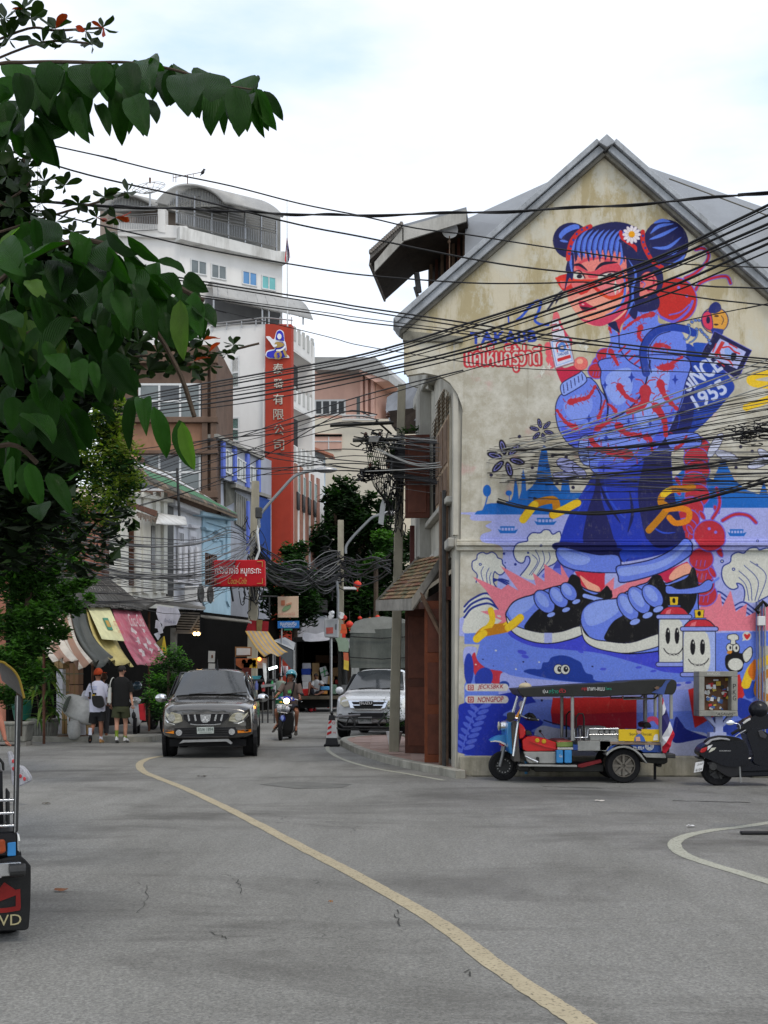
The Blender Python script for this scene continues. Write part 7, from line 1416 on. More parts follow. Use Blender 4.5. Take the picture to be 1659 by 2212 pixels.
b3('white_parcel','white carton with red print right of the tan carton on the pallet',145,156,1598,.5,.4,ae,'parcel',.14)
b3('white_parcel','tall white wrapped bundle stacked on the lowest left parcel',122,136,1597,.98,.35,b8,'parcel',.83,rz=.05,tape=False)
b3('carton','topmost tan carton of the left pile, wrapped in film',117,137,1597,.62,.45,bO,z=1.82,rz=-.1)
b3('carton','tall tan carton behind the big white sack',134,141,1594,.66,.4,bO,z=.87)
for i,(x0,x1,z,h)in enumerate(_p("137 152 1.3 .6 152 172 1.3 .58 137 155 .72 .56 155 172 .72 .56",4)):b3('carton',['brown carton in the back row, upper left','brown carton in the back row behind the orange cap','brown carton in the back row, lower left','brown carton in the back row, lower right'][i],x0-2,x1-2,1588,h,.5,fS,z=z+.1)
b3('carton','low orange taped carton between the two walking men',178,193,1590,.52,.4,bO,z=.05);b3('carton','small kraft carton on top of the low orange one',183,194,1587,.35,.4,fT,z=.6)
def dZ(name,lQ,c,r,aw,M_=None):
 o=af(name,lQ,'sack',(c[0],c[1],0));m=MB();n,k=14,10;rr=random.Random(int(c[0]*77));aj=[]
 for i in range(k+1):
  th=math.pi*i/k;dp=[]
  for j in range(n):w=6.283*j/n;s_=abs(math.sin(th))**.7;q=1+.05*math.sin(3*w+i)+rr.uniform(-.03,.03);v=Ve((r[0]*s_*math.cos(w)*q,r[1]*s_*math.sin(w)*q,r[2]*(1 if math.cos(th)>0 else-1)*abs(math.cos(th))**.8));dp.append((M_@v if M_ else v)+Ve(c))
  aj.append(dp)
 m.grid(aj,closed=True);m.mk('bag',aw,o,sQ=60);return o
sk=dZ('white_sack','big bulging white woven sack lying tilted on the goods behind the man in white',(P(172,1540,29.8).x,29.8,.8),(.5,.26,.3),M('woven_sack_white',(.62,.62,.6),.6,.15,12,.3),Matrix.Rotation(R(28),3,'Y'))
m=MB();c=P(146,1521,29.5);m.lathe(_p(".22 0 .19 .04 .05 .02"),c,14,M=Matrix.Rotation(R(-70),3,'Y'));m.mk('open_mouth',M('sack_inside',(.16,.18,.15),.8,.3,6,.2),sk)
dZ('grey_sack','grey filled sack on the kerb beside the white socks',(P(160,1590,29.6).x,29.6,.3),(.16,.18,.25),M('grey_sack',(.42,.42,.4),.7,.15,12,.3));dZ('white_bag','white plastic bag hanging full between the two walkers',(P(185,1540,30.2).x,30.2,.85),(.12,.12,.42),b8);dZ('white_bag','crumpled white plastic bag at the feet of the man in white',(P(176,1585,30.2).x,30.2,.32),(.11,.11,.34),b8)
MB().box(((P(186,1590,29.9).x),30.3,.06),(3.4,1.4,.13)).mk('stall_kerb',cF,None,kind='structure',lQ='low concrete kerb under the stall goods')
def cR(name,lQ,x0,x1,y,h,aw):
 d=gd(y);a,b=(x0-CX)/F*d,(x1-CX)/F*d;o=af(name,lQ,'planter',((a+b)/2,d,0));c=(a+b)/2;w=b-a
 MB().pr_([(a+.06,d,.1),(b-.06,d,.1),(b,d,h),(a,d,h)],(0,.6,0)).mk('trough',aw,o,bevel=.02);MB().box((c,d+.3,h+.025),(w+.06,.66,.06)).mk('rim',aw,o,bevel=.01)
 for t in(.12,.88):MB().box((a+w*t,d+.3,.05),(.16,.5,.1)).mk('foot',aE,o)
 n=int(w/.09)
 for k in range(n):MB().box((a+.1+(w-.2)*(k+.5)/n,d-.012,(h+.1)/2),(.03,.03,h-.18)).mk('rib',aw,o)
 return o
fA=M('mossy_planter',(.2,.2,.175),.9,.35,4,.3,sk=.5)
cR('concrete_planter','long ribbed grey planter beneath the strap-leaved plant',60,115,1601,.5,fA);cR('concrete_planter','paler planter half hidden by the near three-wheeler post',-40,59,1612,.5,fA)
m=MB();b_=G(40,1598);m.lathe(_p(".2 .5 .28 .95 .3 1"),(b_.x,b_.y+.3,0),14);m.mk('green_pot',M('green_plastic_pot',(.012,.1,.07),.5,.1,4,0),None,sQ=40,lQ='dark green plastic pot standing in the paler planter',cat='pot')
gj=aC('strap_leaf',(.06,.13,.03),veins=False,rough=.4,trans=.25);gi=aC('strap_leaf_pale',(.15,.2,.05),veins=False,rough=.4,trans=.3);g3=[]
for k in range(4):
 aj=[];rr=random.Random(k)
 for i in range(7):t=i/6;w=.075*math.sin(math.pi*min(1,t*.92+.08))**.8;y=t;z=.28*math.sin(t*2.2)-(.55+.15*k)*t*t;aj.append([V3(-w,y,z+.02),V3(0,y,z),V3(w,y,z+.02)])
 m=MB();m.grid(aj);me=m.mesh('leaf',gj if k<3 else gi);ul=me.uv_layers.new(name='UVMap');me.polygons.foreach_set('use_smooth',[True]*len(me.polygons));g3.append(me)
dr=af('dracaena','strap-leaved plant with drooping pale green rosettes rising from the ribbed planter','plant',tuple(G(90,1601)+V3(0,.3,0)));od=dK[dr.name];rr=random.Random(9)
for hx,hy,n,L_ in _p("88 1440 26 .62 100 1475 22 .58 78 1490 18 .5 108 1505 20 .5 94 1530 22 .5 70 1455 14 .5 115 1545 14 .45 84 1555 14 .42",4):
 hd=P(hx,hy,29.2+rr.uniform(-.3,.3));MB().tb([Ve((od.x+rr.uniform(-.1,.1),od.y,.4)),hd],.022,6).mk('stem',ba,dr)
 for i in range(n):
  az=rr.uniform(0,6.28);el=rr.uniform(-.2,1.1);l=L_*rr.uniform(.7,1.15);Mx=(Matrix.Rotation(az,4,'Z')@Matrix.Rotation(el,4,'X')@Matrix.Scale(l,4));Mx.translation=hd-od;o=bpy.data.objects.new('leaf',rr.choice(g3));dQ.objects.link(o);o.parent=dr;o.matrix_basis=Mx
gp=af('potted_shrub','small green shrub in a white pot between the pole and the brown doors','potted plant',(P(880,1600,25.5).x-.28,25.5,.13));m=MB();c=(dK[gp.name].x,25.5,0);m.lathe(_p(".11 .13 .17 .42 .18 .44 .15 .43"),c,14);m.mk('pot',ae,gp,sQ=40);aO('foliage',gp,lambda rr:(Ve((c[0]+rr.gauss(0,.11),25.5+rr.gauss(0,.11),.55+abs(rr.gauss(0,.28)))),rr.choice((0,0,1))),420,.04,.08,[gB,gC],3)
cn=G(717,1612);et=af('traffic_barrier_cone','square black-topped barrier cone with red and white slanted stripes at the kerb nose','traffic cone',(cn.x,cn.y,0));ij=gd(1612)/F
MB().box((cn.x,cn.y,.025),(.36,.36,.05)).mk('base',ag,et,bevel=.01)
def eN(z0,z1,w0,w1,aw,nm,oQ=0):m=MB();aj=[[V3(cn.x+a*w,cn.y+b*w,z)for a,b in _p("-1 -1 1 -1 1 1 -1 1")]for z,w in((z0,w0+oQ),(z1,w1+oQ))];m.grid(aj,closed=True);m.add(aj[1],[(0,1,2,3)]);return m.mk(nm,aw,et)
eN(.05,.2,.145,.125,ab,'skirt');eN(.2,.6,.125,.075,ae,'body');eN(.6,.72,.078,.06,ab,'cap');m=MB();m.lathe(_p(".03 .72 .035 .77 .015 .8"),(cn.x,cn.y,0),10);m.tb([(cn.x-.03,cn.y,.76),(cn.x,cn.y,.82),(cn.x+.03,cn.y,.76)],.008,5);m.mk('handle',ab,et)
cJ=M('cone_red',(.5,.02,.02),.5,.1,4,0)
for k in range(3):z=.26+k*.125;w=lambda q:.125-(q-.2)*.125;MB().pr_([(cn.x-w(z)+.005,cn.y-w(z)-.004,z),(cn.x-.005,cn.y-w(z)-.004,z+.045),(cn.x-.005,cn.y-w(z+.1)-.012,z+.105),(cn.x-w(z+.06)+.005,cn.y-w(z+.06)-.004,z+.06)],(0,-.004,0)).mk('stripe',cJ,et)
a=V3(cn.x+.03,cn.y-.12,.3);au('NO\nPARKING',a,(.07,0,0),(0,.03,.1),cJ,et);MB().tb([(cn.x+.045+.028*math.cos(t),cn.y-.085,.54+.028*math.sin(t))for t in np.linspace(0,6.28,13)],.005,4).mk('no_parking_ring',cJ,et)
MB().tb([(cn.x+.07,cn.y-.02,.68),(cn.x+.62,cn.y+.9,.7)],.03,6).mk('barrier_pole',M('grey_barrier_pole',(.16,.16,.17),.6,.2,4,.1),et)
fD=af('notice_cabinet','grey concrete notice cabinet on a post, its brown back covered in stickers','notice board',(wx(1549),19.,0));ND=18.85
def nq(am,d,th,nm,aw,bevel=0.):return pq(zk('Z8',*am),d,(0,th,0),nm,aw,fD,bevel)
cg=M('cabinet_concrete',(.27,.265,.235),.85,.2,5,.2,sk=.3)
for am in(_p("978 210 1360 210 1360 262 978 262"),_p("978 262 1032 262 1032 600 978 600"),_p("1298 262 1360 262 1360 600 1298 600"),_p("978 600 1360 600 1365 655 978 655")):nq(am,ND,.34,'frame',cg,.006)
nq(_p("1030 262 1300 262 1300 602 1030 602"),ND+.2,.05,'back_panel',M('brown_back_panel',(.13,.065,.035),.7,.3,6,.1))
rr=random.Random(5);hN=[M('sticker_%d'%i,c,.6,.2,20,0)for i,c in enumerate(_p(".6 .6 .6 .5 .04 .04 .03 .03 .03 .5 .5 .45 .06 .12 .3 .5 .35 .05 .6 .6 .62",3))]
for k in range(34):
 x,y=rr.uniform(1050,1275),rr.uniform(280,585);w,h=rr.uniform(8,26),rr.uniform(7,22);a=rr.uniform(-.5,.5);q=[(x+w*c*math.cos(a)-h*s*math.sin(a),y+w*c*math.sin(a)+h*s*math.cos(a))for c,s in _p("-1 -1 1 -1 1 1 -1 1")];nq(q,ND+.19-k*.0008,.002,'sticker',rr.choice(hN))
e6=M('black_marker_ink',(.02,.02,.02),.7,.1,4,0)
for i,ch in enumerate('PKG'):aG('Z8',ch,1312,335+i*58,1345,382+i*58,ND-.002,e6,fD)
aG('Z8','"ASAHIS"',1145,618,1335,646,ND-.002,e6,fD,.2);aG('Z8','ANALOG',1055,222,1185,245,ND-.002,M('chalk_ink',(.5,.5,.48),.8,.1,4,0),fD)
gw=M('lavender_post_paint',(.36,.4,.62),.7,.15,3,.1);nq(_p("1142 655 1215 655 1215 860 1138 860"),ND+.1,.12,'post',gw,.006);
for am in(_p("1035 655 1095 655 1142 730 1142 770"),_p("1320 655 1265 655 1215 720 1215 760")):nq(am,ND+.1,.1,'brace',gw,.004)
MB().box((wx(1549)*(19./19.4),19.02,.35),(.26,.16,.75)).mk('post_foot',gw,fD)
f5=af('sign_stand','black footed stand with an orange brown pole at the right frame edge','stand',tuple(G(1665,1803)));c=dK[f5.name];MB().box((c.x+0.,c.y,.02),(.62,.06,.035)).mk('foot',ab,f5,bevel=.01);MB().tb([(c.x+.015,c.y,.03),(c.x+.015,c.y,1.5)],.022,8).mk('pole',M('orange_brown_pole',(.3,.11,.03),.5,.2,4,.1),f5);MB().box((c.x+.3,c.y,1.2),(.5,.03,.6)).mk('sign_plate',ae,f5)
for x,y,dO,c_,w in((132,1925,'curled brown dead leaf on the asphalt near the left three-wheeler',(.2,.09,.05),.1),(100,1737,'small grey dried leaf far left on the road',(.08,.07,.05),.1),(436,1678,'tiny dark twig beyond the yellow line',(.06,.05,.04),.14),(1493,1786,'scrap of white paper beside the bent road line',(.6,.6,.6),.09),(714,1951,'thin orange straw scrap right of the leaf litter',(.3,.14,.05),.03),(1296,1731,'flattened white paper before the parked three-wheeler',(.45,.42,.38),.12)):
 p=G(x,y,.006);o=af('litter',dO,'litter',tuple(p));m=MB();rr=random.Random(x);aj=[[p+Ve(((i/4-.5)*w,(j/3-.5)*w*.5,.004+rr.uniform(0,.018)))for j in range(4)]for i in range(5)];m.grid(aj);m.mk('scrap',M('litter_%d'%x,c_,.85,.3,20,.2),o,fix=False)
aZ=M('headlamp_glass',(.36,.34,.24),.12,.3,9,0,spec=.8,co=.6);bC=M('headlamp_reflector',(.55,.55,.52),.2,.2,14,0,ml=.8);dA=M('orange_reflector',(.62,.2,.01),.4,.1,6,0);d6=M('number_plate_white',(.42,.46,.44),.5,.05,4,0);bH=M('red_tail_lamp',(.35,.01,.012),.2,.1,6,0,co=.5);fd=M('tyre_rubber',(.01,.01,.011),.85,.25,25,.4,spec=.2)
def aK(parent,c,r,w,cM='X',rim=None,bX=6,name='wheel'):
 o=MB().lathe([(r*.62,-w/2),(r*.93,-w/2),(r,-w*.3),(r,w*.3),(r*.93,w/2),(r*.62,w/2),(r*.62,-w/2)],c,28,cM,cap=False).mk(name,fd,parent,sQ=35)
 m=MB();m.lathe([(r*.62,-w*.42),(r*.56,-w*.2),(r*.16,-w*.12),(0,-w*.12)],c,20,cM,cap=False);m.lathe([(r*.62,w*.42),(r*.56,w*.2),(r*.16,w*.12),(0,w*.12)],c,20,cM,cap=False);m.mk('rim',rim or aa,o,sQ=35)
 for s_ in(-1,1):
  for k in range(bX):
   a=k*6.283/bX;m=MB();e=Ve((0,math.cos(a),math.sin(a)))if cM=='X'else Ve((math.cos(a),0,math.sin(a)));ax=V3(1,0,0)if cM=='X'else V3(0,1,0);p0=Ve(c)+ax*s_*w*.3;sd=ax.cross(e)*r*.07
   m.pr_([p0+e*r*.1-sd*.8,p0+e*r*.1+sd*.8,p0+e*r*.6+sd,p0+e*r*.6-sd],ax*s_*w*.12);m.mk('spoke',rim or aA,o)
 return o
def dw(name,lQ,e5,rotz,ci,S,H=1.78):
 """hull lofted through stations (y, w, zb, zm, zbelt, shoulder, edge, crown, top)"""
 t=af(name,lQ,'pickup truck',e5,rotz,local=True);aj=[]
 for(y,w,zb,zm,zt,p5,p6,p7,z8)in S:
  h=[(0,zb),(w*.86,zb),(w,zb+.12),(w*1.005,zm),(w*.985,zt),p5,p6,p7,(0,z8)];L=[V3(x,y,z)for x,z in h];Rr=[V3(-x,y,z)for x,z in h[1:-1]][::-1];aj.append(L+Rr)
 m=MB();m.grid(aj,closed=True);n=len(aj[0]);m.f+=[tuple(range(n)),tuple((len(aj)-1)*n+j for j in range(n))[::-1]];m.m+=[0,0]
 b=m.mk('body',ci,t,fix=True);sb=b.modifiers.new('smooth','SUBSURF');sb.levels=sb.render_levels=2
 b.data.polygons.foreach_set('use_smooth',[True]*len(b.data.polygons))
 h5=b.data.attributes.new('crease_edge','FLOAT','EDGE')if 'crease_edge'not in b.data.attributes else b.data.attributes['crease_edge']
 dS=[0.]*len(b.data.edges)
 for e in b.data.edges:
  i,j=e.vertices[0]%n,e.vertices[1]%n
  if i==j:continue
  if{e.vertices[0]//n,e.vertices[1]//n}&{0,len(S)-1}and e.vertices[0]//n==e.vertices[1]//n:dS[e.index]=.75
  elif e.vertices[0]//n==e.vertices[1]//n:dS[e.index]=.35
 for e in b.data.edges:
  i,j=e.vertices[0]%n,e.vertices[1]%n
  if i==j and i in(2,4,n-2,n-4,5,n-5):dS[e.index]=.5
 h5.data.foreach_set('value',dS)
 return t
SG=[(0.,.76,.4,.6,.8,(.74,.9),(.62,.955),(.42,.975),.985),(.11,.86,.36,.64,.86,(.83,.97),(.71,1.03),(.46,1.055),1.065),(.45,.915,.34,.68,.92,(.885,1.03),(.76,1.09),(.48,1.12),1.13),(1.12,.92,.36,.7,.97,(.89,1.09),(.78,1.15),(.5,1.18),1.19),(1.26,.92,.36,.7,.98,(.885,1.11),(.77,1.21),(.56,1.25),1.26),(1.98,.92,.36,.7,.99,(.885,1.13),(.66,1.68),(.5,1.745),1.765),(2.5,.92,.36,.7,.99,(.885,1.13),(.655,1.72),(.5,1.775),1.79),(3.15,.92,.36,.7,.99,(.885,1.13),(.655,1.69),(.5,1.75),1.765),(3.42,.92,.36,.7,.99,(.885,1.13),(.7,1.45),(.55,1.48),1.48),(3.5,.92,.36,.7,.99,(.885,1.12),(.8,1.14),(.55,1.13),1.13),(4.5,.92,.38,.7,.99,(.885,1.12),(.8,1.14),(.55,1.13),1.13),(5.15,.9,.42,.7,.99,(.87,1.11),(.78,1.12),(.55,1.11),1.11)]
def bN(name,a0,ml,rough):
 m=M(name,a0,rough,.05,2,0,ml=ml,co=.8,spec=.6);return m
cp=bN('graphite_metallic',(.085,.082,.078),.6,.2);bT=bN('white_car_paint',(.6,.62,.64),0,.3)
ib=R(-4.5)
gx=((352+547)/2-CX)/F*23.7
GT=dw('grey_pickup','graphite grey pickup truck driving towards us with orange reflector strips',(gx,23.6,0),-ib,cp,SG)
def fy(x,z):
 x=abs(x);y=-.02 if x<.6 else(-.02+(x-.6)/.16*.03 if x<.76 else(.01+(x-.76)/.1*.12 if x<.86 else .13+(x-.86)/.06*.32))
 return y+max(0,z-.88)*.75-.014
def v1(x,y):return((x-697)/785,(1479-y)/785)
def fp(k,am,nm,aw,parent,oQ=0.,th=.035,sQ=False,bevel=0.,gM=v1):
 q=[gM(*p)for p in am]
 if sQ:q=[tuple(v)[:2]for v in ah([(x,z,0)for x,z in q],4)]
 m=MB();m.pr_([Ve((x,fy(x,z)-oQ,z))for x,z in q],(0,th,0));return m.mk(nm,aw,parent,bevel=bevel)
def bE(t,dz=0.,aw=cH):
 aj=[]
 for i in range(6):
  f=i/5;r=[]
  for j in range(9):
   u=j/8*2-1;w=.765+(.615-.765)*f;x=u*w;y=1.2+(1.95-1.2)*f+.03*(u*u);z=1.235+dz+(1.725-1.235)*f-.045*u*u*(1+f*.3);r.append(V3(x,y-.02,z+.022))
  aj.append(r)
 o=MB().grid(aj).mk('windscreen',aw,t,sQ=60,fix=False);
 for k,s_ in((0,-.45),(1,.18)):MB().tb([V3(s_,1.17,1.245+dz),V3(s_+.55,1.235,1.285+dz)],.011,5).mk('wiper',ab,t)
 return o
e0=M('windscreen_glass',(.03,.035,.04),.08,.3,1.2,0,spec=.7)
bE(GT,0,e0)
for s_ in(-1,1):
 for y0,y1,a in((1.5,2.35,0),(2.45,3.1,1)):
  q=[V3(s_*.886,y0,1.16),V3(s_*.886,y1,1.16),V3(s_*.69,y1,1.66),Ve((s_*(.69 if a else .74),y0+(0 if a else .38),1.66 if a else 1.62))];MB().pr_([v+V3(s_*.022,0,0.)for v in q],(s_*.006,0,0)).mk('side_window',e0,GT)
 MB().tb([V3(s_*.8,1.32,1.24),V3(s_*.69,1.95,1.69),V3(s_*.68,3.1,1.7)],.018,5).mk('window_trim',ab,GT)
 o=MB().ball((s_*1.045,1.42,1.165),(.13,.075,.088),14,9).mk('wing_mirror',ao,GT,sQ=60);MB().ball((s_*1.04,1.455,1.155),(.115,.07,.08),12,7).mk('mirror_back',ab,o,sQ=60);MB().tb([(s_*.88,1.46,1.11),(s_*1.,1.44,1.13)],.022,6).mk('mirror_arm',ab,o)
 aK(GT,(s_*.8,.82,.385),.385,.26);aK(GT,(s_*.8,3.85,.385),.385,.26)
 MB().lathe(_p(".44 -.02 .44 .05 .34 .05"),(s_*.905,.82,.4),20,'X',cap=False).mk('wheel_arch',ab,GT)
 hl=_p("60 748 150 765 285 795 312 850 322 905 270 925 205 938 120 900 72 840")if s_<0 else _p("1335 725 1240 742 1090 790 1040 850 1025 900 1090 915 1160 922 1250 880 1315 800")
 o=fp(0,hl,'headlight',aZ,GT,.012,.06,bevel=.006);c=(150,850)if s_<0 else(1180,838);x,z=v1(*c);MB().lathe(_p(".075 0 .06 .02 0 .03"),(x,fy(x,z)-.022,z),16,'Y').mk('projector_lens',bC,o)
 fp(0,_p("45 830 62 850 110 915 205 945 200 958 95 930 40 870")if s_<0 else _p("1330 800 1255 890 1165 930 1100 922 1105 935 1170 948 1270 905 1345 815"),'lamp_chrome_edge',ao,GT,.02,.03)
 fp(0,_p("4 1030 60 1037 120 1045 190 1052 190 1096 120 1087 60 1079 4 1070")if s_<0 else _p("1163 1048 1230 1043 1300 1037 1368 1030 1370 1074 1300 1079 1230 1084 1166 1088"),'orange_strip',dA,GT,.035,.04)
 x,z=v1(268 if s_<0 else 1075,1078 if s_<0 else 1066);MB().lathe(_p(".062 0 .062 .03 .046 .035 .042 .015 0 .01"),(x,fy(x,z)-.04,z),18,'Y').mk('fog_lamp',ao,GT,sQ=40)
fp(0,_p("330 800 700 785 1020 788 1040 830 960 905 900 948 430 948 345 880"),'grille_recess',ab,GT,.014,.03)
for x0 in(395,495,590):fp(0,[(x0,800),(x0+24,800),(x0+44,895),(x0+16,905)],'grille_slat',ao,GT,.03,.02)
for x0 in(720,812,905):fp(0,[(x0+14,800),(x0+38,798),(x0+16,905),(x0-12,895)],'grille_slat',ao,GT,.03,.02)
fp(0,_p("600 800 738 798 724 900 700 925 630 925 612 900"),'grille_centre',ao,GT,.032,.03)
for am in(_p("668 822 684 846 668 870 652 846"),_p("664 870 646 896 620 898 638 872"),_p("672 870 690 896 716 898 698 872")):fp(0,am,'diamond_badge',M('badge_silver',(.85,.85,.86),.2,.02,3,0,ml=.6),GT,.045,.015)
fp(0,_p("335 800 1030 786 1034 776 330 788"),'hood_chrome_lip',cp,GT,.03,.03);fp(0,_p("440 950 530 965 800 965 905 950 905 938 800 952 530 952 440 938"),'chrome_strip',ao,GT,.035,.03)
fp(0,_p("200 1010 520 1000 840 1000 1130 995 1168 1090 1110 1138 290 1150 185 1100"),'bumper_intake',ab,GT,.012,.03)
for k in range(3):fp(0,[(330,1035+k*34),(1010,1028+k*34),(1010,1034+k*34),(330,1041+k*34)],'intake_bar',aa,GT,.03,.02)
fp(0,_p("270 1245 330 1190 1020 1178 1085 1238 1060 1262 990 1215 360 1228"),'skid_plate',aA,GT,.04,.05)
o=fp(0,_p("540 994 800 990 800 1090 545 1096"),'number_plate',d6,GT,.05,.02)
def cj(t,body,x0,y0,x1,y1,aw,oQ=.055,shear=0.):a=v1(x0,y1);b=v1(x1,y1);c=v1(x0,y0);A_=Ve((a[0],fy(a[0],.7)-oQ,a[1]));return au(body,A_,V3(b[0]-a[0],0,0),V3(0,0,c[1]-a[1]),aw,t,shear)
dv=M('plate_ink',(.02,.05,.04),.6,.05,4,0);cj(GT,'3ฒพ 1894',552,1000,790,1055,dv,.056);cj(GT,'กรุงเทพมหานคร',575,1066,770,1086,dv,.056)
MB().tb([(.08,1.98,1.75),(.08,2.02,1.98)],[.03,.006],6).mk('roof_antenna',ab,GT)
m=MB();m.box((0,.6,.3),(1.5,.9,.14));m.box((0,3.85,.33),(1.2,.2,.15));m.box((0,2.3,.38),(1.6,3.2,.08));m.mk('underbody',ag,GT)
MB().ball((.9,.75,.98),(.03,.07,.03),8,6).mk('indicator',M('indicator_amber',(1,.35,.05),.4,0,1,0,emit=1.2),GT,sQ=60)
YW=R(9)
IS=[(y,w*.98,zb+.05,zm+.05,zt+.05,(a[0]*.98,a[1]+.05),(b[0]*.98,b[1]+.05),(c[0],c[1]+.05),z+.05)for(y,w,zb,zm,zt,a,b,c,z)in SG]
IT=dw('white_pickup','white pickup truck with a bull bar and a high grey tarpaulin covered load',((1000*.30925+486-CX)/F*30.8,30.6,0),-YW,bT,IS)
bE(IT,.05,e0)
def v6(x,y):return((x-1000)/272,(1236-y)/272)
def ip(am,nm,aw,oQ=0.,th=.04,bevel=0.,eD=False):
 for s_ in((1,-1)if eD else(1,)):q=[v6(*p)for p in am];MB().pr_([Ve((s_*x,fy(x,z-.05)-oQ,z))for x,z in q],(0,th,0)).mk(nm,aw,IT,bevel=bevel)
ip(_p("800 945 830 935 862 965 868 1005 830 1010 803 990"),'headlight',aZ,.015,.06,.006,True)
ip(_p("858 962 900 955 1100 955 1142 962 1120 1015 1090 1030 910 1030 880 1015"),'grille_surround',ao,.02,.03);ip(_p("885 972 1115 972 1105 985 895 985"),'grille_recess',ab,.035,.02);ip(_p("895 998 1105 998 1090 1020 910 1020"),'grille_recess',ab,.035,.02)
ip(_p("940 968 1036 966 1036 992 942 993"),'badge_plate',ab,.05,.02)
a=v6(945,990);b=v6(1032,990);c=v6(945,970);au('ISUZU',Ve((a[0],fy(0,.8)-.062,a[1])),V3(b[0]-a[0],0,0),V3(0,0,c[1]-a[1]),M('badge_white',(.8,.8,.8),.3,.02,3,0),IT)
ip(_p("860 1050 1140 1048 1120 1090 880 1092"),'bumper_intake',ab,.015,.03);ip(_p("935 1078 1032 1075 1032 1120 938 1122"),'number_plate',M('plate_grey',(.3,.3,.3),.5,.1,4,0),.09,.02)
a=v6(942,1108);b=v6(1028,1108);c=v6(942,1082);au('1ฒก 7165',Ve((a[0],fy(0,.5)-.112,a[1])),V3(b[0]-a[0],0,0),V3(0,0,c[1]-a[1]),dv,IT)
x,z=v6(806,1070)
for s_ in(-1,1):MB().lathe(_p(".06 0 .05 .02 0 .02"),(s_*.71,fy(.71,z)-.04,z),14,'Y').mk('fog_lamp',ao,IT)
for am,r in((_p("-.74 -.13 .42 -.6 -.2 .33 .6 -.2 .33 .74 -.13 .42",3),.025),(_p("-.8 -.1 .3 -.66 -.16 .26 .66 -.16 .26 .8 -.1 .3",3),.022),(_p("-.44 -.14 .6 -.3 -.2 .44 -.32 -.2 .33",3),.028),(_p(".44 -.14 .6 .3 -.2 .44 .32 -.2 .33",3),.028),(_p("-.75 .02 .55 -.44 -.14 .55 .44 -.14 .55 .75 .02 .55",3),.018),(_p("-.4 -.1 .7 -.5 -.14 .5 -.55 -.14 .36",3),.02),(_p(".4 -.1 .7 .5 -.14 .5 .55 -.14 .36",3),.02)):MB().tb(am,r,7).mk('bull_bar',aa,IT,sQ=60)
for s_ in(-1,1):
 aK(IT,(s_*.78,.86,.37),.37,.25);aK(IT,(s_*.78,3.9,.37),.37,.25)
 MB().ball((s_*1.02,1.42,1.24),(.11,.07,.1),12,8).mk('wing_mirror',bT,IT,sQ=60)
 q=[V3(s_*.87,1.5,1.22),V3(s_*.87,3.1,1.22),V3(s_*.68,3.1,1.7),V3(s_*.72,1.9,1.68)];MB().pr_([v+V3(s_*.022,0,0)for v in q],(s_*.006,0,0)).mk('side_window',e0,IT)
m=MB();m.box((0,.6,.34),(1.4,.9,.14));m.box((0,2.3,.42),(1.5,3.2,.08));m.mk('underbody',ag,IT)
ff=M('grey_green_tarpaulin',(.085,.095,.085),.75,.3,2.5,.35,sk=.3,dt=(.2,.2,.18));eu=M('pale_tarpaulin_top',(.26,.27,.25),.75,.25,2.5,.35)
def c3(t,x0,x1,y0,y1,z0,z1,lQ=None):
 rr=random.Random(3);gl=[]
 for k,y in enumerate(np.linspace(y0,y1,7)):
  dp=[];b=.1*math.sin(k*1.3)
  for(u,v)in _p("0 0 -.03 .25 -.02 .55 0 .82 .06 .93 .2 1 .5 1.04 .8 1 .94 .92 1 .8 1.02 .5 1.02 .2 1 0"):dp.append(Ve((x0+(x1-x0)*u+rr.uniform(-.03,.03),y+rr.uniform(-.03,.03),z0+(z1-z0)*v+rr.uniform(-.03,.03))))
  gl.append(dp)
 m=MB();m.grid(gl);n=len(gl[0]);m.f+=[tuple(range(n))];m.m+=[0];m.mk('tarpaulin',ff,t,sQ=50,fix=True)
 f4=[]
 for k,y in enumerate(np.linspace(y0-.03,y1,5)):f4.append([Ve((x0+(x1-x0)*u,y+(.02 if v<.9 else 0),z0+(z1-z0)*v+.03+rr.uniform(-.01,.01)))for u,v in _p("-.03 .72 0 .84 .06 .95 .2 1.02 .5 1.06 .8 1.02 .94 .94 1.01 .84 1.03 .7")])
 m=MB();m.grid(f4);n=9;m.f+=[tuple(range(n))];m.m+=[0];m.mk('tarpaulin_top',eu,t,sQ=50,fix=True)
 for v in(.22,.66):MB().tb([Ve((x0-.03,y0-.05,z0+(z1-z0)*v)),Ve(((x0+x1)/2,y0-.07,z0+(z1-z0)*(v-.04))),Ve((x1+.03,y0-.05,z0+(z1-z0)*v))],.012,4).mk('rope',ag,t)
c3(IT,-.86,.86,2.3,5.1,1.86,3.15)
MB().box((0,4.2,1.45),(1.66,1.7,.8)).mk('cargo_side',ff,IT)
TY=55.;tx=(693-CX)/F*TY
CT=af('cargo_truck','old canvas covered cargo truck seen from its open rear, packed with boxes','truck',(tx,TY,0),R(-2),local=True)
def er(x,y):return((x-669)*.30925/F*TY,(1.6-((y*.30925+1215.1)-HY)/F*TY))
def tq(am,y,th,nm,aw,bevel=0.):q=[er(*p)for p in am];m=MB();m.pr_([V3(x,y,z)for x,z in q],(0,th,0));return m.mk(nm,aw,CT,bevel=bevel)
g7=M('olive_canvas',(.13,.145,.12),.85,.25,1.5,.2,sk=.4);e7=M('dark_canvas',(.018,.018,.017),.8,.3,2,.2)
for am in(_p("466 935 466 560 475 535 492 522 500 560 496 935"),_p("475 535 495 520 780 518 800 560 780 552 492 552"),_p("780 518 812 560 812 935 790 935 790 560")):tq(am,0,.3,'rear_hoop',e7)
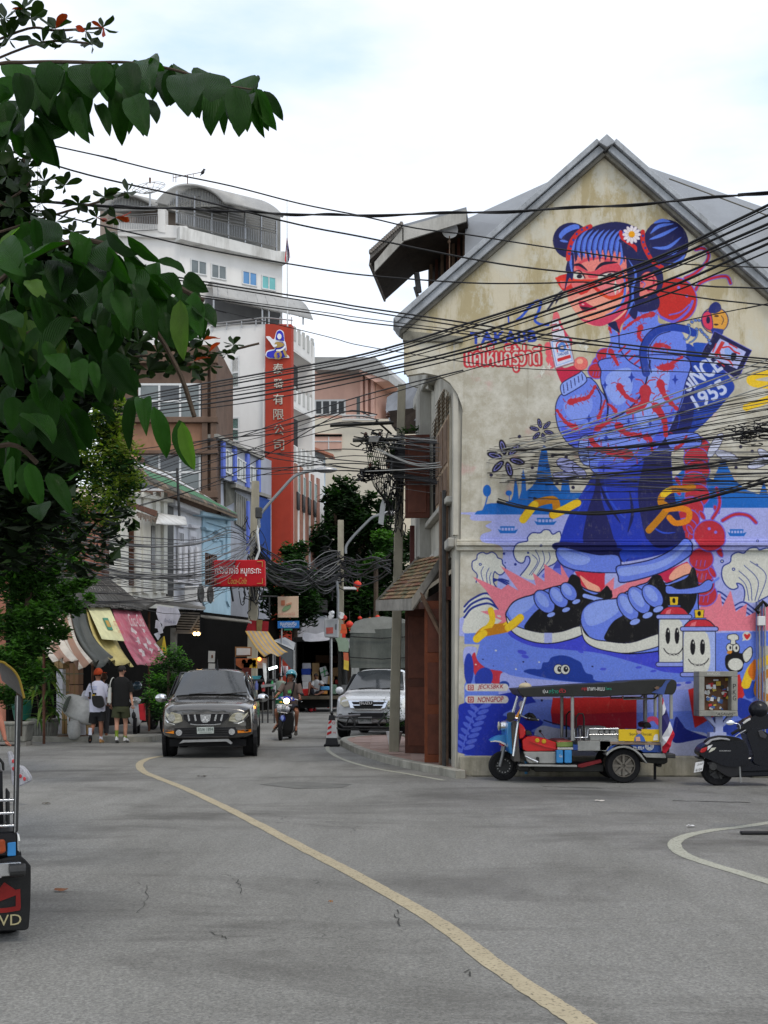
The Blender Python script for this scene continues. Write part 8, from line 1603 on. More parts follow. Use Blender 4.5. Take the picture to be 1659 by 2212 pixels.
tq(_p("480 540 800 540 800 935 480 935"),4.2,.1,'front_wall',aF);tq(_p("466 520 478 520 478 935 466 935"),.3,4,'side_canvas',e7);tq(_p("480 520 800 520 800 545 480 545"),.3,4,'roof_canvas',e7);tq(_p("800 540 812 540 812 935 800 935"),.3,4,'side_canvas',e7)
aj=[]
for k in range(5):y=0.+k*1.;sx=.62*k*0.;aj.append([Ve((er(*p)[0]+k*.16,y,er(*p)[1]))for p in _p("760 515 800 520 850 560 878 620 884 720 880 845")])
MB().grid(aj).mk('side_curtain',M('grey_plastic_curtain',(.1,.105,.1),.45,.4,2.5,.4,sk=.5,dt=(.25,.25,.24)),CT,sQ=50,fix=False)
q=[er(*p)for p in _p("765 517 850 530 868 560 862 625 795 620 786 560")];MB().pr_([V3(x,-.05,z)for x,z in q],(0,.05,0)).mk('green_canopy_flap',M('pale_green_tarp',(.22,.29,.22),.7,.2,2,.3),CT)
tq(_p("828 628 862 632 866 690 830 680"),-.12,.04,'orange_flag',M('faded_orange_cloth',(.45,.12,.06),.8,.2,5,.1));tq(_p("832 680 866 690 864 755 830 745"),-.14,.04,'yellow_flag',M('faded_yellow_cloth',(.55,.4,.06),.8,.2,5,.1))
tq(_p("800 855 885 855 885 900 800 925"),.2,3.,'cab_side',M('truck_grey',(.12,.125,.13),.6,.2,2,.1))
q=_p("548 505 575 490 640 500 700 484 738 500 740 535 690 548 560 550");tq([tuple(v)[:2]for v in ah([(x,y,0)for x,y in q],3)],-.25,.6,'roof_bundle',b8)
tq(_p("250 932 800 930 800 952 250 955"),-.9,1.2,'bed_floor',M('bed_planks',(.09,.075,.055),.85,.3,5,.2));tq(_p("470 952 800 952 800 1010 470 1020"),0.,.3,'rear_beam',e7)
for x in(-1.05,.9):aK(CT,(x,1.6,.48),.48,.3,rim=aa);aK(CT,(x*.9,4.3,.48),.48,.3,rim=aa)
MB().box((0,2.2,.75),(2.,4.2,.35)).mk('chassis',e7,CT)
hz=Matrix.Translation((tx,TY,0))@Matrix.Rotation(R(-2),4,'Z')
def fR(am,yy,dP,nm,dO,aw,cat='box',bevel=.02):
 q=[er(*p)for p in am];m=MB();w=[hz@V3(x,yy,z)for x,z in q];m.pr_(w,(0,dP,0));o=m.mk(nm,aw,None,bevel=bevel,lQ=dO,cat=cat,org=w[0]);return o
for am,yy,nm,dO,aw,cat in((_p("520 700 580 700 582 742 520 745"),1.2,'white_bundle','white bundle on top of the left pile in the truck',b8,'bundle'),(_p("514 742 582 738 582 784 518 785"),1.,'blue_bundle','bright blue plastic bundle in the left pile of the truck',M('blue_bundle',(.02,.06,.35),.5,.2,5,.2),'bundle'),(_p("520 785 585 785 586 830 522 832"),.9,'foam_box','white foam box under the blue bundle',ae,'box'),(_p("524 832 584 832 582 905 528 905"),.9,'foam_box','tall white foam box lowest in the left pile',ae,'box'),(_p("588 700 640 698 640 760 590 760"),1.3,'carton','tan carton high in the middle of the truck',bO,'box'),(_p("588 760 640 760 638 830 590 830"),1.2,'carton','tan carton directly under the high middle one',bO,'box'),(_p("643 735 690 722 710 780 660 800"),1.,'carton','tilted white carton crossed by green tape in the truck',ae,'box'),(_p("660 800 708 790 705 850 665 850"),1.,'carton','white carton below the green taped one',ae,'box'),(_p("740 735 788 732 788 800 722 790"),1.,'carton','brown carton high at the right of the truck bed',fT,'box'),(_p("712 792 758 798 745 860 705 850"),.8,'carton','leaning kraft carton right of the seated man',bO,'box'),(_p("535 885 585 880 585 930 535 930"),-.3,'red_cooler','red cooler box at the tail of the truck bed',M('cooler_red',(.45,.02,.02),.4,.1,4,0),'cooler'),(_p("672 866 732 864 735 890 672 890"),-.5,'blue_cool_box','light blue plastic box beside the seated man',M('box_blue',(.06,.24,.48),.4,.1,4,0),'box'),(_p("680 893 720 893 718 918 682 918"),-.45,'crate','orange crate under the blue box',M('crate_orange',(.45,.2,.05),.5,.1,4,.1),'crate'),(_p("738 850 782 855 780 920 735 920"),-.2,'plastic_bag','clear greenish plastic bag of bottles at the right of the bed',M('green_bag',(.1,.16,.12),.4,.4,7,.3),'bag'),(_p("600 640 780 645 780 700 600 698"),2.2,'carton_stack','dim brown carton far inside the truck',M('dim_card',(.09,.05,.03),.85,.3,3,.1),'box'),(_p("763 820 785 820 785 850 763 850"),.5,'red_packet','small red packet on the right of the truck bed',M('packet_red',(.35,.04,.03),.6,.3,9,0),'packet')):
 o=fR(am,yy,.5,nm,dO,aw,cat)
 if 'crossed by green'in dO:
  dK[o.name]=Ve(o.location)
  for tp in(_p("673 735 680 733 690 795 684 797"),_p("650 770 700 748 702 755 652 777")):MB().pr_([hz@Ve((er(*p)[0],.96,er(*p)[1]))for p in tp],(0,.03,0)).mk('tape',M('green_tape',(.05,.3,.1),.5,.1,4,0),o)
for x,y,w in _p("600 1045 20 625 1040 14 720 1020 10 750 1018 14 770 1016 10",3):f9=G(486+x*.30925,1215.1+y*.30925-.5);MB().ball((f9.x,f9.y,.09),(w*.006,.1,.09),8,6).mk('red_bag',M('bag_red',(.5,.03,.04),.5,.2,8,.2),None,sQ=60,lQ='small red plastic bag lying on the road under the cargo truck',cat='bag',gQ='red bags under the cargo truck',org=(f9.x,f9.y,0))
e1=af('silver_car','pale silver parked saloon just showing behind the grey pickup','car',((392-CX)/F*33,33.5,0),R(-4),local=True);ew=bN('pale_silver_paint',(.34,.34,.31),.5,.35)
CS=[(0,.7,.3,.5,.62,(.66,.72),(.55,.76),(.35,.78),.79),(.5,.82,.28,.52,.72,(.78,.84),(.62,.88),(.4,.9),.91),(1.1,.84,.28,.52,.78,(.8,.92),(.68,.97),(.45,1.),1.01),(1.8,.84,.28,.52,.8,(.8,.95),(.6,1.38),(.42,1.44),1.45),(3.,.84,.28,.52,.8,(.8,.95),(.6,1.38),(.42,1.44),1.45),(3.7,.84,.28,.52,.8,(.8,.95),(.68,1.02),(.45,1.04),1.05),(4.3,.8,.32,.52,.78,(.76,.92),(.62,.97),(.42,.98),.98)]
aj=[]
for(y,w,zb,zm,zt,p5,p6,p7,z8)in CS:h=[(0,zb),(w*.86,zb),(w,zb+.12),(w,zm),(w*.985,zt),p5,p6,p7,(0,z8)];aj.append([V3(x,y,z)for x,z in h]+[V3(-x,y,z)for x,z in h[1:-1]][::-1])
m=MB();m.grid(aj,closed=True);n=len(aj[0]);m.f+=[tuple(range(n)),tuple((len(aj)-1)*n+j for j in range(n))[::-1]];m.m+=[0,0];b=m.mk('body',ew,e1,fix=True);b.data.polygons.foreach_set('use_smooth',[True]*len(b.data.polygons));s_=b.modifiers.new('smooth','SUBSURF');s_.levels=s_.render_levels=2
for sx in(-1,1):
 q=[V3(sx*.79,1.3,.98),V3(sx*.79,3.5,.98),V3(sx*.62,2.95,1.34),V3(sx*.62,1.85,1.34)];MB().pr_([v+V3(sx*.02,0,0)for v in q],(sx*.006,0,0)).mk('side_window',e0,e1);aK(e1,(sx*.74,.8,.31),.31,.2);aK(e1,(sx*.74,3.5,.31),.31,.2)
 MB().pr_([V3(sx*.45,-.02,.62),V3(sx*.68,.04,.64),V3(sx*.66,.02,.72),V3(sx*.5,-.02,.73)],(0,.06,0)).mk('headlight',aZ,e1)
MB().pr_([V3(-.62,1.12,1.04),V3(.62,1.12,1.04),V3(.5,1.72,1.4),V3(-.5,1.72,1.4)],(0,-.01,.015)).mk('windscreen',e0,e1)
av,a9=18.05,19.12;bo=(av+a9)/2
tt=af('tuk_tuk','three-wheeled taxi parked side on before the mural, black canopy and red seat','tuk-tuk',tuple(Ve((P(1260,1690,bo).x,bo,0))))
dg=M('tuk_steel_panel',(.3,.3,.285),.4,.2,5,.05,ml=.55,sk=.25);df=M('tuk_blue_paint',(.03,.2,.46),.35,.15,4,0,co=.5);dT=M('tuk_navy_paint',(.015,.05,.22),.35,.15,4,0,co=.4);es=M('tuk_red_paint',(.48,.012,.012),.35,.12,4,0,co=.5);aX=M('tuk_black_vinyl',(.022,.022,.02),.5,.2,5,.1);gZ=M('tuk_orange',(.6,.25,.03),.4,.12,4,0)
def k3(k,am,y0,y1,nm,aw,bevel=0.,sQ=False,parent=None,dd=None):
 """outline read at the near side, given its true depth across the vehicle from y0 to y1"""
 q=Z(k,*am)
 if sQ:q=[tuple(v)[:2]for v in ah([(x,y,0)for x,y in q],3)]
 w=[P(x,y,dd or av)for x,y in q];w=[V3(v.x,y0,v.z)for v in w];m=MB();m.pr_(w,(0,y1-y0,0));return m.mk(nm,aw,parent or tt,bevel=bevel)
def kt(k,am,y,r,nm,aw,n=6,parent=None):m=MB();m.tb([Ve((P(*Z(k,p)[0],av).x,y if not isinstance(y,list)else y[i],P(*Z(k,p)[0],av).z))for i,p in enumerate(am)],r,n);return m.mk(nm,aw,parent or tt,sQ=60)
fk=Z('Z7',*_p("628 370 640 366 800 352 1150 330 1659 302"))+Z('Z8',*_p("300 303 640 289 700 288 735 298 750 325 748 370 735 410 712 440 600 438 210 448 0 462"))+Z('Z7',*_p("1300 440 700 444 665 425"))
w=[P(x,y,av)for x,y in fk];w=[V3(v.x,av-.06,v.z)for v in w];il=MB().pr_(w,(0,a9-av+.12,0)).mk('canopy',aX,tt,bevel=.02)
k3('Z8',_p("500 420 600 360 640 300 690 292 650 340 620 440"),av-.075,av-.06,'canopy_tear',dT);k3('Z8',_p("525 372 550 358 572 362 568 385 540 390"),av-.1,av-.07,'canopy_patch',aI)
def a4(body,k,x0,y0,x1,y1,aw,y=None,shear=0.,dy=0.,parent=None):y=y or av-.085;a=P(*Z(k,(x0,y1))[0],av);b=P(*Z(k,(x1,y1-dy))[0],av);c=P(*Z(k,(x0,y0))[0],av);f=lambda v:V3(v.x,y,v.z);return au(body,f(a),f(b)-f(a),f(c)-f(a),aw,parent or tt,shear)
eE,he,g_=M('letter_white',(.6,.6,.58),.6,.1,4,0),M('letter_green',(.02,.28,.18),.6,.1,4,0),M('letter_red',(.5,.03,.04),.6,.1,4,0)
a4('รุ่น','Z7',870,372,920,414,eE);a4('สร้าง','Z7',928,368,1020,410,he);a4('ตัว','Z7',1028,364,1088,404,g_);a4('กรุง','Z7',1240,356,1290,390,g_);a4('เทพฯ-พนม','Z7',1294,352,1455,386,eE);a4('ไพร','Z7',1462,350,1522,378,he)
m=MB();c=P(*Z('Z7',(712,345))[0],bo);m.ball(c,(.1,.1,.06),14,8);m.mk('roof_lamp',M('cream_lamp',(.5,.42,.28),.4,.1,4,0),tt,sQ=60);kt('Z7',_p("740 345 766 338 764 310 748 292"),bo,.008,'lamp_wire',aX)
for y in(av,a9):kt('Z7',_p("715 448 648 668 602 1005"),y,.022,'windscreen_post',ao);kt('Z7',[(1160,440),(1160,860)],y,.028,'canopy_post',dg);kt('Z8',[(597,440),(600,910)],y,.034,'canopy_post',dg);kt('Z8',[(702,430),(704,680)],y,.026,'rear_post',dg);kt('Z8',_p("228 452 236 485 545 480 580 445"),y+(.03 if y<bo else-.03),.016,'grab_rail',ao)
k3('Z7',_p("602 655 635 610 698 500 706 480 690 560 650 655"),av,av+.03,'orange_side_screen',gZ);k3('Z7',_p("760 448 808 448 760 600 745 640 700 650 720 600"),a9-.05,a9,'far_side_screen',M('tuk_brown_orange',(.2,.075,.012),.5,.15,4,0))
m=MB();a,b=P(*Z('Z7',(712,455))[0],av),P(*Z('Z7',(655,660))[0],av);m.pr_([V3(a.x,av+.05,a.z),V3(a.x,a9-.05,a.z),V3(b.x,a9-.05,b.z),V3(b.x,av+.05,b.z)],(.012,0,.004));wm=M('clear_windscreen',(.5,.55,.6),.05,0,1,0,spec=.8,trans=.9);m.mk('windscreen',wm,tt)
k3('Z7',_p("592 676 645 676 652 860 668 1060 608 1062 600 900"),av+.02,a9-.02,'front_cowl',M('tuk_dark_panel',(.07,.065,.06),.5,.2,4,.05,ml=.3),.01)
k3('Z7',_p("558 690 592 690 600 900 612 1005 578 985 560 900 545 810"),av+.12,a9-.12,'front_blue_panel',df,.01);k3('Z7',_p("592 720 600 720 612 1000 604 1000"),av+.1,a9-.1,'orange_pinstripe',gZ)
m=MB();c=P(*Z('Z7',(560,735))[0],av);m.ball((c.x,bo,c.z),(.115,.105,.085),18,10);m.mk('headlight',ao,tt,sQ=60);MB().lathe(_p(".08 0 .06 -.02 0 -.03"),(c.x-.1,bo,c.z),16,'X').mk('headlight_lens',aZ,tt)
k3('Z7',_p("535 600 560 588 612 590 610 655 580 670 540 668"),av-.1,av+0.,'wing_mirror',aX,.01);kt('Z7',[(600,640),(640,650)],av-.03,.012,'mirror_arm',ao)
hZ=_p("402 876 430 852 480 828 530 820 560 830 585 935 545 900 500 878 450 870")
k3('Z7',hZ,bo-.14,bo+.14,'front_mudguard',df,.008,True);k3('Z7',_p("400 878 450 868 500 875 548 898 582 940 578 948 540 912 495 890 450 882 408 886"),bo-.16,bo-.12,'mudguard_chrome_edge',ao)
def cz(k,x,y,r,yc,w,rim,bX,im=.16):
 c=P(*Z(k,(x,y))[0],yc);return aK(tt,(c.x,yc,r),r,w,'Y',rim,bX)
cz('Z7',505,1125,.228,bo,.13,M('front_rim_dark',(.03,.03,.03),.5,.2,6,0),0)
cw=P(*Z('Z7',(505,1125))[0],bo)
for k in range(14):a=k*6.283/14;MB().lathe(_p(".009 -.07 .009 -.055 0 -.07"),(cw.x+.1*math.cos(a),bo,.228+.1*math.sin(a)),6,'Y').mk('rim_hole',aA,tt)
for y in(bo-.1,bo+.1):kt('Z7',_p("548 905 525 1020 498 1125"),y,.026,'front_fork',M('fork_grey',(.2,.2,.2),.4,.1,5,0,ml=.6),8);kt('Z7',[(530,905),(524,925)],y,.034,'fork_boot',es,8)
k3('Z7',_p("650 692 680 700 720 745 728 800 700 840 662 850"),av+.1,a9-.1,'dash_cowl',es,.015,False);k3('Z7',_p("690 860 740 820 800 822 900 840 1018 880 1020 962 735 966 700 950"),av+.12,a9-.12,'tank_cover',es,.02);k3('Z7',_p("760 868 1018 935 1018 945 900 920"),av+.1,av+.125,'cover_crease_highlight',M('tuk_red_highlight',(.6,.03,.03),.3,.1,4,0),0)  # lighter red strip paints light along the tank cover's crease
for x in(836,900):c=P(*Z('Z7',(x,862+(x-836)*.15))[0],av);o=MB().lathe(_p(".035 0 .025 -.012 0 -.012"),(c.x,av+.12,c.z),14,'Y').mk('dial',M('dial_yellow',(.5,.32,.02),.4,.1,5,0),tt)
k3('Z7',_p("722 770 770 768 790 810 728 812"),av+.1,bo,'ignition_box',aX,.01)
kt('Z7',_p("640 640 680 620 740 650 850 665"),[bo,bo-.1,bo-.25,bo-.42],.014,'handlebar',ao);kt('Z7',[(770,655),(850,668)],bo-.4,.022,'grip',aX);kt('Z7',_p("760 610 800 640 832 662"),bo-.35,.02,'brake_lever',aX);k3('Z7',_p("745 630 800 600 838 640 820 680 760 676"),bo-.3,bo+.1,'switch_cluster',aX,.01)
MB().ball((P(*Z('Z7',(898,784))[0],av).x,bo,P(*Z('Z7',(898,784))[0],av).z),.024,8,6).mk('gear_knob',aX,tt);kt('Z7',_p("900 795 930 830 944 856"),bo,.007,'gear_lever',ao)
k3('Z7',_p("1020 882 1060 876 1168 872 1170 918 1022 920"),av+.05,a9-.05,'driver_seat',M('seat_olive',(.16,.22,.06),.6,.15,5,.1),.02);k3('Z7',_p("1030 872 1060 866 1165 866 1166 874 1030 880"),av+.1,a9-.1,'seat_piping',M('seat_rose',(.45,.12,.1),.6,.1,5,0));k3('Z7',_p("1020 924 1170 924 1170 944 1020 944"),av+.01,a9-.01,'seat_rail',ao)
k3('Z7',_p("700 968 1012 968 1012 1080 760 1080 735 1060"),av+.08,a9-.08,'side_skirt',dg,.01);kt('Z7',_p("712 1005 760 1030 835 1065"),av+.03,.018,'kick_lever',ao);k3('Z7',_p("820 1022 836 1014 850 1022 850 1070 820 1066"),av+.04,av+.08,'pedal',aX)
k3('Z7',_p("1010 950 1072 950 1072 1072 1010 1072"),av+0.,av+.3,'blue_jerrican',df,.01);k3('Z7',_p("1086 950 1155 950 1155 1072 1086 1072"),av+0.,av+.3,'blue_jerrican',df,.01);k3('Z7',_p("1168 895 1212 900 1212 950 1168 950"),av,a9,'navy_bulkhead',dT,.005)
a4('Gas','Z7',1034,990,1064,1016,eE,av-.004)
k3('Z7',_p("650 1084 1200 1090 1200 1108 650 1100"),av-.06,av+.14,'step_board',dg,.005);k3('Z7',_p("655 1106 770 1106 770 1165 660 1160"),av+.15,a9-.15,'gearbox',aX,.02);k3('Z7',_p("800 1100 1480 1090 1480 1165 820 1165"),av+.2,a9-.2,'chassis',aX,.01);k3('Z7',_p("1225 1090 1440 1040 1450 1070 1260 1120 1222 1112"),av+.1,av+.18,'leaf_spring',M('spring_red',(.16,.012,.015),.6,.2,5,.1))
k3('Z7',_p("1210 860 1500 860 1560 840 1659 840 1659 880 1500 920 1480 955 1210 958"),av,a9,'rear_body_panel',dg,.006);k3('Z8',_p("0 880 100 905 130 905 60 1000 0 990"),av,av+.2,'rear_quarter',dg);k3('Z7',_p("1320 745 1600 742 1600 858 1330 860"),av+.02,av+.05,'side_board',dg,.006)
for x in(1440,1490,1540):c=P(*Z('Z7',(x,775))[0],av);MB().tb([(c.x+.05*math.cos(t),av+.012,c.z+.028*math.sin(t))for t in np.linspace(0,6.28,15)],.006,4).mk('embossed_oval',aa,tt)
kt('Z7',[(1320,750),(1600,748)],av,.014,'side_rail',ao);kt('Z7',[(1320,800),(1600,798)],av,.01,'side_rail',ao)
for y in(av+.05,a9-.05):kt('Z7',_p("1200 860 1200 640 1225 605 1262 605 1275 640 1275 860"),y,.014,'seat_guard',aX)
kt('Z7',[(1267,445),(1267,945)],a9-.05,.02,'canopy_post',aa);kt('Z7',_p("1175 770 1180 830 1300 830 1310 750"),av-.01,.01,'seat_rail_loop',ao)
for k in range(3):c=P(*Z('Z7',(1185+k*52,830))[0],av);kt('Z7',[(1180+k*52,745),(1182+k*52,855)],av-.012,.009,'rail_upright',ao)
k3('Z8',_p("-120 770 130 770 130 900 -100 905"),bo,a9-.05,'rear_seat',M('rear_seat_grey',(.22,.22,.21),.6,.15,5,.1),.02)
k3('Z8',_p("505 735 560 720 590 760 590 785 510 785"),bo,a9-.1,'rear_cushion',aX,.02)
k3('Z8',_p("182 783 582 783 582 906 182 898"),av-.02,av+0.,'advert_board',M('advert_yellow',(.62,.42,.015),.5,.06,3,0),.003)
a4('Sore','Z8',288,816,366,842,M('advert_ink',(.05,.05,.03),.6,.05,4,0),av-.024);a4('Throat','Z8',400,816,508,844,bS['advert_ink'],av-.024)
k3('Z8',_p("355 792 372 783 398 785 405 800 398 822 375 828 360 815"),av-.03,av-.022,'advert_face',M('advert_skin',(.5,.28,.18),.6,.1,4,0));k3('Z8',_p("335 900 340 860 372 830 400 828 430 860 448 903"),av-.028,av-.021,'advert_shirt',M('advert_blue',(.05,.12,.36),.6,.1,4,0));k3('Z8',_p("355 785 375 775 402 782 406 796 372 794"),av-.034,av-.026,'advert_hair',e6);k3('Z8',_p("345 858 390 855 395 898 350 900"),av-.034,av-.026,'advert_hands',bS['advert_skin']);k3('Z8',_p("520 893 528 850 545 830 568 832 572 890"),av-.028,av-.021,'advert_packet',eE)
k3('Z8',_p("100 905 600 912 600 940 430 935 100 930"),av-.01,a9,'body_waist',M('tuk_brown_band',(.22,.16,.12),.5,.2,4,.1),.004);k3('Z8',_p("320 936 600 940 604 1012 430 1012 390 985 300 945"),av,a9,'navy_side_panel',dT,.004);k3('Z8',_p("60 1000 130 915 180 925 130 960 100 995"),av,av+.3,'navy_side_panel',dT,.004)
a4('สห 4914','Z8',326,946,434,974,eE,av-.006,dy=-6);a4('กรุงเทพ','Z8',348,976,420,990,eE,av-.006)
c=P(*Z('Z8',(488,948))[0],av)
for r_ in(.062,.044,.025):MB().tb([(c.x+r_*math.cos(t),av-.005,c.z+r_*math.sin(t))for t in np.linspace(0,6.28,17)],.005,4).mk('emblem_ring',eE,tt)
hs=_p("52 1028 75 1000 120 970 170 953 230 945 290 955 350 985 400 1025 430 1070 462 1115 452 1120 418 1080 385 1040 340 1000 285 972 230 962 170 970 125 990 85 1020 62 1045")
k3('Z8',hs,av-.05,av+.24,'rear_mudguard',dg,.004);k3('Z8',[(p[0],p[1]+2)for p in hs],a9-.24,a9+.03,'rear_mudguard',dg)
eV=M('alloy_bronze_grey',(.16,.145,.125),.35,.1,6,0,ml=.7);c=P(*Z('Z8',(225,1165))[0],18.15)
aK(tt,(c.x,18.16,.262),.262,.17,'Y',eV,8);c2=c.x;aK(tt,(c2,a9-.11,.262),.262,.17,'Y',eV,8)
MB().tb([(c2+.165*math.cos(t),18.075,.262+.165*math.sin(t))for t in np.linspace(0,6.28,25)],.008,5).mk('rim_edge',eV,tt)
k3('Z8',_p("415 1022 640 1022 650 1068 455 1062"),av-.02,a9,'rear_tray',dg,.006);k3('Z8',_p("636 1026 755 1028 757 1072 640 1070"),av+.05,a9-.05,'rear_bumper',aa,.01);k3('Z8',_p("440 1070 700 1070 700 1120 660 1140 440 1120"),av+.2,a9-.2,'rear_chassis',aX,.01);k3('Z8',_p("640 960 705 955 702 1015 645 1018"),av+.1,a9-.1,'tail_lamp_box',aX,.01);k3('Z8',_p("610 1140 660 1140 655 1170 612 1170"),av+.3,av+.5,'exhaust',aX,.01)
k3('Z8',_p("583 1130 608 1130 608 1300 585 1300"),av+.35,av+.38,'mud_flap',ag)
tf=af('striped_flag','red, white and navy flag hanging from the rear post of the parked three-wheeler','flag',tuple(P(*Z('Z8',(610,900))[0],17.95)))
hh,hg,h2=M('flag_cloth_red',(.42,.015,.03),.8,.12,5,.1),M('flag_cloth_white',(.55,.55,.58),.8,.1,5,.1),M('flag_cloth_navy',(.03,.025,.12),.8,.12,5,.1)
def fq(am,aw):
 w=[P(x,y,17.95)for x,y in zk('Z8',*am)];MB().pr_([v+Ve((0,.05*math.sin(v.x*30+v.z*5),0))for v in w],(0,.006,0)).mk('flag_stripe',aw,tf)
fq(_p("610 468 618 475 628 500 620 525 610 545"),hh);fq(_p("610 545 620 525 628 500 640 540 655 580 630 625 610 648"),hg);fq(_p("610 648 630 625 655 580 675 630 697 700 668 760 612 862"),h2);fq(_p("612 862 668 760 697 705 718 760 726 790 690 850 650 910 612 968"),hg);fq(_p("612 968 650 910 690 850 726 790 742 830 740 852 712 905 695 950 650 1018 632 1022 615 992"),hh)
MB().tb([P(*Z('Z8',(608,460))[0],17.96),P(*Z('Z8',(610,1000))[0],17.96)],.007,5).mk('flag_stick',aA,tf)
SD=17.55;dM=af('black_scooter','black scooter parked at the right edge with a dark helmet on its handlebar','scooter',(P(1600,1698,SD).x,SD+.15,0));b9=M('scooter_satin_black',(.005,.006,.01),.3,.1,4,0,co=.12)
def s3(k,am,y0,y1,nm,aw,bevel=0.,sQ=False):return k3(k,am,y0,y1,nm,aw,bevel,sQ,dM,SD)
s3('Z8',_p("985 1012 1005 965 1060 925 1150 905 1300 900 1400 905 1440 925 1468 990 1470 1060 1450 1110 1380 1150 1250 1150 1120 1100 1010 1050"),SD,SD+.32,'rear_body',b9,.03,True)
s3('Z8',_p("1080 905 1140 868 1230 852 1340 860 1400 880 1430 915 1300 918 1100 925"),SD+.03,SD+.29,'seat',M('scooter_seat',(.014,.014,.014),.7,.2,8,.2),.02,True)
s3('Z8',_p("1030 930 1090 882 1170 864 1250 870 1286 884 1280 894 1200 882 1110 895 1060 935"),SD-.01,SD+.02,'grab_rail',M('grab_rail_silver',(.34,.34,.35),.35,.1,6,0,ml=.5),.004)
s3('Z8',_p("985 1008 1000 975 1062 955 1052 990 1030 1008 998 1018"),SD-.012,SD+.33,'tail_light',bH,.008);s3('Z8',_p("1062 950 1112 934 1090 965 1060 992"),SD-.014,SD+.01,'indicator_lens',ae,.003);s3('Z8',_p("1100 968 1146 962 1130 985 1085 1010 1070 1010"),SD-.014,SD+.01,'indicator_lens',M('clear_amber_lens',(.5,.5,.42),.2,.2,6,0),.003)
s3('Z8',_p("975 1062 1040 1060 1050 1090 990 1080"),SD+.1,SD+.25,'plate_bracket',b9)
s3('Z8',_p("950 1116 1036 1096 1020 1198 934 1215"),SD+.04,SD+.055,'number_plate',ae,.003)
def ef(body,x0,y0,x1,y1):a,b,c=[P(*Z('Z8',p)[0],SD)for p in((x0,y1),(x1,y1-14),(x0+4,y0))];f=lambda v:V3(v.x,SD+.037,v.z);au(body,f(a),f(b)-f(a),f(c)-f(a),e6,dM)
ef('2กบ',966,1126,1018,1146);ef('8104',950,1178,1012,1202)
c=P(*Z('Z8',(1158,1220))[0],SD+.16);aK(dM,(c.x,SD+.16,.235),.235,.12,'Y',aa,5);s3('Z8',_p("1060 1110 1300 1100 1400 1150 1390 1230 1280 1255 1150 1180"),SD+.02,SD+.12,'engine_case',ab,.02,True)
c=P(*Z('Z8',(1118,1152))[0],SD);MB().lathe(_p(".06 0 .05 -.02 0 -.02"),(c.x,SD+.01,c.z),14,'Y').mk('fan_cover',aa,dM)
s3('Z8',_p("1250 1200 1659 1170 1760 1200 1760 1250 1280 1262"),SD+.04,SD+.28,'floorboard',b9,.02);s3('Z8',_p("1380 1130 1470 1060 1540 1130 1760 1150 1760 1200 1400 1210"),SD+.02,SD+.3,'floor_side',b9,.02)
s3('Z8',_p("1455 830 1500 780 1560 770 1620 800 1700 860 1760 1000 1760 1150 1540 1130 1520 1040 1490 950"),SD+.02,SD+.34,'leg_shield',b9,.03,True);s3('Z8',_p("1560 800 1600 790 1650 850 1640 880 1580 860"),SD-0.,SD+.03,'glovebox',M('glovebox_sheen',(.03,.03,.035),.2,.1,4,0,co=1),.006)
s3('Z8',_p("1400 760 1440 700 1500 670 1560 640 1700 640 1700 760 1600 790 1480 800 1440 830 1420 790"),SD+.04,SD+.28,'headset',b9,.03,True);s3('Z8',_p("1410 715 1440 690 1485 668 1490 690 1450 712 1415 735"),SD+0.,SD+.05,'handlebar_chrome',ao,.004)
MB().tb([P(*Z('Z8',p)[0],SD-.08)for p in _p("1300 830 1350 800 1420 765")],[.022,.024,.024],8).mk('grip',ag,dM,sQ=60);MB().tb([P(*Z('Z8',p)[0],SD-.12)for p in _p("1335 855 1372 828 1440 790")],.007,5).mk('brake_lever',ao,dM)
m=MB();c=P(*Z('Z8',(1267,716))[0],SD);m.ball((c.x,SD-.1,c.z),(.062,.02,.037),16,10,M=Matrix.Rotation(R(-4),3,'Y'));o=m.mk('wing_mirror',M('mirror_face',(.75,.77,.8),.08,.02,3,0,ml=.6),dM,sQ=60);MB().tb(ah([P(*Z('Z8',p)[0],SD-.1)for p in _p("1310 722 1360 728 1380 745 1385 780")],4,False),.006,5).mk('mirror_stalk',ao,dM)
hf=P(*Z('Z8',(1172,1000))[0],SD);au('GIORNO',V3(hf.x,SD-.03,hf.z),V3(.17,0,0),V3(0,0,.017),M('letter_silver',(.5,.5,.5),.4,.05,4,0,ml=.4),dM)
for a_,b_ in(((1440,1080),(1490,1068)),((1378,1150),(1390,1310))):MB().tb([P(*Z('Z8',a_)[0],SD+.02),P(*Z('Z8',b_)[0],SD+.02)],.012,5).mk('footrest'if a_[0]>1400 else 'side_stand',aA,dM)
hm=MB();c=P(*Z('Z8',(1590,590))[0],SD);hm.ball((c.x,SD+.12,c.z),(.145,.13,.135),18,12);ho=hm.mk('helmet',b9,None,sQ=60,lQ='black open helmet with a red flash resting on the scooter handlebar',cat='helmet',org=(c.x,SD+.12,c.z));
for am,mt,nm in((_p("1500 620 1510 560 1540 530 1552 534 1520 580 1515 640"),M('helmet_sheen',(.08,.09,.09),.15,.1,4,0,co=1),'visor'),(_p("1510 590 1530 575 1528 625 1512 640"),bH,'red_flash'),(_p("1585 585 1650 600 1655 615 1590 608"),bH,'red_flash')):MB().pr_([V3(v.x,SD-.02,v.z)for v in[P(*q,SD)for q in zk('Z8',*am)]],(0,.03,0)).mk(nm,mt,ho)
aR=7.25;dN=af('tuk_tuk','near three-wheeled taxi cut by the left frame edge, mud flap lettered in red and yellow','tuk-tuk',(P(68,2028,aR).x,aR,0),R(21))
def b1(am,y0,y1,nm,aw,bevel=0.,gb=None):w=[P(*q,aR)for q in zk('B1',*am)];m=MB();m.pr_([V3(v.x,y0,v.z)for v in w],(0,y1-y0,0));return m.mk(nm,aw,dN,bevel=bevel)
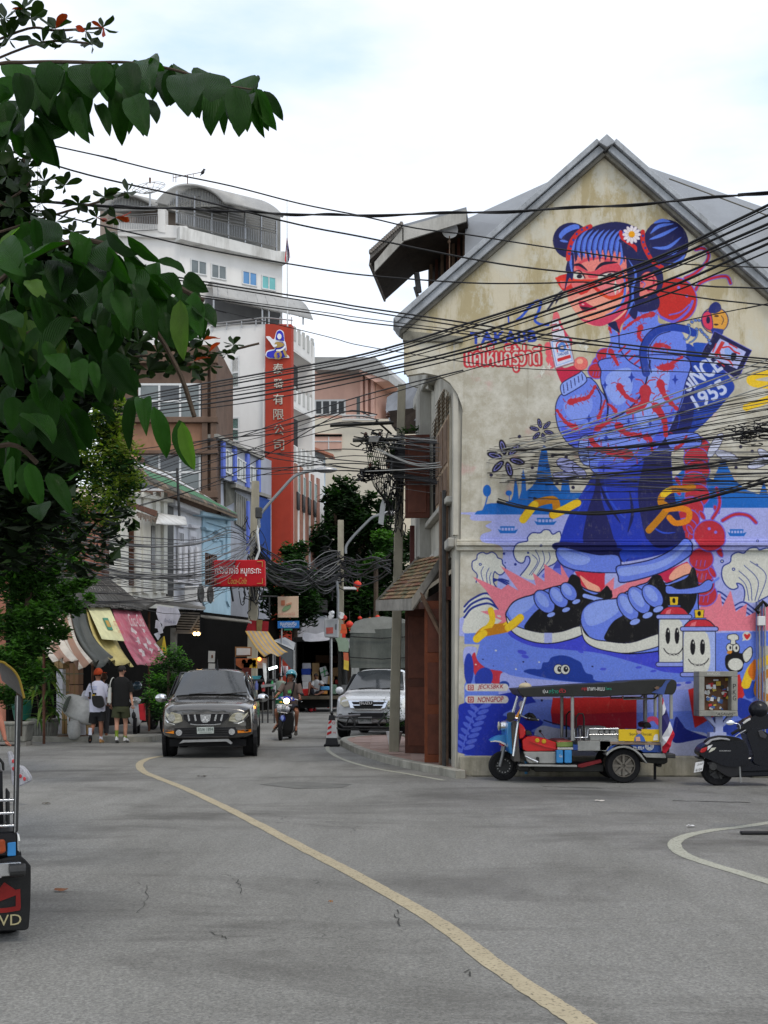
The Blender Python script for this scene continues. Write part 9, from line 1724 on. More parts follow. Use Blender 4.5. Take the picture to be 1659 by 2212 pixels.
LW=-1500
b1([(LW*.28,1530),(-10,1535),(150,1508),(190,1545),(228,1592),(228,1700),(224,1900),(213,2050),(190,2064),(40,2058),(LW*.05,2055),(LW*.05,1700),(LW*.28,1700)],aR,aR+.02,'mud_flap',M('flap_rubber',(.012,.012,.012),.6,.3,6,.1),.006)
b1(_p("40 1700 118 1760 152 1756 156 1890 150 1912 60 1922 -20 1922 -20 1890 60 1888 120 1882 122 1800 -10 1842 -60 1830"),aR-.006,aR,'flap_figure',M('flap_red',(.2,.012,.01),.6,.2,6,0));a=P(*Z('B1',(-118,2018))[0],aR);b=P(*Z('B1',(160,2018))[0],aR);c=P(*Z('B1',(-118,1938))[0],aR);f=lambda v:V3(v.x,aR-.006,v.z);au('4WD',f(a),f(b)-f(a),f(c)-f(a),M('flap_cream',(.38,.33,.18),.6,.2,6,0),dN)
b1([(LW*.5,1545),(150,1543),(150,1635),(15,1640),(15,1652),(LW*.5,1652)],aR-.1,aR-0.,'rear_bumper',ao,.01);b1([(LW*.5,1340),(125,1335),(125,1515),(LW*.5,1515)],aR+.02,aR+2.2,'tub',ab,.01);b1(_p("62 1415 122 1410 122 1512 62 1512"),aR+0.,aR+.02,'blue_panel',df,.004);b1(_p("0 1385 45 1385 50 1480 0 1490"),aR-.03,aR+.02,'tail_light',M('tail_amber',(.3,.05,.01),.3,.2,6,0,co=.5),.01);b1(_p("128 1356 152 1360 162 1420 165 1512 130 1500"),aR+.1,aR+.6,'mudguard_edge',ao,.01)
for y0 in(1100,1195,1288):m=MB();a,b=P(*Z('B1',(LW*.5,y0))[0],aR),P(*Z('B1',(108,y0))[0],aR);m.tb([a,b],.01,8);m.mk('luggage_rail',ao,dN,sQ=60)
b1(_p("120 335 162 338 138 1338 104 1340"),aR+0.,aR+.05,'canopy_post',aa,.006);b1(_p("128 335 136 335 118 1338 110 1338"),aR-.006,aR+0.,'post_highlight_strip',aA)  # bright sliver paints a highlight down the dark post
ed=ah([P(*Z('B1',p)[0],aR)for p in _p("-900 -60 -300 60 0 85 60 112 110 155 145 215 165 290 180 355")],5,False);MB().tb(ed,.008,6).mk('canopy_piping',M('piping_yellow',(.26,.17,.02),.5,.1,6,0),dN);aj=[[v,v+V3(0,2.2,.1)]for v in ed];MB().grid(aj).mk('canopy',aX,dN,sQ=60,fix=False)
b1([(LW*.5,820),(0,820),(50,830),(78,870),(80,930),(64,930),(60,880),(40,850),(0,842),(LW*.5,842)],aR+.5,aR+.56,'seat_frame',aX,.005);b1([(LW*.5,838),(20,840),(48,860),(56,930),(LW*.5,935)],aR+.55,aR+.65,'seat_back',M('seat_green_grey',(.24,.3,.26),.5,.1,4,.05),.02);b1([(LW*.5,935),(64,935),(72,1340),(LW*.5,1340)],aR+.5,aR+.8,'rear_inner_panel',ab);b1(_p("85 1060 104 1070 104 1330 85 1330"),aR+.3,aR+.5,'side_inner_panel',aa,.01)
aK(dN,(P(*Z('B1',(60,1900))[0],aR).x,aR+.35,.27),.27,.2,'X',aa,5);aK(dN,(P(*Z('B1',(60,1900))[0],aR).x-1.1,aR+.35,.27),.27,.2,'X',aa,5)
aK(dN,(P(*Z('B1',(60,1900))[0],aR).x-.55,aR+2.3,.25),.25,.14,'X',aa,5);MB().box((P(-110,1900,aR).x,aR+1.3,.4),(.9,2.2,.12)).mk('chassis',aX,dN)
MB().lathe(_p(".035 0 .04 .08 .035 .09"),P(*Z('B1',(8,1620))[0],aR-.15),12,'X').mk('exhaust',aa,dN)
def a3(x,y,lQ,ci,rot=R(8)):
 g=G(x,y);o=af('parked_scooter',lQ,'scooter',tuple(g),rot,local=True)
 aK(o,(0,0.,.24),.24,.1,'X',aa,4);aK(o,(0,1.2,.24),.24,.1,'X',aa,4)
 MB().ball((0,.12,.55),(.2,.12,.32),12,9).mk('leg_shield',ci,o,sQ=60);MB().ball((0,.02,.95),(.16,.12,.1),12,8).mk('headset',ci,o,sQ=60);MB().ball((0,.95,.72),(.16,.42,.16),12,8).mk('seat_body',ci,o,sQ=60);MB().ball((0,.95,.83),(.14,.4,.07),12,6).mk('seat',ag,o,sQ=60)
 MB().tb(_p("-.33 .1 1.02 0 .05 1 .33 .1 1.02",3),.016,6).mk('handlebar',ao,o);MB().ball((0,-.08,.95),(.07,.03,.06),10,6).mk('headlight',bC,o,sQ=60);MB().tb([(0,0.,.26),(0,.08,.85)],.03,6).mk('fork',aA,o)
 for s_ in(-1,1):m=MB();m.tb([(s_*.24,.08,1.02),(s_*.3,.06,1.18)],.007,5);m.ball((s_*.32,.06,1.22),(.06,.015,.04),10,6);m.mk('mirror',ab,o)
 return o
a3(292,1588,'white fronted scooter parked beside the man in black carrying a red bag',ae);a3(330,1576,'black scooter parked in the shade left of the grey pickup',b9,R(-25))
MB() .ball((G(292,1588).x,G(292,1588).y+.25,1.36),(.14,.15,.13),14,9) .mk('helmet',M('teal_black_helmet',(.02,.05,.07),.2,.1,4,0,co=1),None,sQ=60,lQ='dark teal helmet hung on the parked white fronted scooter',cat='helmet',org=(G(292,1588).x,G(292,1588).y,1.2))
def bF(name,a0):m=M(name,a0,.55,.12,8,.03,spec=.35);_i(m.node_tree.nodes['Principled BSDF'],'Subsurface Weight',.08);return m
dW,bZ,dX=bF('skin_light',(.46,.24,.16)),bF('skin_tan',(.28,.12,.07)),bF('skin_brown',(.15,.06,.035))
bA=M('black_hair',(.012,.01,.009),.6,.3,30,.2)
def bY(nodes,edges,name,aw,parent,lv=2):
 """one continuous surface grown round a skeleton: nodes {key: (point, radius)}"""
 ks=list(nodes);ix={k:i for i,k in enumerate(ks)};org=ce(parent)or Ve()
 me=bpy.data.meshes.new(name);me.from_pydata([tuple(Ve(nodes[k][0])-org)for k in ks],[(ix[a],ix[b])for a,b in edges],[]);o=bpy.data.objects.new(name,me);dQ.objects.link(o)
 md=o.modifiers.new('skin','SKIN');md.use_smooth_shade=True;md.branch_smoothing=.6
 sv=me.skin_vertices[0].data if me.skin_vertices else None
 if sv is None:bpy.context.view_layer.objects.active=o;sv=me.skin_vertices[0].data
 for i,k in enumerate(ks):r=nodes[k][1];sv[i].radius=(r,r)if not isinstance(r,tuple)else r;sv[i].use_root=(i==0)
 s=o.modifiers.new('smooth','SUBSURF');s.levels=s.render_levels=lv
 bpy.context.view_layer.update();ev=o.evaluated_get(bpy.context.evaluated_depsgraph_get());nm=bpy.data.meshes.new_from_object(ev);o.modifiers.clear();o.data=nm;nm.materials.clear();nm.materials.append(aw);nm.polygons.foreach_set('use_smooth',[True]*len(nm.polygons));bpy.data.meshes.remove(me);o.name=name
 if parent is not None:o.parent=parent
 return o
def body(J,parent,aw,face=1,curl=None):
 """J: joint -> world point. Keys: hip, waist, chest, neck, head, and L/R sh el wr hd / hi kn an to"""
 V=lambda k:Ve(J[k]);nodes={};E=[]
 up=(V('head')-V('neck')).normalized()
 nodes['hip']=(V('hip'),.115);nodes['waist']=(V('waist'),.105);nodes['chest']=(V('chest'),.125);nodes['nb']=(V('neck'),.062);nodes['nk']=(V('neck')+up*.07,.052);nodes['h0']=(V('head')-up*.05,.068);nodes['h1']=(V('head')+up*.03,.086);nodes['h2']=(V('head')+up*.1,.062)
 E+=[('hip','waist'),('waist','chest'),('chest','nb'),('nb','nk'),('nk','h0'),('h0','h1'),('h1','h2')]
 for s in 'LR':
  nodes[s+'sh']=(V(s+'sh'),.058);nodes[s+'ua']=(V(s+'sh').lerp(V(s+'el'),.5),.046);nodes[s+'el']=(V(s+'el'),.038);nodes[s+'fa']=(V(s+'el').lerp(V(s+'wr'),.35),.038);nodes[s+'wr']=(V(s+'wr'),.025)
  d=(V(s+'hd')-V(s+'wr'));l=d.length or .09;d=d/l;nodes[s+'pm']=(V(s+'wr')+d*.045,(.036,.02))
  E+=[('chest',s+'sh'),(s+'sh',s+'ua'),(s+'ua',s+'el'),(s+'el',s+'fa'),(s+'fa',s+'wr'),(s+'wr',s+'pm')]
  nodes[s+'hi']=(V(s+'hi'),.088);nodes[s+'th']=(V(s+'hi').lerp(V(s+'kn'),.5),.074);nodes[s+'kn']=(V(s+'kn'),.054);nodes[s+'cf']=(V(s+'kn').lerp(V(s+'an'),.32),.056);nodes[s+'an']=(V(s+'an'),.034);nodes[s+'ft']=(V(s+'an').lerp(V(s+'to'),.55),.032);nodes[s+'to']=(V(s+'to'),.026)
  E+=[('hip',s+'hi'),(s+'hi',s+'th'),(s+'th',s+'kn'),(s+'kn',s+'cf'),(s+'cf',s+'an'),(s+'an',s+'ft'),(s+'ft',s+'to')]
 o=bY(nodes,E,'body',aw,parent)
 for s in 'LR':
  w=V(s+'wr');d=(V(s+'hd')-w).normalized();pm=w+d*.05;dj=d.cross(Ve(J.get(s+'pn',(0,1,0)))).normalized();dn=dj.cross(d).normalized()*(curl or .5)
  for k,(oQ,ln)in enumerate(_p("-.028 .062 -.01 .074 .009 .07 .026 .055")):
   b=pm+dj*oQ;fn={'a':(b,.01),'b':(b+d*ln*.45+dn*.01,.0095),'c':(b+d*ln*.8+dn*.035,.0085),'d':(b+d*ln*.85+dn*.06,.007)};bY(fn,[('a','b'),('b','c'),('c','d')],'finger',aw,parent,1)
  b=w+d*.03-dj*.028;fn={'a':(b,.012),'b':(b+d*.025-dj*.022+dn*.01,.011),'c':(b+d*.05-dj*.024+dn*.03,.009)};bY(fn,[('a','b'),('b','c')],'thumb',aw,parent,1)
 h=V('head');f=Ve(J.get('face',(0,-1,0))).normalized();r=up.cross(f).normalized()
 for sg in(-1,1):MB().ball(h+f*.076+r*sg*.031+up*.028,(.01,.01,.007),8,6).mk('eye',M('dark_eye',(.02,.015,.012),.2,.1,5,0),parent,sQ=60);MB().tb([h+f*.082+r*sg*.014+up*.047,h+f*.078+r*sg*.046+up*.046],.005,5).mk('eyebrow',bA,parent);MB().ball(h+r*sg*.086+up*.012,(.012,.02,.03),8,6).mk('ear',aw,parent,sQ=60)
 MB().tb([h+f*.082+up*.03,h+f*.104+up*-.002,h+f*.086-up*.008],[.007,.013,.008],7).mk('nose',aw,parent,sQ=60);MB().tb([h+f*.079-r*.022-up*.036,h+f*.088-up*.037,h+f*.079+r*.022-up*.036],.005,5).mk('mouth',M('lips',(.22,.06,.05),.5,.1,5,0),parent,sQ=60)
 return o
def aQ(parent,h,up,f,aw=bA,f8=-.35,sz=1.,name='hair'):
 h,up,f=Ve(h),Ve(up).normalized(),Ve(f).normalized();r=up.cross(f).normalized();aj=[]
 for i in range(8):
  th=i/7;dp=[]
  for j in range(18):
   a=j/18*6.283;fL=max(0,math.cos(a));fG=(1.9-.75*fL)*(1+f8*0);t=th*fG;fz=.101*sz*(1+.02*math.sin(j*3));dp.append(h+up*.03+(r*math.sin(a)*fz*.93+f*math.cos(a)*fz)*math.sin(t)+up*math.cos(t)*fz*1.1)
  aj.append(dp)
 o=MB().grid(aj,closed=True).mk(name,aw,parent,sQ=60);s=o.modifiers.new('thickness','SOLIDIFY');s.thickness=.006;return o
def aS(parent,gk,dU,aw,name='shirt',n=20):
 """torso of stacked ellipses (point, half width, half depth) plus sleeves"""
 m=MB();rr=random.Random(7);aj=[]
 for k,(c,a,b)in enumerate(gk):aj.append([Ve(c)+Ve((a*math.cos(6.283*j/n)*(1+.02*math.sin(j*5+k)),b*math.sin(6.283*j/n)*(1+.05*math.sin(j*4+k*2)),.008*math.sin(j*3+k)))for j in range(n)])
 m.grid(aj,closed=True);m.add(aj[-1],[tuple(range(n))])
 for am,rs in dU:m.tb(am,rs,12,cap=False)
 o=m.mk(name,aw,parent,sQ=70);s=o.modifiers.new('smooth','SUBSURF');s.levels=s.render_levels=1;return o
def c4(parent,an,to,aw,fh=None,name='shoe',socks=None):
 an,to=Ve(an),Ve(to);d=to-an;d.z=0;l=d.length;d.normalize();sd=V3(-d.y,d.x,0);fB=(to.z-an.z+.05);z=V3(0,0,1);aj=[]
 for i in range(9):
  t=-.35+i/8*1.65;w=.046*math.sin(math.pi*min(1,max(0,(i+.7)/9.4)))**.45;h=.085-.045*max(0,t)if t<1 else .04;c=an+d*l*t;c.z=min(an.z,to.z+(an.z-to.z))-.055+fB*max(t,0)*.9
  aj.append([c+sd*w*math.cos(a)+z*(max(0,math.sin(a))*h+(-.012 if math.sin(a)<0 else 0))for a in np.linspace(0,6.283,11)[:-1]])
 m=MB();m.grid(aj,closed=True);m.f+=[tuple(range(10)),tuple(80+j for j in range(10))];m.m+=[0,0];o=m.mk(name,aw,parent,sQ=60)
 if fh:fj=[[v+z*-.016 for v in r_]for r_ in aj];MB().grid([[Ve((v.x,v.y,min(v.z,sum(q.z for q in r_)/10-.02)))for v in r_]for r_ in fj],closed=True).mk('sole',fh,o)
 if socks:MB().tb([an+z*0.,an+z*.085,an+z*.17],[.043,.041,.044],10,cap=False).mk('sock',socks,parent,sQ=60)
 return o
def vv(k,ox,sx,gy,Y):
 X0=(ZT[k][0]+ox*ZT[k][2]-CX)/F*Y
 return lambda x,y,dy=0.:Ve((X0+(x-ox)/sx,Y+dy,(gy-y)/sx))
f=vv('V3',800,686,1541,29.1)
pa=af('person','man in an orange cap, white T-shirt, black shorts and crossbody bag walking away','person',tuple(f(800,1541)))
J=dict(hip=f(795,985),waist=f(795,880),chest=f(790,690),neck=f(795,520),head=f(800,420,0.),Lsh=f(675,580),Lel=f(640,790,.08),Lwr=f(700,860,.26),Lhd=f(740,850,.34),Rsh=f(910,590),Rel=f(950,800,.06),Rwr=f(930,900,.2),Rhd=f(930,930,.26),Lhi=f(735,1000),Lkn=f(718,1225,.04),Lan=f(705,1400,-.22),Lto=f(690,1500,-.16),Rhi=f(855,1000),Rkn=f(850,1230,-.02),Ran=f(845,1480,0.),Rto=f(850,1528,.17),face=(.35,1,0))
body(J,pa,bZ);wt=M('lavender_white_tshirt',(.6,.6,.72),.85,.08,4,.1)
aS(pa,[(f(785,1025),.195,.125),(f(785,950),.195,.13),(f(788,820),.192,.13),(f(790,700),.2,.13),(f(792,600),.205,.12),(f(795,545),.17,.1),(f(797,515),.1,.08),(f(797,500),.065,.06)],[([f(700,575),f(645,660,.02),f(618,755,.05)],[.085,.078,.082]),([f(885,580),f(940,670,.02),f(962,765,.05)],[.085,.078,.082])],wt)
aS(pa,[(f(795,1100),.19,.12),(f(795,1040),.195,.125),(f(795,980),.18,.12)],[([f(735,1040),f(722,1120,.02),f(712,1205,.04)],[.115,.12,.122]),([f(855,1040),f(862,1100,0.),f(868,1175,0.)],[.115,.12,.122])],M('black_shorts',(.014,.014,.015),.8,.2,6,.1),'shorts')
ee=M('white_sock',(.55,.57,.66),.9,.08,10,.1);c4(pa,J['Lan'],J['Lto'],M('dark_trainer',(.02,.02,.02),.6,.2,6,.1),ag,socks=ee);c4(pa,J['Ran'],J['Rto'],M('orange_grey_trainer',(.42,.22,.08),.6,.4,14,.1),M('cream_sole',(.45,.4,.28),.7,.1,5,0),socks=ee)
fU=M('orange_cap_cloth',(.42,.055,.015),.8,.12,8,.1);aQ(pa,J['head'],(0,0,1),(.35,1,0),bA,sz=1.);aQ(pa,J['head']+V3(0,0,.035),(0,0,1),(.5,1,.1),fU,sz=1.12,name='cap')
m=MB();hc=J['head']+V3(.02,.02,.075);m.pr_([hc+Ve(p)for p in _p(".02 .1 0 .1 .04 0 .155 .05 -.01 .16 .12 -.015 .1 .17 -.01",3)],(0,0,.012));m.mk('cap_brim',fU,pa,bevel=.003)
m=MB();q=lambda x,y,d=-.145:f(x,y,d);m.pr_([q(668,690),q(705,690),q(703,800),q(700,812),q(675,812)],(0,-.004,0));m.mk('shirt_print',e6,pa);MB().pr_([q(735,705),q(795,705),q(790,740),q(735,735)],(0,-.004,0)).mk('shirt_print',e6,pa)
for y in(600,625,650):MB().tb([q(665,y,-.137),q(720,y-4,-.14),q(800,y,-.137)],.004,4).mk('shirt_print_line',M('print_blue',(.2,.3,.6),.8,.1,5,0),pa)
MB().tb(ah([f(705,510,-.08),f(712,600,-.145),f(735,700,-.15),f(760,770,-.16)],4,False),.012,5).mk('bag_strap',ag,pa)
bg=af('shoulder_bag','round black shoulder bag with a yellow tag on the back of the man in white','bag',tuple(f(830,860,-.2)));am=_p("735 765 790 755 890 760 925 840 935 900 905 940 850 955 790 935 750 890");MB().pr_([tuple(v)for v in ah([f(x,y,-.15)for x,y in am],3)],(0,-.09,0)).mk('pouch',M('bag_black',(.014,.014,.014),.55,.2,8,.2),bg,bevel=.02);MB().pr_([f(725,735,-.2),f(775,730,-.2),f(780,750,-.2),f(735,760,-.2)],(0,-.01,0)).mk('tag',M('tag_yellow',(.5,.33,.02),.6,.1,5,0),bg)
f=vv('V3',1190,686,1541,29.)
pb=af('person','bareheaded man in black T-shirt and olive shorts walking away with a white tote','person',tuple(f(1190,1541)))
J=dict(hip=f(1175,960),waist=f(1178,840),chest=f(1185,650),neck=f(1185,455),head=f(1192,350),Lsh=f(1050,530),Lel=f(1010,760,.02),Lwr=f(1000,920,.1),Lhd=f(1005,975,.14),Rsh=f(1310,540),Rel=f(1335,730,.03),Rwr=f(1372,900,-.02),Rhd=f(1386,965,-.02),Lhi=f(1115,980),Lkn=f(1108,1205,0.),Lan=f(1115,1440,-.06),Lto=f(1105,1525,.12),Rhi=f(1240,980),Rkn=f(1245,1210,.06),Ran=f(1232,1455,.1),Rto=f(1250,1512,.27),face=(.8,.7,0))
body(J,pb,dW);bt=M('black_tshirt',(.012,.012,.012),.9,.15,4,.15)
aS(pb,[(f(1170,925),.215,.13),(f(1172,850),.215,.135),(f(1178,720),.212,.135),(f(1184,610),.225,.135),(f(1186,530),.22,.12),(f(1186,480),.18,.1),(f(1186,450),.11,.08),(f(1186,432),.066,.06)],[([f(1070,510),f(1020,610,.02),f(1000,690,.03)],[.09,.08,.085]),([f(1295,520),f(1330,610,.02),f(1340,690,.03)],[.09,.082,.085])],bt)
aS(pb,[(f(1178,1020),.2,.13),(f(1178,960),.205,.13),(f(1178,900),.19,.12)],[([f(1112,960),f(1105,1050,0.),f(1100,1115,0.)],[.118,.122,.125]),([f(1242,960),f(1246,1050,.03),f(1248,1110,.05)],[.118,.12,.122])],M('olive_shorts',(.045,.05,.025),.85,.15,5,.15),'shorts')
gU=M('white_trainer',(.6,.6,.6),.6,.1,8,.1);gs=M('green_black_sock',(.18,.26,.03),.9,.3,16,.1);c4(pb,J['Lan'],J['Lto'],gU,M('grey_sole',(.2,.2,.2),.7,.1,5,0),socks=gs);c4(pb,J['Ran'],J['Rto'],gU,M('grey_sole',(.2,.2,.2),.7,.1,5,0),socks=gs);aQ(pb,J['head'],(0,0,1),(.8,.7,0),bA,sz=1.03)
g1=af('tote_bag','long white cloth tote hanging from the left shoulder of the man in black','bag',tuple(f(1000,760)));MB().pr_([f(985,620,-.12),f(1032,612,-.12),f(1030,880,-.12),f(965,870,-.12)],(0,.06,0)).mk('sack',M('tote_cloth',(.52,.52,.48),.9,.1,6,.15),g1,bevel=.01);MB().tb(ah([f(1012,618,-.12),f(1020,530,-.1),f(1038,465,-.03),f(1050,455,.05)],4,False),.013,5).mk('handle',bS['tote_cloth'],g1)
hb=MB();hb.ball(f(1395,1080,-.04),(.055,.06,.09),12,8);hb.tb([f(1388,985,-.03),f(1392,1040,-.04)],.01,5);hb.mk('black_pouch',ag,None,sQ=60,lQ='small black bag dangling from the right hand of the man in black',cat='bag',org=f(1395,1080))
MB().pr_([f(1415,900,.35),f(1525,888,.35),f(1532,1178,.35),f(1440,1165,.35)],(0,.1,0)).mk('red_shopping_bag',M('red_paper_bag',(.45,.02,.03),.6,.25,5,.2),None,bevel=.01,lQ='bright red shopping bag hung on the parked white fronted scooter',cat='bag',org=f(1470,1030,.35))
f=vv('V3',890,655,1500,30.4);pc=af('person','brown haired person in a pale top half hidden between the two walking men','person',tuple(f(890,1500)))
J=dict(hip=f(890,900),waist=f(890,820),chest=f(890,670),neck=f(890,560),head=f(888,485),Lsh=f(820,600),Lel=f(800,740),Lwr=f(805,860),Lhd=f(808,900),Rsh=f(960,600),Rel=f(975,740),Rwr=f(970,860),Rhd=f(972,900),Lhi=f(845,920),Lkn=f(845,1160),Lan=f(845,1430),Lto=f(845,1485,.15),Rhi=f(935,920),Rkn=f(935,1160),Ran=f(935,1430),Rto=f(935,1485,.15),face=(.3,1,0))
body(J,pc,bZ);aS(pc,[(f(890,910),.17,.11),(f(890,780),.16,.11),(f(890,640),.18,.11),(f(890,580),.15,.09),(f(890,555),.07,.06)],[([f(835,590),f(808,680)],[.07,.075]),([f(945,590),f(972,680)],[.07,.075])],M('grey_top',(.42,.42,.45),.85,.1,4,.1));aS(pc,[(f(890,960),.16,.11),(f(890,890),.16,.11)],[([f(850,930),f(845,1150),f(845,1380)],[.1,.08,.06]),([f(930,930),f(935,1150),f(935,1380)],[.1,.08,.06])],M('dark_trousers',(.03,.03,.035),.85,.2,5,.1),'trousers');aQ(pc,J['head'],(0,0,1),(.3,1,0),M('brown_hair',(.07,.03,.015),.6,.3,30,.2),sz=1.04)
for s in 'LR':c4(pc,J[s+'an'],J[s+'to'],ag)
f=vv('V2',545,1045,2060,30.8)
bR=af('motor_scooter','blue and black motor scooter with lit headlamp and wire basket coming towards us','scooter',tuple(f(410,2060)))
def by(x,y,dy):return f(x,y,dy)
aK(bR,f(332,2060-285,-.55),.272,.085,'X',aa,6);aK(bR,f(490,2060-285,.6),.272,.09,'X',aa,6)
fV=M('scooter_blue',(.02,.035,.34),.3,.12,4,0,co=.6);dI=M('scooter_black',(.012,.012,.013),.4,.15,5,0,co=.3)
for sx in(-38,38):MB().tb([f(332+sx,1760,-.55),f(385+sx,1250,-.36)],.022,7).mk('front_fork',aa,bR,sQ=60)
MB().ball(f(385,1480,-.52),(.075,.16,.09),14,8).mk('front_mudguard',fV,bR,sQ=60);MB().ball(f(388,1470,-.66),(.04,.02,.07),10,6).mk('mudguard_badge',M('badge_pale_blue',(.3,.4,.8),.2,.1,4,0),bR,sQ=60)
MB().pr_([f(265,1340,-.34),f(330,1300,-.36),f(450,1290,-.36),f(640,1330,-.32),f(665,1500,-.3),f(640,1800,-.26),f(590,1900,-.22),f(480,1940,-.22),f(300,1900,-.26),f(250,1750,-.3),f(245,1500,-.32)],(0,.16,0)).mk('leg_shield',dI,bR,bevel=.02);MB().pr_([f(300,1900,-.2),f(600,1900,-.2),f(560,1920,.5),f(330,1940,.5)],(0,0,-.08)).mk('footboard',dI,bR,bevel=.01)
MB().ball(f(480,1430,.5),(.15,.46,.22),14,9).mk('rear_body',dI,bR,sQ=60);MB().ball(f(470,1220,.45),(.15,.42,.08),14,8).mk('seat',ag,bR,sQ=60);MB().tb([f(180,1790,.1),f(215,1840,.1),f(290,1900,.1)],.012,6).mk('footpeg',aA,bR);MB().tb([f(300,1850,.2),f(560,1860,.4),f(600,1780,.7)],.05,8).mk('exhaust',aa,bR,sQ=60)
am=_p("250 940 300 905 400 905 480 890 570 905 640 925 695 975 690 1020 640 1030 580 990 560 1060 480 1100 400 1050 385 990 320 975 270 970");MB().pr_([f(x,y,-.4)for x,y in am],(0,.14,0)).mk('headset',fV,bR,bevel=.012)
MB().ball(f(480,1020,-.42),(.075,.035,.068),16,9).mk('headlamp',M('lit_headlamp',(1,.62,.28),.3,0,1,0,emit=9),bR,sQ=60)
for x0,x1 in((320,392),(585,640)):MB().pr_([f(x0,925,-.42),f(x1,910,-.42),f(x1,1000,-.42),f(x0+20,965,-.42)],(0,.03,0)).mk('indicator',M('smoky_white_lens',(.45,.47,.6),.2,.2,6,0),bR,bevel=.004)
MB().tb([f(75,1000,-.32),f(230,975,-.3),f(480,960,-.28),f(730,985,-.3),f(880,1050,-.32)],.014,7).mk('handlebar',ao,bR,sQ=60)
for a,b in(((75,1000),(190,980)),((770,1005),(885,1052))):MB().tb([f(*a,-.32),f(*b,-.31)],.021,8).mk('grip',ag,bR,sQ=60)
for x,y,bx,h6 in((110,740,230,930),(875,845,770,960)):MB().ball(f(x,y,-.3),(.062,.018,.042),12,8,M=Matrix.Rotation(R(20),3,'Y')).mk('mirror',dI,bR,sQ=60);MB().tb([f(x,y+30,-.3),f(bx,h6,-.3)],.006,5).mk('mirror_stalk',dI,bR)
tp,gN=[f(235,1108,-.78),f(640,1130,-.78),f(640,1130,-.5),f(235,1108,-.5)],[f(265,1300,-.74),f(530,1340,-.74),f(530,1340,-.5),f(265,1300,-.5)]
m=MB()
for v in(0,.5,1):q=[a.lerp(b,v)for a,b in zip(tp,gN)];m.tb(q+[q[0]],.006 if v else .009,4)
for k in range(4):
 for u in(0,.2,.4,.6,.8,1):a=tp[k].lerp(tp[(k+1)%4],u);b=gN[k].lerp(gN[(k+1)%4],u);m.tb([a,b],.004,4)
m.mk('wire_basket',aA,bR,kind='stuff')
for x,y,r,mt in((325,1210,.085,b8),(440,1210,.075,M('grey_packet',(.3,.32,.32),.5,.5,12,.3)),(520,1230,.065,b8)):MB().ball(f(x,y,-.64),(r,.08,r*1.15),10,7).mk('basket_packet',mt,bR,sQ=60)
MB().ball(f(320,1055,-.4),(.04,.03,.025),8,6).mk('yellow_tag',bS['tag_yellow'],bR,sQ=60)
rd=af('person','scooter rider in a glossy turquoise helmet, grey brown T-shirt and flip-flops','person',tuple(f(545,1240,.2)))
J=dict(hip=f(500,1170,.25),waist=f(520,1020,.2),chest=f(550,760,.12),neck=f(560,540,.08),head=f(545,400,.03),Lsh=f(350,620,.1),Lel=f(262,800,0.),Lwr=f(178,905,-.2),Lhd=f(135,975,-.32),Rsh=f(770,620,.1),Rel=f(800,840,.02),Rwr=f(815,960,-.18),Rhd=f(820,1040,-.32),Lpn=(0,0,1),Rpn=(0,0,1),Lhi=f(410,1170,.22),Lkn=f(185,1270,-.22),Lan=f(215,1640,-.02),Lto=f(110,1770,-.16),Rhi=f(600,1170,.22),Rkn=f(738,1290,-.22),Ran=f(705,1700,-.02),Rto=f(705,1835,-.14),face=(0,-1,-.02))
body(J,rd,bZ,curl=.8);ts=M('taupe_tshirt',(.135,.1,.085),.9,.12,4,.15)
aS(rd,[(f(530,1130,.2),.2,.14),(f(535,1000,.18),.195,.14),(f(545,850,.14),.2,.135),(f(555,700,.11),.215,.13),(f(560,610,.1),.205,.11),(f(560,560,.09),.155,.09),(f(560,530,.08),.085,.07),(f(560,505,.07),.062,.055)],[([f(375,600,.1),f(310,690,.06),f(240,790,0.)],[.085,.072,.072]),([f(745,600,.1),f(790,700,.06),f(808,830,.02)],[.085,.074,.074])],ts)
aS(rd,[(f(505,1230,.2),.18,.14),(f(505,1130,.22),.19,.14)],[([f(430,1180,.2),f(320,1210,0.),f(240,1240,-.14)],[.1,.1,.095]),([f(580,1180,.2),f(670,1210,0.),f(725,1250,-.14)],[.1,.1,.095])],M('dark_grey_shorts',(.035,.035,.045),.85,.2,5,.1),'shorts')
def ei(fX,x0,y0,x1,y1,mt):a=f(x0,y1,-.025);au(fX,a,f(x1,y1,-.025)-a,f(x0,y0,-.055)-a,mt,rd)
MB().pr_([f(480,820,-.03),f(480,720,-.03),f(510,770,-.03),f(550,705,-.03),f(580,790,-.03),f(580,830,-.03)],(0,-.004,0)).mk('green_print',M('print_green',(.1,.42,.12),.8,.1,5,0),rd);ei('Go',480,790,575,840,bS['print_green']);ei('Natural',425,850,590,890,ae)
MB().tb(ah([f(655,530,-.02),f(650,600,-.04),f(620,750,-.05),f(580,890,-.04),f(560,960,.02)],4,False),.024,5).mk('bag_strap',ag,rd)
hY=M('turquoise_helmet',(.015,.22,.28),.12,.06,3,0,co=1,spec=.6);hc=f(570,385,.03);aj=[]
for i in range(9):
 dp=[]
 for j in range(24):a=j/24*6.283;fr=max(0,math.cos(a-0));fG=1.42 if fr>.62 else(2.15 if fr<.3 else 1.42+(.62-fr)/.32*.73);t=(i/8)*fG;dp.append(hc+Ve((math.sin(a)*.142*math.sin(t),-math.cos(a)*.155*math.sin(t),math.cos(t)*.15+.05)))
 aj.append(dp)
ho=MB().grid(aj,closed=True).mk('helmet_shell',hY,None,sQ=70);s_=ho.modifiers.new('thickness','SOLIDIFY');s_.thickness=.02;ho.parent=rd;ho.location=-dK[rd.name]
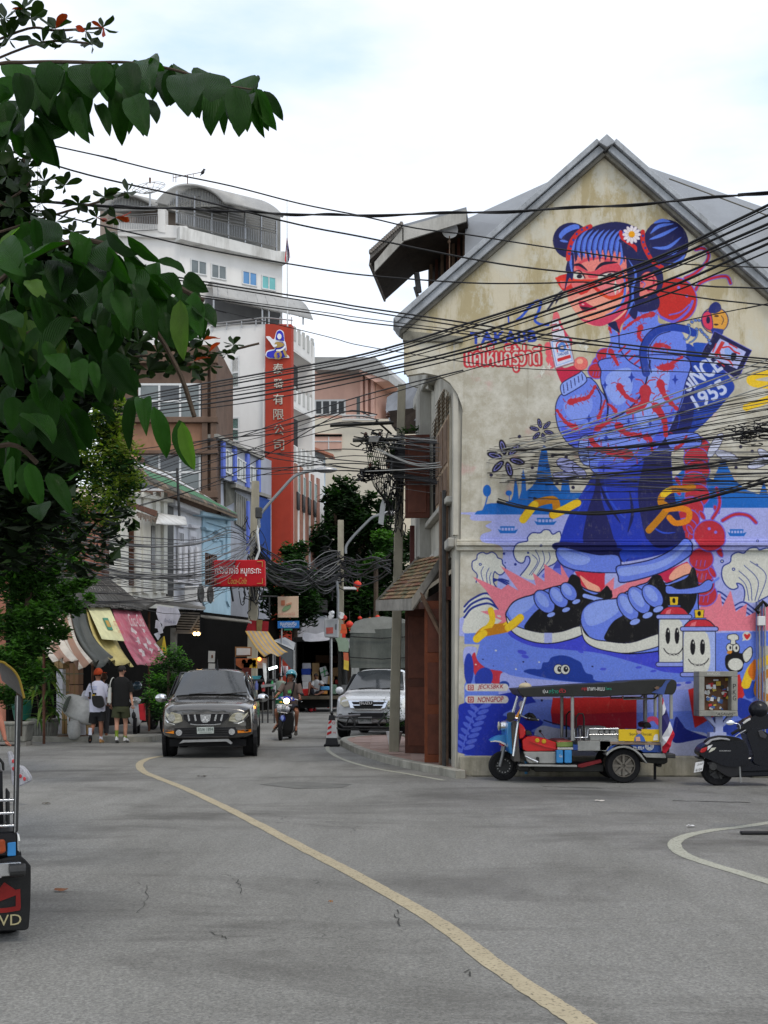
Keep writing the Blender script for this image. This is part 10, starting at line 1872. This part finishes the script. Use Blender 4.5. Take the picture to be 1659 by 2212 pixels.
m=MB();m.tb(ah([f(450,400,-.02),f(445,520,0.),f(410,580,.02)],4,False),.018,6);m.tb(ah([f(650,400,-.02),f(640,470,0.),f(600,500,0.)],4,False),.018,6);m.mk('helmet_padding',ag,rd,kind='stuff')
for s in 'LR':a,b=J[s+'an'],J[s+'to'];d=(b-a).normalized();m=MB();c=a.lerp(b,.62)+V3(0,0,-.045);sd=d.cross(V3(0,0,1)).normalized();m.pr_([c+d*u+sd*w for u,w in _p("-.14 -.03 -.14 .03 0 .036 .1 .046 .13 .02 .13 -.02 .1 -.046 0 -.036")],(0,0,-.018));m.mk('flip_flop',M('flip_flop',(.05,.045,.04),.7,.2,6,.1),rd);m=MB();q=a.lerp(b,.95)+V3(0,0,0.);m.tb([q-sd*.04-d*.07,q+V3(0,0,.02),q+sd*.04-d*.07],.006,5);m.mk('thong_strap',ag,rd)
MB().lathe([(.034,-.012),(.034,.012)],f(205,870,-.14),12).mk('wristband',ag,rd)
f=vv('B6',1100,267,1055,54.3);se=af('person','man in a pale grey shirt sitting barefoot on the cargo truck bed among boxes','person',tuple(f(1095,850)))
J=dict(hip=f(1080,815,.2),waist=f(1085,780,.2),chest=f(1105,715,.15),neck=f(1102,658,.1),head=f(1096,622,.05),Lsh=f(1058,690,.12),Lel=f(1050,750,-.05),Lwr=f(1100,770,-.2),Lhd=f(1125,775,-.22),Rsh=f(1155,690,.12),Rel=f(1190,735,0.),Rwr=f(1160,720,-.22),Rhd=f(1138,715,-.26),Lhi=f(1050,820,.15),Lkn=f(1022,690,-.15),Lan=f(1018,820,-.3),Lto=f(1010,840,-.42),Rhi=f(1105,825,.15),Rkn=f(1195,805,-.15),Ran=f(1120,838,-.32),Rto=f(1085,838,-.4),face=(.1,-1,-.25))
body(J,se,dX);aS(se,[(f(1082,820,.2),.19,.13),(f(1088,770,.18),.18,.13),(f(1102,715,.14),.2,.12),(f(1104,685,.12),.19,.11),(f(1103,668,.1),.12,.08),(f(1102,655,.1),.06,.06)],[([f(1065,685,.12),f(1050,735,0.)],[.08,.08]),([f(1150,685,.12),f(1182,725,.02)],[.08,.08])],M('pale_grey_tshirt',(.3,.31,.32),.85,.1,4,.1));aS(se,[(f(1080,835,.15),.2,.15),(f(1080,805,.2),.2,.14)],[([f(1052,815,.1),f(1036,760,-.05)],[.11,.1]),([f(1108,822,.1),f(1150,812,-.05)],[.11,.1])],bS['dark_grey_shorts'],'shorts');aQ(se,J['head'],(0,0,1),(.1,-1,-.2),bA,sz=1.06)
f=vv('B6',668,328,1085,44.3);ve=af('person','black haired vendor in a grey top and green apron standing at the food cart','person',tuple(f(668,1085)))
J=dict(hip=f(668,800),waist=f(668,750),chest=f(668,670),neck=f(670,595),head=f(670,558),Lsh=f(610,625),Lel=f(600,700),Lwr=f(590,740,.2),Lhd=f(588,745,.3),Rsh=f(728,625),Rel=f(738,700),Rwr=f(728,750,.2),Rhd=f(722,755,.3),Lhi=f(640,810),Lkn=f(640,930),Lan=f(640,1055),Lto=f(640,1078,.15),Rhi=f(700,810),Rkn=f(700,930),Ran=f(700,1055),Rto=f(700,1078,.15),face=(0,1,0))
body(J,ve,bZ);aS(ve,[(f(668,800),.19,.13),(f(668,720),.18,.13),(f(668,650),.2,.12),(f(668,620),.19,.11),(f(670,600),.1,.08)],[([f(622,622),f(605,680)],[.08,.08]),([f(716,622),f(735,680)],[.08,.08])],M('grey_green_top',(.2,.25,.21),.85,.15,4,.1));aS(ve,[(f(668,900),.2,.14),(f(668,780),.195,.14),(f(668,700),.19,.14)],[([f(640,800),f(640,920),f(640,1040)],[.1,.09,.07]),([f(700,800),f(700,920),f(700,1040)],[.1,.09,.07])],M('green_apron',(.02,.14,.07),.8,.15,4,.1),'apron');aQ(ve,J['head'],(0,0,1),(0,1,0),bA,sz=1.1)
Y=14.9;w_=lambda x,z,dy=0.:V3(x,Y+dy,z);le=af('person','person in black at the left frame edge, only a bare arm and hand in view','person',tuple(w_(-5.05,0)))
J=dict(hip=w_(-5.02,.92),waist=w_(-5.03,1.04),chest=w_(-5.04,1.25),neck=w_(-5.05,1.47),head=w_(-5.05,1.6),Lsh=w_(-5.22,1.38),Lel=w_(-5.28,1.1),Lwr=w_(-5.28,.86),Lhd=w_(-5.28,.76),Rsh=w_(-4.86,1.38),Rel=w_(-4.765,1.08),Rwr=w_(-4.7,.845,-.03),Rhd=w_(-4.675,.75,-.04),Lhi=w_(-5.12,.88),Lkn=w_(-5.12,.48),Lan=w_(-5.12,.07),Lto=w_(-5.12,.03,-.16),Rhi=w_(-4.93,.88),Rkn=w_(-4.93,.48),Ran=w_(-4.93,.07),Rto=w_(-4.93,.03,-.16),face=(0,-1,0),Rpn=(1,0,0),Lpn=(1,0,0))
body(J,le,M('skin_arm',(.36,.14,.09),.5,.12,8,.03),curl=.9);aS(le,[(w_(-5.03,.86),.18,.12),(w_(-5.03,1.05),.17,.12),(w_(-5.04,1.28),.19,.12),(w_(-5.04,1.4),.18,.1),(w_(-5.05,1.46),.09,.07)],[([w_(-5.2,1.38),w_(-5.27,1.2)],[.07,.07]),([w_(-4.88,1.38),w_(-4.83,1.25)],[.066,.066])],bt);aS(le,[(w_(-5.02,.82),.18,.12),(w_(-5.02,.95),.18,.12)],[([w_(-5.12,.86),w_(-5.12,.5)],[.1,.1]),([w_(-4.93,.86),w_(-4.93,.5)],[.1,.1])],bS['black_shorts'],'shorts');aQ(le,J['head'],(0,0,1),(0,-1,0))
for s in 'LR':c4(le,J[s+'an'],J[s+'to'],ag)
g6=af('plastic_bag','translucent white carrier bag with red print hanging from the hand at the left edge','bag',tuple(w_(-4.6,.5)));q=[P(*Z('B1',p)[0],14.82)for p in _p("52 750 68 748 92 800 120 850 160 860 195 900 220 945 218 968 190 985 150 1005 110 1018 92 995 82 950 80 880 60 820")];m=MB();m.pr_(q,(0,.12,0));hX=M('thin_plastic',(.5,.5,.54),.3,.25,9,.4,trans=.35);m.mk('bag',hX,g6,bevel=.015)
for x,y in _p("98 820 100 875 150 930 180 950"):m=MB();c=P(*Z('B1',(x,y))[0],14.8);m.ball(c,(.02,.008,.025),6,5);m.mk('bag_print',M('bag_print_red',(.45,.05,.06),.6,.3,20,0),g6)
